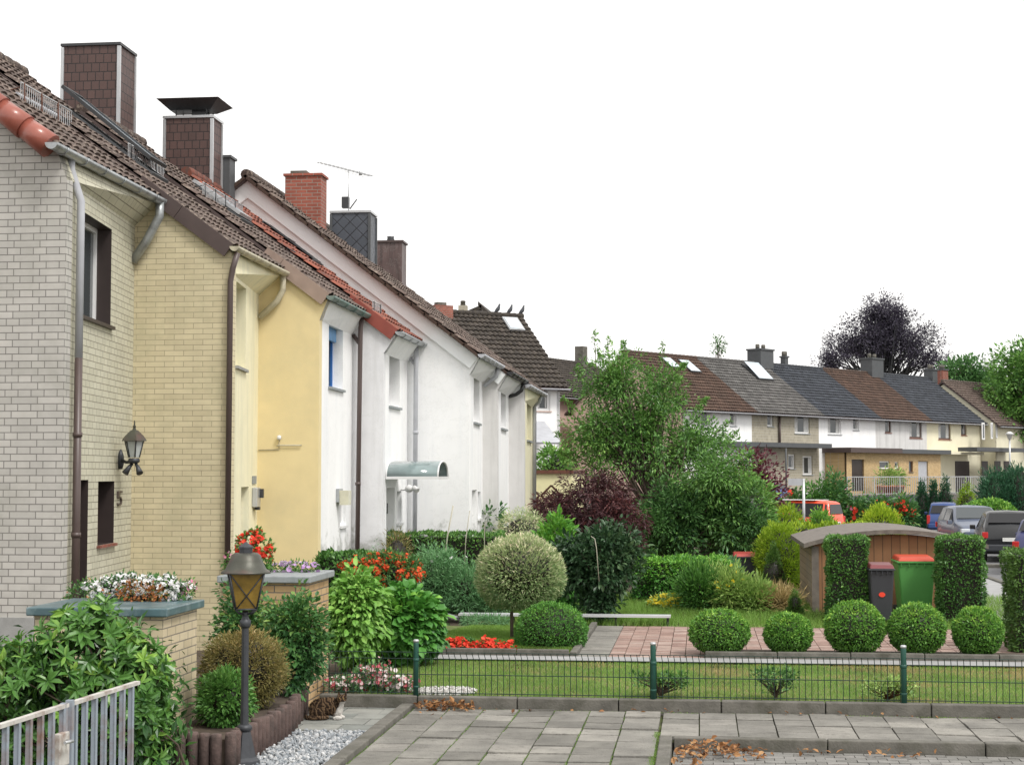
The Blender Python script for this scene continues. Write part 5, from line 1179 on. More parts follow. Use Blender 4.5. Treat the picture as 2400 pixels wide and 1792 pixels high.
def slopept(fr, px, py, ze, s):   # hit of a pixel ray with the front roof slope: z = ze - s*d
    r = ray(px, py); n3 = np.array([fr.n[0]*s, fr.n[1]*s, 1.]); o = np.array([fr.o[0], fr.o[1], ze])
    t = np.dot(o-[0, 0, EYE], n3)/np.dot(r, n3); q = r*t+[0, 0, EYE]; return np.dot(q[:2]-fr.o, fr.u), np.dot(q[:2]-fr.o, fr.n), q[2]
def roofwin(t, fr, px, py, ze, s, wu=.8, wl=1.1, open_=0, fm=None):
    u, d, z = slopept(fr, px, py, ze, s); f = math.hypot(1, s); up = np.append(-fr.n, s)/f; nn = np.append(fr.n*s, 1)/f; o = np.array([*(fr.pt(u, 0, d)[:2]), z])+nn*.16; e = np.append(fr.u, 0)
    mb = MB(); mb.obox(o-e*.07-up*.07, e*(wu+.14), up*(wl+.14), nn*.07); w_ = mb.build('skylight', fm or M_dkmetal, t)
    h = up*math.cos(open_)+nn*math.sin(open_); o2 = o+nn*.085; MB().add([o2, o2+e*wu, o2+e*wu+h*wl, o2+h*wl], [(0, 1, 2, 3)]).build('pane', M_skyglass, w_)
ZE = 6.4; q1 = onZ(1640, 950, ZE); q2 = onZ(2313, 985, ZE); RF0 = Fr(q1, q2); o1 = RF0.pt(0, 0, -.45); RF = Fr(o1, RF0.pt(RF0.L, 0, -.45))
def U(px, py=1010, d=0): return RF.hit(px, py, d)[0]
bord = [U(1597), U(1762), U(1919), U(2052), U(2172), U(2298)]
WZ = 1.4; BK = 3.9; RS = 2.95
def W(pxl, pyt, pxr, pyb, d=0): a = RF.hit(pxl, pyt, d); b = RF.hit(pxr, pyb, d); return [a[0], b[0], b[1], a[1]]
names = ['white fronted terraced house with pink gable and brown roof', 'terraced house with rough beige stone front and grey roof', 'white terraced house under blue-black roof in the rear row',
         'pale terraced house under the reddish brown roof in the rear row', 'cream terraced house under dark slate coloured roof']
wms = [M_white, M_stone, M_white, M_grey, M_creamfar]; rms = [M_tileB, M_tileG, M_tileS, M_tileB, M_tileS]
wins = [[(W(1638, 960, 1670, 1003), 0), (W(1711, 962, 1726, 998), 0)], [(W(1798, 966, 1813, 999), 0), (W(1862, 968, 1898, 1016), 0), (W(1847, 1064, 1864, 1098), 0), (W(1881, 1068, 1905, 1112), 0)],
        [(W(1940, 976, 1972, 1018), 0), (W(1999, 978, 2013, 1008), 0), (W(1942, 1076, 1972, 1122), 0)], [(W(2074, 981, 2089, 1014), 1), (W(2131, 983, 2161, 1027), 1)], [(W(2199, 984, 2229, 1030), 1), (W(2252, 988, 2266, 1020), 1)]]
RH = []
for i in range(5):
    hs = [w_[0] for w_ in wins[i]]
    h = house('row_house', names[i], RF, bord[i], bord[i+1], WZ, ZE, BK, RS, wms[i], rms[i], 'rear terrace houses', (i == 0, i == 4), hs, gablem=M_pink if i == 0 else None); RH.append(h)
    for w_, st in wins[i]: window(h, RF, w_, .1, M_bframe if st else M_wframe, .09, 0, True, True, sm=M_redbrick if st else M_slatecap)
s_ = RS/BK
roofwin(RH[0], RF, 1616, 876, ZE, s_, .9, 1.1); roofwin(RH[0], RF, 1570, 866, ZE, s_, .8, .9); roofwin(RH[1], RF, 1775, 893, ZE, s_, 1.5, 1.5, .12)
def rchim(t, px, pyt, wu, wd, zb, mat, dback, **k):
    u = U(px, 800, -dback); c = RF.pt(u, 0, -dback); z = onY(px, pyt, c[1])[2]; e = np.append(RF.u, 0); nn = np.append(RF.n, 0)
    mb = MB(); mb.obox(np.array([c[0], c[1], zb])-e*wu/2-nn*wd/2, e*wu, nn*wd, (0, 0, z-zb)); cc = mb.build('chimney', mat, t)
    mb = MB(); mb.obox(np.array([c[0], c[1], z])-e*(wu/2+.06)-nn*(wd/2+.06), e*(wu+.12), nn*(wd+.12), (0, 0, .1)); mb.build('chimney_cap', M_greych, cc)
    mb = MB(); [mb.lathe(np.array([c[0], c[1], z+.1])+e*(j-.5)*wu*.45, [(.13, 0), (.13, .25), (.1, .3)], 8) for j in range(2)]; mb.build('chimney_pot', M_concrete, cc)
rchim(RH[1], 1782, 822, 1.4, 1.0, 8.3, M_greych, 3.9); rchim(RH[2], 1838, 838, .35, .35, 8.6, M_greych, 4.2); rchim(RH[3], 2043, 843, 1.5, .9, 8.3, M_greych, 3.9); rchim(RH[4], 2180, 868, .7, .7, 8.3, M_greych, 3.9)
# flat canopies and the sand brick extension
def slab(t, name, pxl, pxr, py0, py1, d0, d1, mat):
    a = RF.hit(pxl, py0, d1); b = RF.hit(pxr, py1, d1); mb = MB(); RF.box(mb, a[0], b[0], min(a[1], b[1]), min(a[1], b[1])+abs(a[1]-RF.hit(pxl, py0+11, d1)[1]), d0, d1); return mb.build(name, mat, t)
slab(RH[1], 'canopy_roof', 1722, 1950, 1043, 1050, .003, 1.0, M_greych)
mb = MB(); a = RF.hit(1842, 1050, 1.4); mb.tube([RF.pt(a[0], a[1], 1.4), RF.pt(a[0], 1.4, 1.4)], .05, 8); mb.build('canopy_post', M_greych, RH[1])
mb = MB(); a = RF.hit(1827, 962, .1); mb.tube([RF.pt(a[0], 6.1, .1), RF.pt(a[0], 4.2, .1)], .07, 8); mb.build('downpipe', M_bpipe, RH[1])
ED = 1.5; eu0, eu1 = U(1984, 1100, ED), U(2205, 1100, ED); ez = RF.hit(1984, 1060, ED)[1]; exF = Fr(RF.pt(0, 0, ED), RF.pt(10, 0, ED))
ext = T('house_extension', 'single storey sand brick porch block with flat brown roof along the rear terrace', 'extension', RF.pt(eu0, WZ, ED))
eh = [W(1996, 1076, 2026, 1150, ED), W(2061, 1080, 2085, 1098, ED), W(2097, 1082, 2106, 1098, ED), W(2130, 1080, 2140, 1106, ED), W(2152, 1080, 2176, 1150, ED)]
for h in eh: h[2] = max(h[2], WZ+.02)
mb = MB(); wallpanel(mb, exF, eu0, eu1, WZ, ez, eh, .15); exF.box(mb, eu0, eu0+.15, WZ, ez, -ED+.01, -.16); exF.box(mb, eu1-.15, eu1, WZ, ez, -ED+.01, -.16); mb.build('brick_wall', M_sand, ext)
mb = MB(); exF.box(mb, eu0-.3, (eu0+eu1)/2, ez+.002, ez+.30, -ED+.01, .5); mb.build('flat_roof', M_verge, ext); mb = MB(); exF.box(mb, (eu0+eu1)/2+.02, eu1+.6, ez+.001, ez+.26, -ED+.01, .45); mb.build('flat_roof', M_greych, ext)
for j, h in enumerate(eh):
    if j in (0, 4): mb = MB(); exF.box(mb, h[0]+.03, h[1]-.03, h[2], h[3]-.03, -.14, -.08); mb.build('door', M_dkbrown if j == 0 else M_gpipe, ext)
    else: window(ext, exF, h, .08, M_bframe if j == 3 else M_wframe, .07, 0, True, False)
# cream end canopy and lower walls
ez2 = RF.hit(2215, 1064, 1.0)[1]; eu2, eu3 = U(2210, 1100, 1.0), U(2300, 1100, 1.0)
mb = MB(); RF.box(mb, eu2, eu3, ez2, ez2+.16, .005, 1.2); mb.build('canopy_roof', M_creamfar, RH[4])
h_ = W(2238, 1080, 2272, 1150); 
mb = MB(); RF.box(mb, h_[0], h_[1], WZ, h_[3], .005, .03); dd = mb.build('door', M_dkbrown, RH[4])
# last house, set forward at the far right end
LF = Fr(RF.pt(bord[5]+.2, 0, 1.0), RF.pt(bord[5]+9, 0, 1.0)); lw = [LF.hit(2318, 990), LF.hit(2331, 1030)]
lh = house('row_house', 'cream house at the far right end with purplish brown roof', LF, 0, 7.2, WZ, 6.25, 3.9, 2.9, M_creamfar, M_tile, 'rear terrace houses', (True, True), [])
for a, b, c, d in ((2300, 990, 2307, 1030), (2321, 990, 2326, 1028), (2333, 992, 2337, 1026)):
    (u0, z1), (u1, z0) = LF.hit(a, b), LF.hit(c, d); mb = MB(); LF.box(mb, u0, u1, z0, z1, .004, .05); w_ = mb.build('window', M_wframe, lh); mb = MB(); LF.box(mb, u0+.1, u1-.1, z0+.1, z1-.1, .05, .06); mb.build('pane', M_glass, w_)
(u0, z0) = LF.hit(2297, 1055, 1.6); mb = MB(); LF.box(mb, u0, u0+7, z0-.05, z0+.22, .005, 1.4); mb.build('canopy_roof', M_greych, lh)
for px in (2300, 2330, 2352): (u0, z1) = LF.hit(px, 1080); mb = MB(); LF.box(mb, u0, u0+.9, WZ, z1, .004, .04); mb.build('door', M_dkbrown, lh)
u0 = U(2160, 860, -4.2); c = RF.pt(u0, 8.3, -4.2); 
rchim(lh, 2206, 868, .8, .6, 8.0, M_redbrick, 4.4)
# terrace in front of the rear row
terr = MB(); tu0, tu1 = U(1990, 1150, 4), U(2420, 1150, 4)
RF.box(terr, -14, tu0, -1, WZ-.3, -9, 2.2); RF.box(terr, tu0, tu1+8, -1, WZ, -9, 4.0); tag(terr.build('terrace_ground', M_concrete), kind='structure')
mb = MB(); a = RF.hit(1990, 1157, 4.02); RF.box(mb, tu0, U(2145, 1160, 4.03), .6, WZ+.03, 4.01, 4.2); o = mb.build('retaining_wall', M_greych, None, RF.pt(tu0, 0, 4)); tag(o, 'dark low retaining wall below the terrace railing', 'wall')
rl = T('terrace_railing', 'thin grey metal railing along the raised terrace of the rear row', 'railing', RF.pt(tu0, WZ, 3.9)); rz = RF.hit(2050, 1117, 3.9)[1]
mb = MB(); mb.bar(RF.pt(tu0, rz, 3.9), RF.pt(tu1, rz, 3.9), .05, .05); mb.build('hand_rail', M_alu, rl); mb = MB(); mb.bar(RF.pt(tu0, WZ+.12, 3.9), RF.pt(tu1, WZ+.12, 3.9), .04, .04); mb.build('bottom_rail', M_alu, rl)
nb_ = 95
for i in range(nb_): u = tu0+(tu1-tu0)*i/nb_; mb = MB(); mb.bar(RF.pt(u, WZ, 3.9), RF.pt(u, rz, 3.9), .03 if i % 12 else .07, .03 if i % 12 else .07); mb.build('baluster', M_alu, rl)
for px, lab in ((2067, 'leftmost of the terracotta pots on the terrace edge'), (2086, 'middle terracotta pot on the terrace edge'), (2103, 'widest terracotta pot, rightmost on the terrace edge')):
    u = U(px, 1148, 3.4); c = RF.pt(u, WZ, 3.4); mb = MB(); r = .3 if px < 2100 else .42; mb.lathe(c, [(r*.7, 0), (r, .5), (r*1.1, .5), (r*1.1, .6), (r*.9, .6)], 14); tag(mb.build('plant_pot', M_terr, None, c), lab, 'pot', 'terracotta pots on the terrace')
# brown-roofed white house in the middle with pigeons
MZ = 6.5; mp1 = onZ(1080, 883, MZ); mp2 = onZ(1338, 892, MZ); mf = Fr(mp1, mp2); mf = Fr(mf.pt(-14, 0, -.45), mf.pt(mf.L, 0, -.45))
a = mf.hit(1258, 905); b = mf.hit(1290, 963); mh_hole = [a[0], b[0], b[1], a[1]]
mh = house('row_house', 'white house with mossy dark brown roof where three pigeons sit', mf, 0, mf.L-.25, -.5, MZ, 3.2, 2.8, M_white, M_tileM, None, (True, True), [mh_hole])
window(mh, mf, mh_hole, .1, M_wframe, .11, 0, True, True, sm=M_pink); roofwin(mh, mf, 1193, 779, MZ, 2.8/3.2, .62, .75, 0, M_alu)
(u0, z0) = mf.hit(1258, 1050, 1.6); (u1, z1) = mf.hit(1306, 1020, 1.0); mb = MB()
mb.add([mf.pt(u0-2, z1+.6, .01), mf.pt(u1, z1+.6, .01), mf.pt(u1-.4, z1-.3, 1.9), mf.pt(u0-2, z1-.3, 1.9)], [(0, 3, 2, 1)]); o = mb.build('porch_roof', M_gpipe, mh); o.modifiers.new('Solidify', 'SOLIDIFY').thickness = .08
def mchim(px0, px1, pyt, mat, dback, w_, zb=8.8):
    u = mf.hit((px0+px1)/2, 740, -dback)[0]; c = mf.pt(u, 0, -dback); wu = (px1-px0)*c[1]/3800; z = onY(px0, pyt, c[1])[2]; mb = MB(); mf.box(mb, u-wu/2, u+wu/2, zb, z, -dback-w_/2, -dback+w_/2); cc = mb.build('chimney', mat, mh)
    mb = MB(); mf.box(mb, u-wu*.25, u+wu*.25, z+.002, z+.14, -dback-.15, -dback+.15); mb.build('chimney_pot', M_concrete, cc)
mchim(1008, 1056, 717, M_redbrick, 3.2, .7)
for px, py, lab in ((1166, 727, 'left pigeon of three on the mossy roof ridge'), (1195, 730, 'middle pigeon of three on the mossy roof ridge'), (1223, 732, 'right pigeon of three, close to the roof ridge end')):
    u, z = mf.hit(px, py+13, -3.2); c = mf.pt(u, MZ+2.95, -3.2); c[2] = MZ+2.97
    mb = MB(); pts = [c+np.array(p_) for p_ in ((-.17, 0, .04), (-.10, 0, .10), (-.03, 0, .17), (.03, 0, .24), (.06, 0, .32), (.075, 0, .39), (.09, 0, .43), (.13, 0, .42))]
    mb.tube(pts, [.02, .05, .08, .085, .06, .04, .042, .008], 10); pg = mb.build('pigeon', pm('pigeon_feathers', (.07, .075, .085), .8, .2, 20) if 'pigeon_feathers' not in MATS else MATS['pigeon_feathers'], None, c); tag(pg, lab, 'pigeon', 'pigeons on the roof ridge')
    mb = MB(); mb.tube([c+[.0, 0, .12], c+[.01, 0, -.02]], .012, 4); mb.build('leg', M_terr, pg)
# smaller houses seen between
q1 = onZ(1290, 893, 6.2); 
bf = Fr(onY(1285, 900, 92), onY(1510, 900, 104)); bh = house('row_house', 'house mostly hidden by the tall green tree, with dark tiled roof', bf, 0, bf.L, -.5, 7.3, 3.6, 2.3, M_pink, M_tileM, None, (True, True), [])
u = bf.hit(1362, 820, -3.6)[0]; c = bf.pt(u, 0, -3.6); mb = MB(); bf.box(mb, u-.3, u+.3, 8.6, onY(1362, 812, c[1])[2], -3.9, -3.3); mb.build('chimney', M_concrete, bh)
gf = Fr(onY(1046, 760, 100), onY(1100, 760, 96)); 
gb = T('row_house', 'distant house with only its brown gable tip above the mossy roof', 'house', onY(1110, 760, 98)*[1, 1, 0])
A_ = [onY(x, y, 98) for x, y in ((1080, 760), (1083, 745), (1130, 725), (1152, 748), (1152, 760))]; A_ = [A_[0]*[1, 1, 0]]+A_[1:4]+[A_[4]*[1, 1, 0]]
mb = MB(); mb.prism(A_, (0, 6, 0)); mb.build('gable_wall', M_white, gb); mb = MB(); 
for p_, q_ in ((A_[1], A_[2]), (A_[2], A_[3])): d_ = norm(q_-p_); mb.obox(p_-d_*.3-[0, .4, 0], (q_-p_)+d_*.3, (0, 7, 0), (0, 0, .25))
mb.build('roof', M_tileM, gb); c = onY(1085, 740, 95); mb = MB(); mb.box(c[0]-.25, c[0]+.25, 94.8, 95.3, 8, onY(1085, 716, 95)[2]); cc = mb.build('chimney', M_stone, gb); mb = MB(); mb.lathe(onY(1085, 716, 95.05), [(.16, 0), (.14, .2), (.18, .22), (.1, .3)], 8); mb.build('chimney_pot', M_concrete, cc)
#=PART4=
# ================================================================ cars (local frame: +y is the car's front)
def car(label, rear_or_front, px, py, Y, yaw, L, Wd, H, mat, kind, zb=None, roof=None, van=False, group='cars parked along the far road'):
    """px,py: ground pixel of the car's nearest left corner; rear_or_front tells which end faces the camera"""
    c = onY(px, py, Y); z0 = gz(Y)+.03 if zb is None else zb
    flip = rear_or_front == 'front'
    hw = Wd/2
    t = T('parked_car', label, 'car', (0, 0, 0), yaw+(PI if flip else 0)+1e-4, group)
    R = Matrix.Rotation(yaw, 3, 'Z'); off = R @ Vector((hw, L/2, 0)); t.location = (c[0]+off.x, Y+off.y, z0)
    # side outline: y from rear (-L/2) to front (+L/2): (y, belt, top, topwidth)
    B = H*.60
    if kind == 'hatch': prof = [(-.50, .45, .45), (-.495, .62, .66), (-.465, .62, .72), (-.37, .63, .97), (-.20, .63, 1.0), (.02, .62, .99), (.22, .61, .66), (.40, .58, .60), (.48, .50, .52), (.50, .42, .44)]; rg = (2, 3); fg = (5, 6)
    else: prof = [(-.50, .40, .42), (-.495, .54, .60), (-.485, .54, .62), (-.455, .55, .95), (-.40, .55, .99), (.12, .55, 1.0), (.25, .54, .62), (.42, .50, .56), (.485, .44, .48), (.50, .36, .38)]; rg = (2, 3); fg = (5, 6)
    def sect(y, b, tp):
        k = 1-.10*max(0, (abs(y)-.38)/.12)**2; w_ = hw*k; bz, tz = b*H, max(tp*H, b*H+.01); tw = w_*(1-.26*min(1, (tz-bz)/(H*.38)))
        zlow = .20*H if abs(y) < .47 else .26*H
        return [(w_*.90, zlow-.02), (w_*.985, zlow+.08), (w_, H*.38), (w_*.985, bz-.03), (w_*.96, bz), (tw, tz-.03), (tw*.86, tz), (0, tz+.025)]
    S = [sect(*p) for p in prof]; ys = [p[0]*L for p in prof]; mb = MB(); n = 8
    vs = []
    for s, y in zip(S, ys): vs += [(x, y, z) for x, z in s]+[(-x, y, z) for x, z in s[::-1][1:]]
    m = 15; fs = [(i*m+k, i*m+k+1, (i+1)*m+k+1, (i+1)*m+k) for i in range(len(S)-1) for k in range(m-1)]
    mb.add(vs, [f[::-1] for f in fs], True); mb.add([vs[k] for k in range(m)], [list(range(m))]); mb.add([vs[(len(S)-1)*m+k] for k in range(m)], [list(range(m))[::-1]])
    mb.box(-hw*.85, hw*.85, -L*.44, L*.44, .16*H, .3*H)
    b_ = mb.build('body', mat if not isinstance(mat, list) else mat[0], t)
    b_.data.update()
    # glass
    def P3(i, f, side, a=0, yo=0):  # point on side between belt and roof at station i
        (x0, z0_), (x1, z1_) = S[i][4], S[i][5]; return np.array([(x0+(x1-x0)*f+.012)*side, ys[i]+yo, z0_+(z1_-z0_)*f])
    for side in (-1, 1):
        for (i, j) in ((3, 4), (4, 5), (5, 6)):
            if j == 6:
                q = [P3(i, .12, side, 0, .06), P3(j, .2, side, 0, -.45), P3(j, .5, side, 0, -.45), P3(i, .9, side, 0, .02)]; q[1] = P3(i, .12, side)*.35+P3(j, .3, side)*.65; q[2] = q[1]+np.array([-.0*side, -.02, .06])
            else: q = [P3(i, .12, side, 0, .05), P3(j, .12, side, 0, -.05), P3(j, .92, side, 0, -.05), P3(i, .92, side, 0, .05)]
            MB().poly(q if side > 0 else q[::-1]).build('side_window', M_glassd, t)
    def endglass(i, j, nm, lo=.14, hi=.9):
        A = [np.array([S[i][4][0]*.90, ys[i], S[i][7][1]]), np.array([S[j][5][0]*.88, ys[j], S[j][6][1]])]; q0 = A[0]+(A[1]-A[0])*lo; q1 = A[0]+(A[1]-A[0])*hi; d = A[1]-A[0]; nn = np.array([0, -d[2], d[1]]) if j < 5 else np.array([0, d[2], -d[1]]); nn = nn/np.linalg.norm(nn); nn = nn*(1 if (nn[1] < 0) == (j < 5) else -1)*.03
        MB().poly([q0+nn, q0*[-1, 1, 1]+nn, q1*[-1, 1, 1]+nn, q1+nn]).build(nm, M_glassd if not flip else M_glass, t)
    endglass(rg[0], rg[1], 'rear_window'); endglass(fg[1], fg[0], 'windscreen')
    for side in (-1, 1):
        x = side*hw
        mb = MB(); zt_ = .60*H if kind == 'hatch' else .62*H; mb.box(x*.78, x*.985, -L*.5+.0, -L*.5+.10, zt_-(.19 if kind == 'hatch' else .45), zt_); mb.build('tail_light', M_rlight, t, bevel=.02)
        mb = MB(); mb.box(x*.62, x*.965, L*.5-.22, L*.5-.02, .40*H, .52*H); mb.build('headlight', M_wlight, t, bevel=.03)
        mb = MB(); mb.box(x*1.01 if side > 0 else x*1.01-.16, x*1.01+.16 if side > 0 else x*1.01, L*.17, L*.21, .60*H, .69*H); mb.build('wing_mirror', mat if not isinstance(mat, list) else mat[0], t, bevel=.02)
        for yy in (-.31, .31):
            c_ = np.array([x*.90, yy*L, .30]); w = MB(); w.tube([c_-[side*.10, 0, 0], c_+[side*.10, 0, 0]], .30, 20); wh = w.build('wheel', M_tyre, t)
            w = MB(); w.tube([c_+[side*.08, 0, 0], c_+[side*.108, 0, 0]], .19, 14); w.build('rim', M_rim, wh)
    mb = MB(); mb.box(-.26, .26, -L*.5-.025, -L*.5+.02, .42*H, .42*H+.11); mb.build('number_plate', M_plate, t)
    for y0_, y1_, z0_ in ((-L*.5-.05, -L*.5+.1, .22*H), (L*.5-.1, L*.5+.04, .2*H)): MB().box(-hw*.9, hw*.9, y0_, y1_, z0_, z0_+.14*H).build('bumper', M_dbin if kind == 'hatch' else mat, t, bevel=.04)
    if flip: mb = MB(); mb.box(-.26, .26, L*.5+.042, L*.5+.06, .24*H, .24*H+.11); mb.build('number_plate', M_plate, t)
    return t
car('black hatchback parked with its rear and big red tail light to the camera', 'rear', 2302, 1318, 49.5, -.10, 4.1, 1.70, 1.50, M_blkP, 'hatch')
car('dark silver car facing the camera between the blue van and black hatchback', 'front', 2252, 1290, 56, .06, 4.2, 1.72, 1.50, M_silvP, 'hatch')
car('blue high-roofed van seen from behind, farthest of the parked cars', 'rear', 2172, 1250, 86, -.16, 3.9, 1.66, 1.66, M_blueP, 'van')
car('dark violet-blue car cut off by the right edge of the photo', 'rear', 2372, 1335, 43.5, -.28, 4.2, 1.72, 1.46, M_navyP, 'hatch')
rvn = car('red and white high-roofed van half hidden by golden bushes', 'rear', 1944, 1248, 72, 1.0, 3.3, 1.5, 1.75, M_redP, 'van', group=None)
mb = MB(); mb.box(-.62, .62, -.9, 1.35, 1.775, 1.80); mb.box(-.66, .66, .5, 1.3, 1.0, 1.1); mb.build('white_roof_panel', M_whP, rvn, bevel=.02)
car('blue car glimpsed behind the wine red shrub at the stone house', 'rear', 1815, 1172, 91, .9, 4.0, 1.7, 1.45, M_blueP, 'hatch', .75, group=None)
# street sign pole
c = onY(1884, 1200, 60); b = onY(1884, 1121, 60); tp_ = T('sign_post', 'slim grey post with small plate seen edge-on beyond the golden bushes', 'post', (c[0], 60, -.1)); mb = MB(); mb.tube([(c[0], 60, -.1), (c[0], 60, b[2])], .05, 8); mb.build('pole', M_alu, tp_)
mb = MB(); mb.box(c[0]-.55, c[0]-.02, 59.98, 60.02, b[2]-.25, b[2]); mb.build('plate', M_gpipe, tp_)
sl_ = RF.pt(U(2366, 1100, 3), 0, 3); c = onY(2366, 1020, sl_[1]); t = T('street_lamp', 'white-topped lamp post at the far right end of the rear row', 'lamp post', (c[0], c[1], WZ)); MB().tube([(c[0], c[1], WZ), (c[0], c[1], c[2]-.2)], .06, 8).build('pole', M_alu, t); MB().lathe((c[0], c[1], c[2]-.25), [(.12, 0), (.2, .3), (.32, .34), (.1, .5)], 12).build('lamp_head', M_trim, t)
# ================================================================ vegetation
# clipped boxwood balls: one modelled, the others copied with their own size and turn
def ball(name, label, px, pyt, pyb, pxl, pxr, Y, n, mat, L=.035, group=None, zc=.0, asp=.5):
    x0, x1, z0, z1 = pbox(pxl, pxr, pyt, pyb, Y); c = np.array([(x0+x1)/2, Y, (z0+z1)/2]); r = np.array([(x1-x0)/2, (x1-x0)/2, (z1-z0)/2])
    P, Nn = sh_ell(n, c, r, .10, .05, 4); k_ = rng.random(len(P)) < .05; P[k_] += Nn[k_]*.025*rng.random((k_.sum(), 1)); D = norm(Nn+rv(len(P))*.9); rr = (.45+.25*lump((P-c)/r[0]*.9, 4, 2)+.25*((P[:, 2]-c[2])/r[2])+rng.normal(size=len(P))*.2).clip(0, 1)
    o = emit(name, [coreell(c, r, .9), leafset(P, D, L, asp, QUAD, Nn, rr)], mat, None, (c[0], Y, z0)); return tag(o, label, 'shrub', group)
G = 'clipped boxwood balls along the brick driveway'
for lab, a in (('first clipped ball from the left, largest gap of pavers to its left', (1685, 1428, 1533, 1616, 1756, 23.45)), ('smallest clipped ball, second from the left beside the brick driveway', (1848, 1436, 1533, 1792, 1903, 23.42)),
               ('largest clipped ball, below the left hedge block and dark bin', (2005, 1408, 1533, 1933, 2073, 23.42)), ('clipped ball directly below the green bin', (2148, 1414, 1535, 2083, 2215, 23.42)), ('clipped ball at the right, beside the tall brown-tinged hedge', (2293, 1422, 1537, 2234, 2350, 23.42))):
    px, yt, yb, l, r_, Y = a; ball('boxwood_ball', lab, px, yt, yb, l, r_, Y, 9500, L_boxy, .034, G)
ball('boxwood_dome', 'large smooth clipped boxwood dome on the rear lawn', 1292, 1410, 1552, 1207, 1376, 24.3, 15000, L_box, .030)
# hedge blocks
bush('hedge_block', 'left upright clipped hedge block in front of the shed', 'hedge', (1942, 2030, 1257, 1465, ), 29.2, .7, L_hedge, 9000, .05, shape='box', zb=.08, amp=.25, group='clipped hedge blocks at the shed', light=.35)
bush('hedge_block', 'right upright clipped hedge block between the green bin and parked cars', 'hedge', (2200, 2297, 1258, 1465), 29.2, .8, L_hedge, 10000, .05, shape='box', zb=.08, amp=.3, group='clipped hedge blocks at the shed', light=.35)
bush('tall_hedge', 'tall hedge with brownish patches at the right edge of the photo', 'hedge', (2368, 2490, 1292, 1530), 24.6, 1.0, L_conk, 14000, .045, shape='box', zb=.08, amp=.35, light=.2)
bush('long_hedge', 'long dark clipped hedge below the white gable wall', 'hedge', (885, 1185, 1252, 1400), 31.0, .8, L_hedge, 14000, .055, shape='box', zb=.1, amp=.3, light=.45)
bush('low_hedge', 'bright topped hedge below the big green tree', 'hedge', (1490, 1705, 1312, 1420), 33.5, 1.0, L_hyd, 11000, .07, shape='box', zb=.1, amp=.4, light=.8)
bush('dark_hedge', 'short dark round-leaved hedge behind the light green broad-leaved shrub', 'hedge', (752, 868, 1298, 1400), 25.0, .7, L_hedge, 5000, .06, asp=.7, shape='box', zb=.1, amp=.3, light=.2)
# variegated standard willow
x0, x1, z0, z1 = pbox(1115, 1323, 1252, 1440, 25.2); c = np.array([(x0+x1)/2, 25.2, (z0+z1)/2]); r = np.array([(x1-x0)/2, (x1-x0)/2, (z1-z0)/2])
tw = T('standard_willow', 'variegated cream and green ball tree on a slim stem', 'tree', (*onY(1200, 1500, 25.2)[:2], .12))
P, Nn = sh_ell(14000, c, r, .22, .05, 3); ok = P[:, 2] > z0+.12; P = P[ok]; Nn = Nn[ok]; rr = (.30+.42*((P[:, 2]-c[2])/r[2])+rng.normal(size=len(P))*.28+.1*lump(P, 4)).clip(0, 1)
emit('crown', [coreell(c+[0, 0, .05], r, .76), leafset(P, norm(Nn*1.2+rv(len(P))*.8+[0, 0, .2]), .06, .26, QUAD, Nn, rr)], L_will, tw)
mb = MB(); b = onY(1200, 1502, 25.2); mb.tube([b, onY(1199, 1430, 25.2), c-[0.05, 0, r[2]*.5]], [.03, .026, .02], 8); [mb.tube([onY(1200, 1430, 25.2), (c+onY(1200, 1430, 25.2))/2+rv(1)[0]*.15, c+rv(1)[0]*r*.6], [.02, .013, .006], 5) for _ in range(10)]; mb.build('trunk', M_bark, tw)
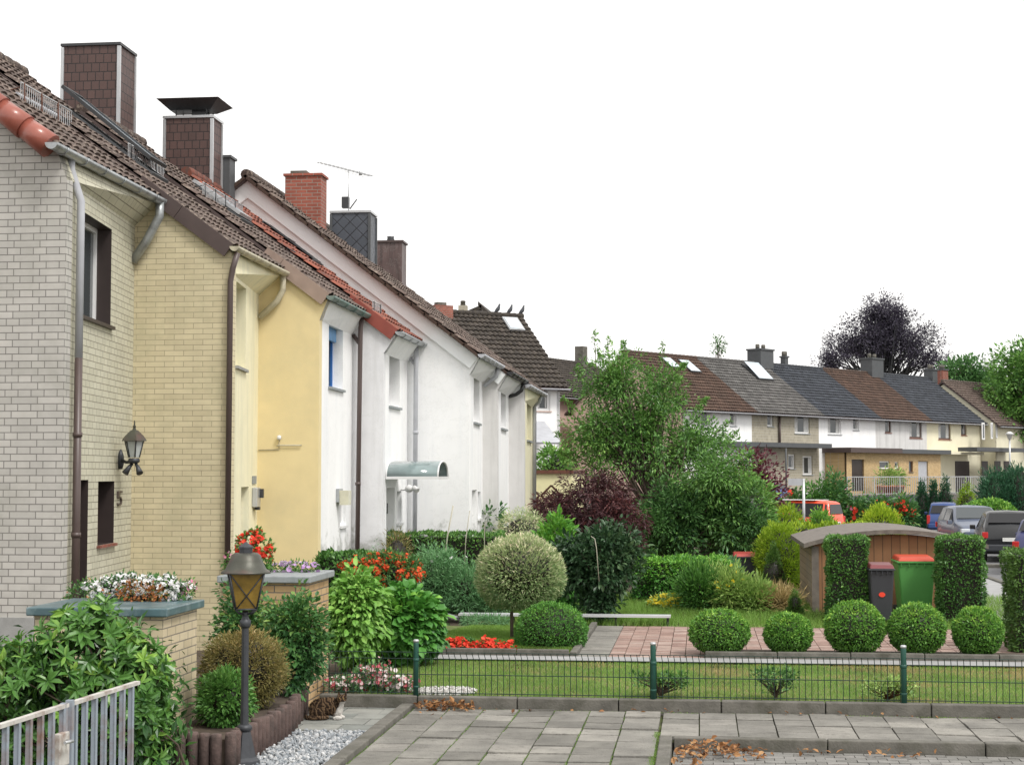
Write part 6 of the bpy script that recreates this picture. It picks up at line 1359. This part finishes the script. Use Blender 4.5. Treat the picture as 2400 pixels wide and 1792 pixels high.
# rhododendron (large rosettes of leaves)
def rhodo():
    Yc = 13.75; t = T('rhododendron', 'big rhododendron with glossy leaf rosettes in front of the cream brick enclosure', 'shrub', (*onY(190, 1700, Yc)[:2], 0))
    S = []; mb = MB(); PP = []; NN = []
    for (a, b_, yt, yb, dy, dep, n) in ((-60, 250, 1490, 1810, -.1, .8, 150), (60, 345, 1418, 1720, .1, .75, 210), (230, 405, 1490, 1800, .0, .7, 150), (320, 392, 1600, 1860, -.1, .5, 60), (-80, 120, 1500, 1800, .1, .8, 80)):
        x0, x1, z0, z1 = pbox(a, b_, yt, yb, Yc+dy); c = np.array([(x0+x1)/2, Yc+dy, (z0+z1)/2]); P, Nn = sh_ell(n, c, ((x1-x0)/2, dep/2, (z1-z0)/2), .25, .12, 4); PP.append(P); NN.append(Nn)
    P = np.concatenate(PP); Nn = norm(np.concatenate(NN)+[0, -.25, .35]); n = len(P)
    for i in range(n):
        k = rng.integers(6, 10); a = rng.random()*6.28+np.arange(k)*2*PI/k+rng.normal(size=k)*.15; ax = norm(Nn[i]+rng.normal(size=3)*.25)
        X = norm(np.cross(ax, (.3, .2, 1))); Y = np.cross(ax, X); el_ = .15+.5*rng.random(k); D = np.cos(a)[:, None]*X+np.sin(a)[:, None]*Y+ax*el_[:, None]
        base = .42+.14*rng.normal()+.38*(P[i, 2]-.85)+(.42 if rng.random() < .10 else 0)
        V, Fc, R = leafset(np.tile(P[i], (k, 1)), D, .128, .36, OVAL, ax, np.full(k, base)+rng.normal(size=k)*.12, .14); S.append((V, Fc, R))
        if rng.random() < .5:
            q = P[i]-ax*.25-[0, 0, .1]; mb.tube([P[i], q], [.004, .007], 4, False)
    for i in rng.choice(n, 60, replace=False): b_ = np.array([rng.uniform(-4.9, -4.0)-.2, Yc+.1, .05]) ; q = P[i]; b_[0] = q[0]*.4+b_[0]*.6; mb.tube([b_, (b_+q)/2+rv(1)[0]*.12, q-Nn[i]*.05], [.014, .010, .004], 5, False)
    emit('foliage', S, L_rhod, t); mb.build('branches', M_twig, t)
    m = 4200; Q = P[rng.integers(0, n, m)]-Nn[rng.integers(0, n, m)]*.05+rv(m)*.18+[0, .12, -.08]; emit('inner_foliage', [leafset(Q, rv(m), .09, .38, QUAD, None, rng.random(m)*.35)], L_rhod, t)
rhodo()
# planting bed beside the lamp post
bush('heather_bush', 'golden brown fine-leaved bush behind the lamp post', 'shrub', (474, 668, 1478, 1702), 16.6, .8, L_heath, 1500, .035, asp=.3, per=16, spread=.07, thick=.35, amp=.12, light=.5, twigs=25, zb=.25)
bush('green_shrub', 'fresh green leafy shrub at the foot of the lamp post', 'shrub', (470, 588, 1575, 1745), 15.5, .6, L_green, 700, .05, asp=.45, per=9, spread=.07, thick=.4, amp=.2, light=.4, twigs=25, zb=.2)
bush('climbing_shrub', 'leafy climber growing up the left side of the ochre brick enclosure', 'shrub', (612, 770, 1382, 1668), 17.6, .6, L_climb, 650, .055, asp=.62, per=9, spread=.09, thick=.6, amp=.28, tmpl=OVALQ, light=.5, twigs=45, core=False, zb=.25)
bush('climbing_shrub', 'tall loose climber between the lamp post and the yellowish brick wall', 'shrub', (500, 640, 1365, 1560), 18.0, .5, L_climb, 420, .055, asp=.62, per=8, spread=.10, thick=.7, amp=.3, tmpl=OVALQ, light=.5, twigs=40, core=False, zb=.3)
# hydrangeas
bush('hydrangea', 'light green broad-leaved shrub right of the ochre brick enclosure', 'shrub', (768, 905, 1338, 1530), 21.2, .95, L_hydl, 620, .095, asp=.6, per=7, spread=.11, thick=.4, amp=.16, tmpl=OVAL, light=.4, twigs=40, coref=.6, zb=.15, droop=.45)
bush('hydrangea', 'deep green hydrangea with big round leaves above the red flowers', 'shrub', (880, 1030, 1382, 1530), 21.9, .95, L_hyd, 560, .115, asp=.82, per=7, spread=.11, thick=.3, amp=.12, tmpl=OVAL, light=.4, twigs=30, coref=.6, zb=.15, droop=.45)
# flowers on and behind the enclosures
bush('begonia_trough', 'white and copper begonias on the cream brick enclosure', 'flowers', (205, 452, 1352, 1408), 15.7, .35, L_climb, 420, .04, asp=.6, per=6, spread=.05, thick=.5, amp=.2, zb=1.43, flowers=(P_white, 300, .03, .1, 1.1, 8), ground=1.43)
bush('copper_foliage_plant', 'orange-brown leaved clumps among the white begonias', 'flowers', (258, 395, 1368, 1408), 15.55, .2, P_copper, 90, .035, asp=.6, per=6, spread=.05, thick=.5, amp=.3, core=False, zb=1.43, ground=1.43, twigs=12)
bush('pink_flower_clump', 'small magenta flower clump at the right end of the white begonias', 'flowers', (425, 452, 1360, 1400), 15.8, .15, L_green, 60, .03, per=5, spread=.04, zb=1.44, core=False, flowers=(P_pink, 26, .026, .4, 1.1, 3), ground=1.44)
bush('dark_pot_plant', 'small dark green plant beside the brown door of house number 5', 'flowers', (155, 225, 1360, 1408), 17.5, .3, L_treed, 160, .035, per=7, spread=.05, zb=.9, core=False, flowers=(P_copper, 12, .03, .5, 1.1, 2), ground=1.2)
bush('geranium', 'scarlet geranium rising behind the lantern roof', 'flowers', (552, 642, 1244, 1330), 18.9, .35, L_green, 130, .045, asp=.8, per=6, spread=.05, zb=1.53, core=False, twigs=20, flowers=(P_red, 95, .03, .25, 1.1, 16), ground=1.53)
bush('petunia', 'mauve petunias along the grey coping of the ochre brick enclosure', 'flowers', (630, 748, 1322, 1346), 19.1, .3, L_green, 120, .035, per=6, spread=.05, zb=1.52, core=False, flowers=(P_purple, 60, .055, .3, 1.1), ground=1.52)
bush('small_pink_flower', 'tiny pink flower at the left edge of the grey coping', 'flowers', (526, 550, 1300, 1350), 19.0, .15, L_green, 30, .035, per=5, spread=.04, zb=1.52, core=False, flowers=(P_pink, 3, .03, .7, 1.1, 3), ground=1.52)
# raised concrete trough with orange-red flowers
a = onY(870, 1400, 24.6); b = onY(967, 1352, 24.6); mb = MB(); mb.box(a[0], b[0], 24.6, 25.3, .1, b[2]); tag(mb.build('concrete_trough', M_plinth, None, (a[0], 24.6, .1), bevel=.015), 'pale concrete trough mostly covered by orange-red flowers', 'planter')
bush('orange_geranium', 'mass of orange-red flowers spilling over the concrete trough', 'flowers', (818, 990, 1292, 1388), 24.5, .8, L_climb, 700, .05, asp=.6, per=7, spread=.09, thick=.4, amp=.2, light=.3, coref=.6, flowers=(P_orange, 190, .036, .1, 1.1, 10), ground=1.0)
bush('orange_geranium', 'smaller group of orange-red flowers left of the trough, before the dark hedge', 'flowers', (800, 880, 1305, 1350), 24.3, .3, L_green, 110, .045, per=6, spread=.08, core=False, flowers=(P_orange, 40, .035, .1, 1.1, 8), ground=.9)
bush('blue_flower', 'violet-blue flowers between the dark hedge and orange geraniums', 'flowers', (828, 866, 1297, 1318), 25.1, .3, L_green, 60, .04, per=5, spread=.05, core=False, flowers=(P_blue, 22, .035, .1, 1.1, 3), ground=1.2)
# red begonia row on the rear lawn edge
G = 'red bedding begonias at the lawn edge'
for i in range(12):
    px = 978+i*19.5; hh = 22+8*math.sin(i*1.7); lab = ['leftmost red begonia, touching the first fence post', 'second red begonia from the fence post', 'third red begonia from the fence post', 'fourth red begonia from the fence post', 'fifth red begonia, below the small dark shrub', 'sixth red begonia, right of the small dark shrub',
        'seventh red begonia from the fence post', 'eighth red begonia from the fence post', 'ninth red begonia from the fence post', 'tenth red begonia from the fence post', 'eleventh red begonia, next to last in the row', 'rightmost red begonia, near the clipped dome'][i]
    bush('red_begonia', lab, 'flowers', (px-13, px+13, 1532-hh*1.2, 1540), 23.3+.1*(i % 2), .3, L_climb, 36, .035, asp=.7, per=5, spread=.03, zb=.14, core=False, flowers=(P_red, 26, .042, .1, 1.1, 6), group=G, ground=.14)
bush('small_dark_shrub', 'low dark green cushion behind the red begonias', 'shrub', (1045, 1115, 1494, 1530), 23.9, .5, L_hedge, 1500, .03, zb=.14)
# wine and white petunias behind the fence at left
G = 'wine and white petunias behind the fence'
for lab, px, yt, w_ in (('petunia clump nearest the ochre enclosure', 800, 1590, 36), ('petunia clump with the large dark-eyed blooms', 846, 1570, 34), ('tallest petunia clump, reaching above the middle wire', 884, 1548, 30), ('petunia clump in front, left of the pebbles', 915, 1590, 32), ('petunia clump with a red bloom beside the fence post', 948, 1588, 26)):
    bush('petunia', lab, 'flowers', (px-w_, px+w_, yt, 1640), 19.15, .4, L_veg, 150, .04, asp=.35, per=7, spread=.06, thick=.6, amp=.2, zb=.11, core=False, flowers=(P_wine, 70, .044, .35, 1.1, 2), group=G, ground=.11, upb=.3)
bush('pale_pink_flower', 'pale pink flowers at the far side of the front lawn', 'flowers', (775, 960, 1520, 1562), 21.8, .3, L_veg, 160, .04, asp=.35, per=5, spread=.06, core=False, flowers=(P_wine, 26, .04, .3, 1.1, 2), ground=.11, zb=.11)
# small shrubs behind the fence
for lab, b_, m_ in (('small round-leaved bush at the middle fence post', (1488, 1608, 1585, 1645), L_hedge), ('small bare-stemmed rose bush right of the middle post', (1765, 1872, 1578, 1648), L_treed), ('sparse yellowish bush with rusty leaves left of the third post', (2022, 2138, 1598, 1648), L_peren)):
    x0, x1, z0, z1 = pbox(*b_, 19.0, .12); t = T('low_bush', lab, 'shrub', ((x0+x1)/2, 19.0, .12), group='low bushes along the garden kerb')
    mb = MB(); k = 34; tips = np.stack([x0+(x1-x0)*rng.random(k), 19.0+rng.normal(size=k)*.12, z1-(z1-z0)*rng.random(k)**1.5*.6], 1)
    stems(mb, ((x0+x1)/2, 19.0, .1), tips, .012, .003, 5, .3); mb.build('branches', M_twig if 'yellow' not in lab else M_dryleaf, t); Q, D = clusters(tips, rv(k)*.1+[0, 0, 1], 22, .07); emit('foliage', [leafset(Q, D, .038, .6, OVALQ, None)], m_, t)
# vegetable patch
G = 'tall feathery plants in the vegetable patch'
for lab, b_ in (('feathery green plant with a pointed tip left of the canes', (965, 1060, 1275, 1430)), ('feathery plant mass between the two canes', (1040, 1140, 1320, 1430)), ('lower feathery plants below the variegated ball', (1110, 1195, 1372, 1440)), ('feathery plants just right of the orange geraniums', (935, 1000, 1345, 1425)), ('dark narrow plant rising before the long hedge', (1015, 1075, 1282, 1400))):
    bush('feathery_plant', lab, 'plant', b_, 28.9, .9, L_veg, 420, .08, asp=.16, per=16, spread=.13, thick=.8, amp=.25, zb=.15, upb=.35, coref=.5, light=.3, twigs=20, group=G)
bush('grassy_bed_plant', 'thin bluish grass clump under the silver board', 'plant', (1080, 1195, 1450, 1478), 27.6, .4, L_veg, 300, .07, asp=.15, per=6, spread=.08, core=False, zb=.12)
bush('white_flower', 'two small white flowers before the long hedge', 'flowers', (1006, 1100, 1300, 1330), 28.7, .2, L_veg, 30, .05, per=4, spread=.1, core=False, flowers=(P_white, 4, .05, .2, 1.1, 2), ground=1.1)
# golden wispy bush, mixed shrubs in the middle
bush('wispy_bush', 'olive wispy bush at the foot of the canopy house', 'shrub', (892, 968, 1246, 1315), 29.5, .8, L_heath, 420, .08, asp=.14, per=12, spread=.13, thick=.7, amp=.2, upb=.3, zb=.2)
bush('slender_plant', 'thin pointed young plant before the white canopy house wall', 'plant', (868, 890, 1232, 1310), 28.5, .2, L_veg, 60, .05, asp=.2, per=7, spread=.05, core=False, zb=.3, shape='cone')
bush('loose_shrub', 'loose spreading shrub at the corner of the white gable', 'shrub', (1102, 1182, 1186, 1260), 36, 1.2, L_climb, 170, .11, asp=.45, per=8, spread=.2, thick=.8, amp=.3, core=False, twigs=30, tmpl=OVALQ)
bush('spotted_shrub', 'rounded shrub with pinkish cream tips behind the variegated ball', 'shrub', (1152, 1292, 1192, 1330), 32.8, 1.3, L_will, 900, .06, asp=.3, per=9, spread=.13, amp=.1, light=.3, zb=.1)
bush('light_shrub', 'bright green shrub between the variegated ball and purple maple', 'shrub', (1252, 1360, 1222, 1420), 30.4, 1.1, L_hyd, 420, .10, asp=.5, per=9, spread=.16, amp=.2, light=.8, tmpl=OVALQ, zb=.1, coref=.7)
# dark small tree with short trunk
b0 = onY(1405, 1462, 28.6); cc = onY(1408, 1330, 28.6)
tree('magnolia', 'dark leaved small tree with pale stake in front of its crown', 'tree', (b0[0], 28.6, .1), 3, [cc, onY(1430, 1290, 28.7), onY(1405, 1420, 28.5), onY(1345, 1320, 28.7)], [(.72, .6, .62), (.55, .5, .52), (.30, .3, .28), (.42, .4, .5)], 620, 16, .15, .095, .55, L_magn, .045, 40, .8, .12, tmpl=OVALQ)
# purple maple
cc = onY(1385, 1205, 35.5)
tree('purple_maple', 'domed purple-leaved maple in front of the tall green tree', 'tree', (cc[0], 35.5, .05), 3, [onY(1390, 1190, 35.5), onY(1440, 1230, 35.2), onY(1320, 1205, 35.4), onY(1455, 1290, 35.2)], [(.95, .9, .88), (.75, .7, .7), (.8, .7, .48), (.5, .5, .5)], 640, 26, .17, .10, .3, L_maple, .06, 40, .55, .15, droop=.5)
# big light green tree
bt = onY(1560, 1330, 41)
sh_ = []
for (ax, ay, bx, by) in ((1440, 1000, 1392, 775), (1450, 960, 1425, 790), (1420, 980, 1350, 860), (1500, 960, 1452, 820), (1560, 960, 1553, 800), (1600, 980, 1592, 880), (1390, 1020, 1318, 930), (1400, 1100, 1300, 1010), (1450, 940, 1400, 822), (1380, 1090, 1312, 1060), (1640, 1060, 1712, 985), (1650, 1080, 1730, 1010), (1530, 980, 1520, 860), (1470, 900, 1462, 800), (1670, 1120, 1745, 1060), (1610, 1000, 1660, 930), (1560, 900, 1610, 850)):
    sh_.append((onY(ax, ay, 41), onY(bx, by, 41+rng.normal()*.3), 130))
tree('tall_green_tree', 'tall airy green tree in the middle, hiding the pink gable', 'tree', (bt[0], 41, 0), 6, [onY(1490, 1030, 41), onY(1440, 905, 41), onY(1630, 1050, 41.2), onY(1400, 1010, 40.8), onY(1550, 930, 41), onY(1680, 1110, 38.6)], [(1.5, 1.2, 1.3), (.95, .8, .95), (1.15, 1.0, .95), (.95, .8, .95), (.75, .7, .7), (1.0, .8, .75)], 680, 38, .29, .105, .38, L_tree, .12, 170, .85, .3, shoots=sh_, tmpl=QUAD)
bt = onY(1590, 1330, 39)
tree('dense_tree', 'dense dark green tree mass right below the airy tree', 'tree', (bt[0], 39, 0), 4, [onY(1590, 1215, 39), onY(1690, 1190, 39.3), onY(1520, 1250, 38.8), onY(1720, 1240, 39)], [(1.1, 1.1, .95), (.85, .9, .7), (.8, .9, .75), (.75, .8, .65)], 600, 44, .25, .11, .42, L_treed, .09, 60, .6, .35, shoots=[(onY(a, b, 39), onY(c_, d_, 38.8), 120) for a, b, c_, d_ in ((1640, 1120, 1700, 1010), (1690, 1130, 1765, 1060), (1600, 1090, 1612, 990), (1700, 1180, 1790, 1130), (1560, 1100, 1540, 1020), (1720, 1220, 1800, 1200))])
bush('ivy_hedge', 'ivy covered bush left of the tall tree, above the pale yellow garage', 'shrub', (1252, 1350, 1042, 1106), 60, 1.5, L_tree, 520, .16, asp=.6, per=9, spread=.25, amp=.2, zb=-.2, light=.4)
bush('wine_red_shrub', 'wine red shrub in front of the beige stone house', 'shrub', (1700, 1842, 1052, 1190), 66, 2, L_redm, 560, .16, asp=.55, per=12, spread=.4, thick=.8, amp=.25, core=False, twigs=50, zb=-.3)
bush('leafy_bush', 'mid green bush right of the dense tree', 'shrub', (1700, 1815, 1120, 1265), 46, 2, L_tree, 620, .12, asp=.5, per=12, spread=.3, amp=.25, thick=.5, zb=0, light=.4)
bush('rough_bush', 'small tree-shaped green bush below the wine red shrub', 'shrub', (1640, 1745, 1165, 1290), 43, 1.5, L_treed, 420, .12, asp=.5, per=14, spread=.3, amp=.25, thick=.5, zb=0, light=.2)
# golden conifers and hedges
bush('golden_hedge', 'long golden green conifer hedge behind the shed roof', 'hedge', (1795, 2060, 1234, 1330), 39, 1.2, L_gold, 9000, .10, asp=.3, shape='box', amp=.6, zb=0, upb=.5, light=.4)
bush('golden_bush', 'golden green rounded conifer left of the shed', 'shrub', (1775, 1882, 1228, 1400), 37.2, 1.2, L_gold, 900, .07, asp=.25, per=12, spread=.15, upb=.6, amp=.1, light=.3, zb=0)
bush('golden_bush', 'golden conifer at the left, beside the sign post', 'shrub', (1812, 1882, 1188, 1245), 48, 1.2, L_gold, 420, .09, asp=.25, per=12, spread=.18, upb=.6, amp=.1, light=.3, zb=0)
bush('green_dome_shrub', 'fresh green domed shrub covering the front of the red van', 'shrub', (1890, 1958, 1200, 1250), 50, 1.2, L_boxy, 420, .09, asp=.4, per=12, spread=.18, upb=.4, amp=.1, light=.3, zb=0)
bush('golden_bush', 'brightest yellow-green conifer, right of the red van', 'shrub', (2018, 2112, 1188, 1262), 48, 1.4, L_gold, 700, .10, asp=.25, per=12, spread=.18, upb=.7, amp=.18, light=.9, zb=0)
bush('cone_conifer', 'small dark cone-shaped conifer left of the shed', 'shrub', (1776, 1850, 1272, 1402), 33.2, .65, L_conk, 1500, .045, asp=.3, per=9, spread=.06, shape='cone', upb=.5, amp=.06, zb=.1, light=.2)
bush('young_conifer', 'small yellowish cone bush at the corner of the shed', 'shrub', (1843, 1882, 1380, 1445), 30.2, .35, L_conk, 320, .04, asp=.3, per=8, spread=.05, shape='cone', upb=.5, zb=.1, light=.6)
# perennials left of shed
G = 'tall perennials between the low hedge and the shed'
for lab, b_, m_, f in (('leafy perennial with upright stems above the first clipped ball', (1585, 1690, 1325, 1450), L_green, None), ('yellow flowering perennial left of the black bin', (1655, 1760, 1328, 1440), L_peren, (P_yellow, 26, .05, .5, 1.1, 3)), ('tall light green perennial below the black bin', (1720, 1810, 1365, 1450), L_peren, None), ('reddish grass-like perennial beside the shed', (1780, 1870, 1385, 1455), L_dryg, None), ('feathery ferny perennial beyond the yellow one', (1665, 1730, 1310, 1380), L_veg, None)):
    bush('perennial', lab, 'plant', b_, 31.0 if 'ferny' not in lab else 34.5, 1.0, m_, 300, .10 if 'grass' not in lab else .13, asp=.3 if 'grass' not in lab else .08, per=14, spread=.2, thick=.9, amp=.25, upb=.5, coref=.45, light=.4, zb=.1, twigs=25, flowers=f, group=G)
bush('yellow_flower_clump', 'low band of bright yellow flowers beyond the silver board', 'flowers', (1520, 1612, 1396, 1430), 31.5, .5, L_peren, 200, .05, per=8, spread=.08, core=False, zb=.1, flowers=(P_yellow, 110, .05, .4, 1.1, 3))
bush('silvery_clump', 'silvery green clump under the dark leaved tree', 'plant', (1310, 1395, 1385, 1440), 30.5, .6, L_veg, 260, .07, asp=.25, per=8, spread=.1, core=False, zb=.1, upb=.4)
# right rear plants
G = 'dark green columnar conifers before the terrace'
for lab, b_ in (('left slim conifer before the terrace', (2143, 2180, 1122, 1215)), ('middle slim conifer before the terrace', (2172, 2202, 1118, 1195)), ('tallest of the slim conifers, with pointed tip', (2196, 2234, 1110, 1200))):
    bush('columnar_conifer', lab, 'conifer', b_, 97, 1.2, L_conif, 500, .14, asp=.3, per=9, spread=.2, shape='cone', upb=.8, amp=.05, zb=-.5, group=G)
bush('golden_conifer', 'spreading light green conifer between the slim conifers and the big dark ones', 'conifer', (2232, 2302, 1130, 1210), 96, 2, L_gold, 420, .18, asp=.25, per=9, spread=.3, shape='cone', upb=.2, amp=.15, zb=-.5)
bush('rounded_hedge', 'flat rounded green hedge above the silver car', 'hedge', (2245, 2390, 1170, 1225), 80, 2.4, L_boxy, 8000, .14, asp=.5, zb=-.4, light=.3, amp=.05)
for lab, b_ in (('big dark conifer with feathery tips, left one at the right edge', (2298, 2362, 1100, 1215)), ('big dark conifer at the extreme right edge', (2345, 2430, 1085, 1220)), ('dark conifer between the two big ones', (2325, 2385, 1112, 1215))):
    bush('dark_conifer', lab, 'conifer', b_, 88, 2.2, L_conif, 800, .20, asp=.22, per=10, spread=.35, upb=.9, amp=.15, thick=.5, zb=-.5, group='big dark conifers at the right edge')
# roses in front of the rear row
G = 'rose bushes below the rear terrace'
for i, (lab, b_, pm_, nfl) in enumerate((('rose bush with one scarlet cluster under the blue car', (1830, 1895, 1150, 1215), P_red, 8), ('rose bush with white and pale blooms beside the sign post', (1880, 1960, 1128, 1210), P_white, 9), ('tall rose bush below the white house window', (1925, 1990, 1110, 1200), P_pink, 6), ('rose bush with deep red blooms left of the terrace wall', (1970, 2050, 1168, 1230), P_red, 20), ('densest red rose bush below the dark terrace wall', (2085, 2145, 1163, 1225), P_red, 34), ('small rose bush between two red ones', (2030, 2095, 1165, 1225), P_red, 7))):
    bush('rose_bush', lab, 'shrub', b_, 87, 2, L_climb if i != 1 else L_green, 260, .20, asp=.5, per=10, spread=.45, thick=.7, amp=.25, zb=-.5, core=False, flowers=(pm_, nfl, .16, .3, 1.1, 5), group=G)
for lab, b_ in (('yellowish bush left on the terrace behind the railing', (2058, 2100, 1098, 1150)), ('yellowish bush right on the terrace behind the railing', (2090, 2120, 1100, 1150))):
    c_ = RF.pt(U(b_[0], 1140, 2.5), 0, 2.5); bush('terrace_plant', lab, 'plant', b_, c_[1], 1, L_peren, 110, .18, asp=.3, per=8, spread=.4, thick=.8, core=False, zb=WZ+.4, group='bushes in pots on the terrace', ground=WZ)
# skyline trees
c_ = onY(2062, 800, 135)
tree('copper_beech', 'dark copper beech rising behind the rear roofs', 'tree', (c_[0], 135, -.5), 14, [onY(2058, 785, 135), onY(1995, 812, 135), onY(2125, 800, 135), onY(2062, 728, 135), onY(2170, 845, 134), onY(1955, 850, 134), onY(2100, 750, 135)], [(3.3, 3.2, 2.2), (2.8, 3, 1.5), (2.9, 3, 1.5), (1.9, 2, 1.4), (2.4, 2.4, .9), (2.0, 2.2, .8), (2.0, 2, 1.2)], 540, 58, .62, .18, .5, L_beech, .4, 170, .9, .35, droop=.2, bark=M_dkmetal)
for lab, pts_, Y, m_ in (('light green tree between the copper beech and the right edge', [((2262, 900), (2.6, 2, 2.2)), ((2245, 870), (1.6, 1.5, 1.3)), ((2310, 930), (2.6, 2, 2.4)), ((2330, 1000), (3.2, 2.5, 3.2))], 128, L_far), ('darker green tree at the extreme right edge of the skyline', [((2390, 890), (2.6, 2.5, 2.6)), ((2405, 845), (1.5, 1.5, 1.4)), ((2380, 960), (3.2, 3, 3.2)), ((2430, 900), (3, 3, 3.5))], 120, L_tree)):
    c_ = onY(*pts_[0][0], Y); tree('broadleaf_tree', lab, 'tree', (c_[0], Y, -.5), 12, [onY(*p_[0], Y) for p_ in pts_], [p_[1] for p_ in pts_], 420, 40, .7, .26, .55, m_, .35, 60, .6, .2, group='green trees behind the right end of the rear row')
c_ = onY(1682, 812, 140); tree('distant_treetop', 'tiny treetop peeping over the grey roof ridge', 'tree', (c_[0], 140, -.5), 10, [c_], [(.55, .6, .6)], 9, 30, .5, .22, .5, L_far, .2, 10, .9, .3)
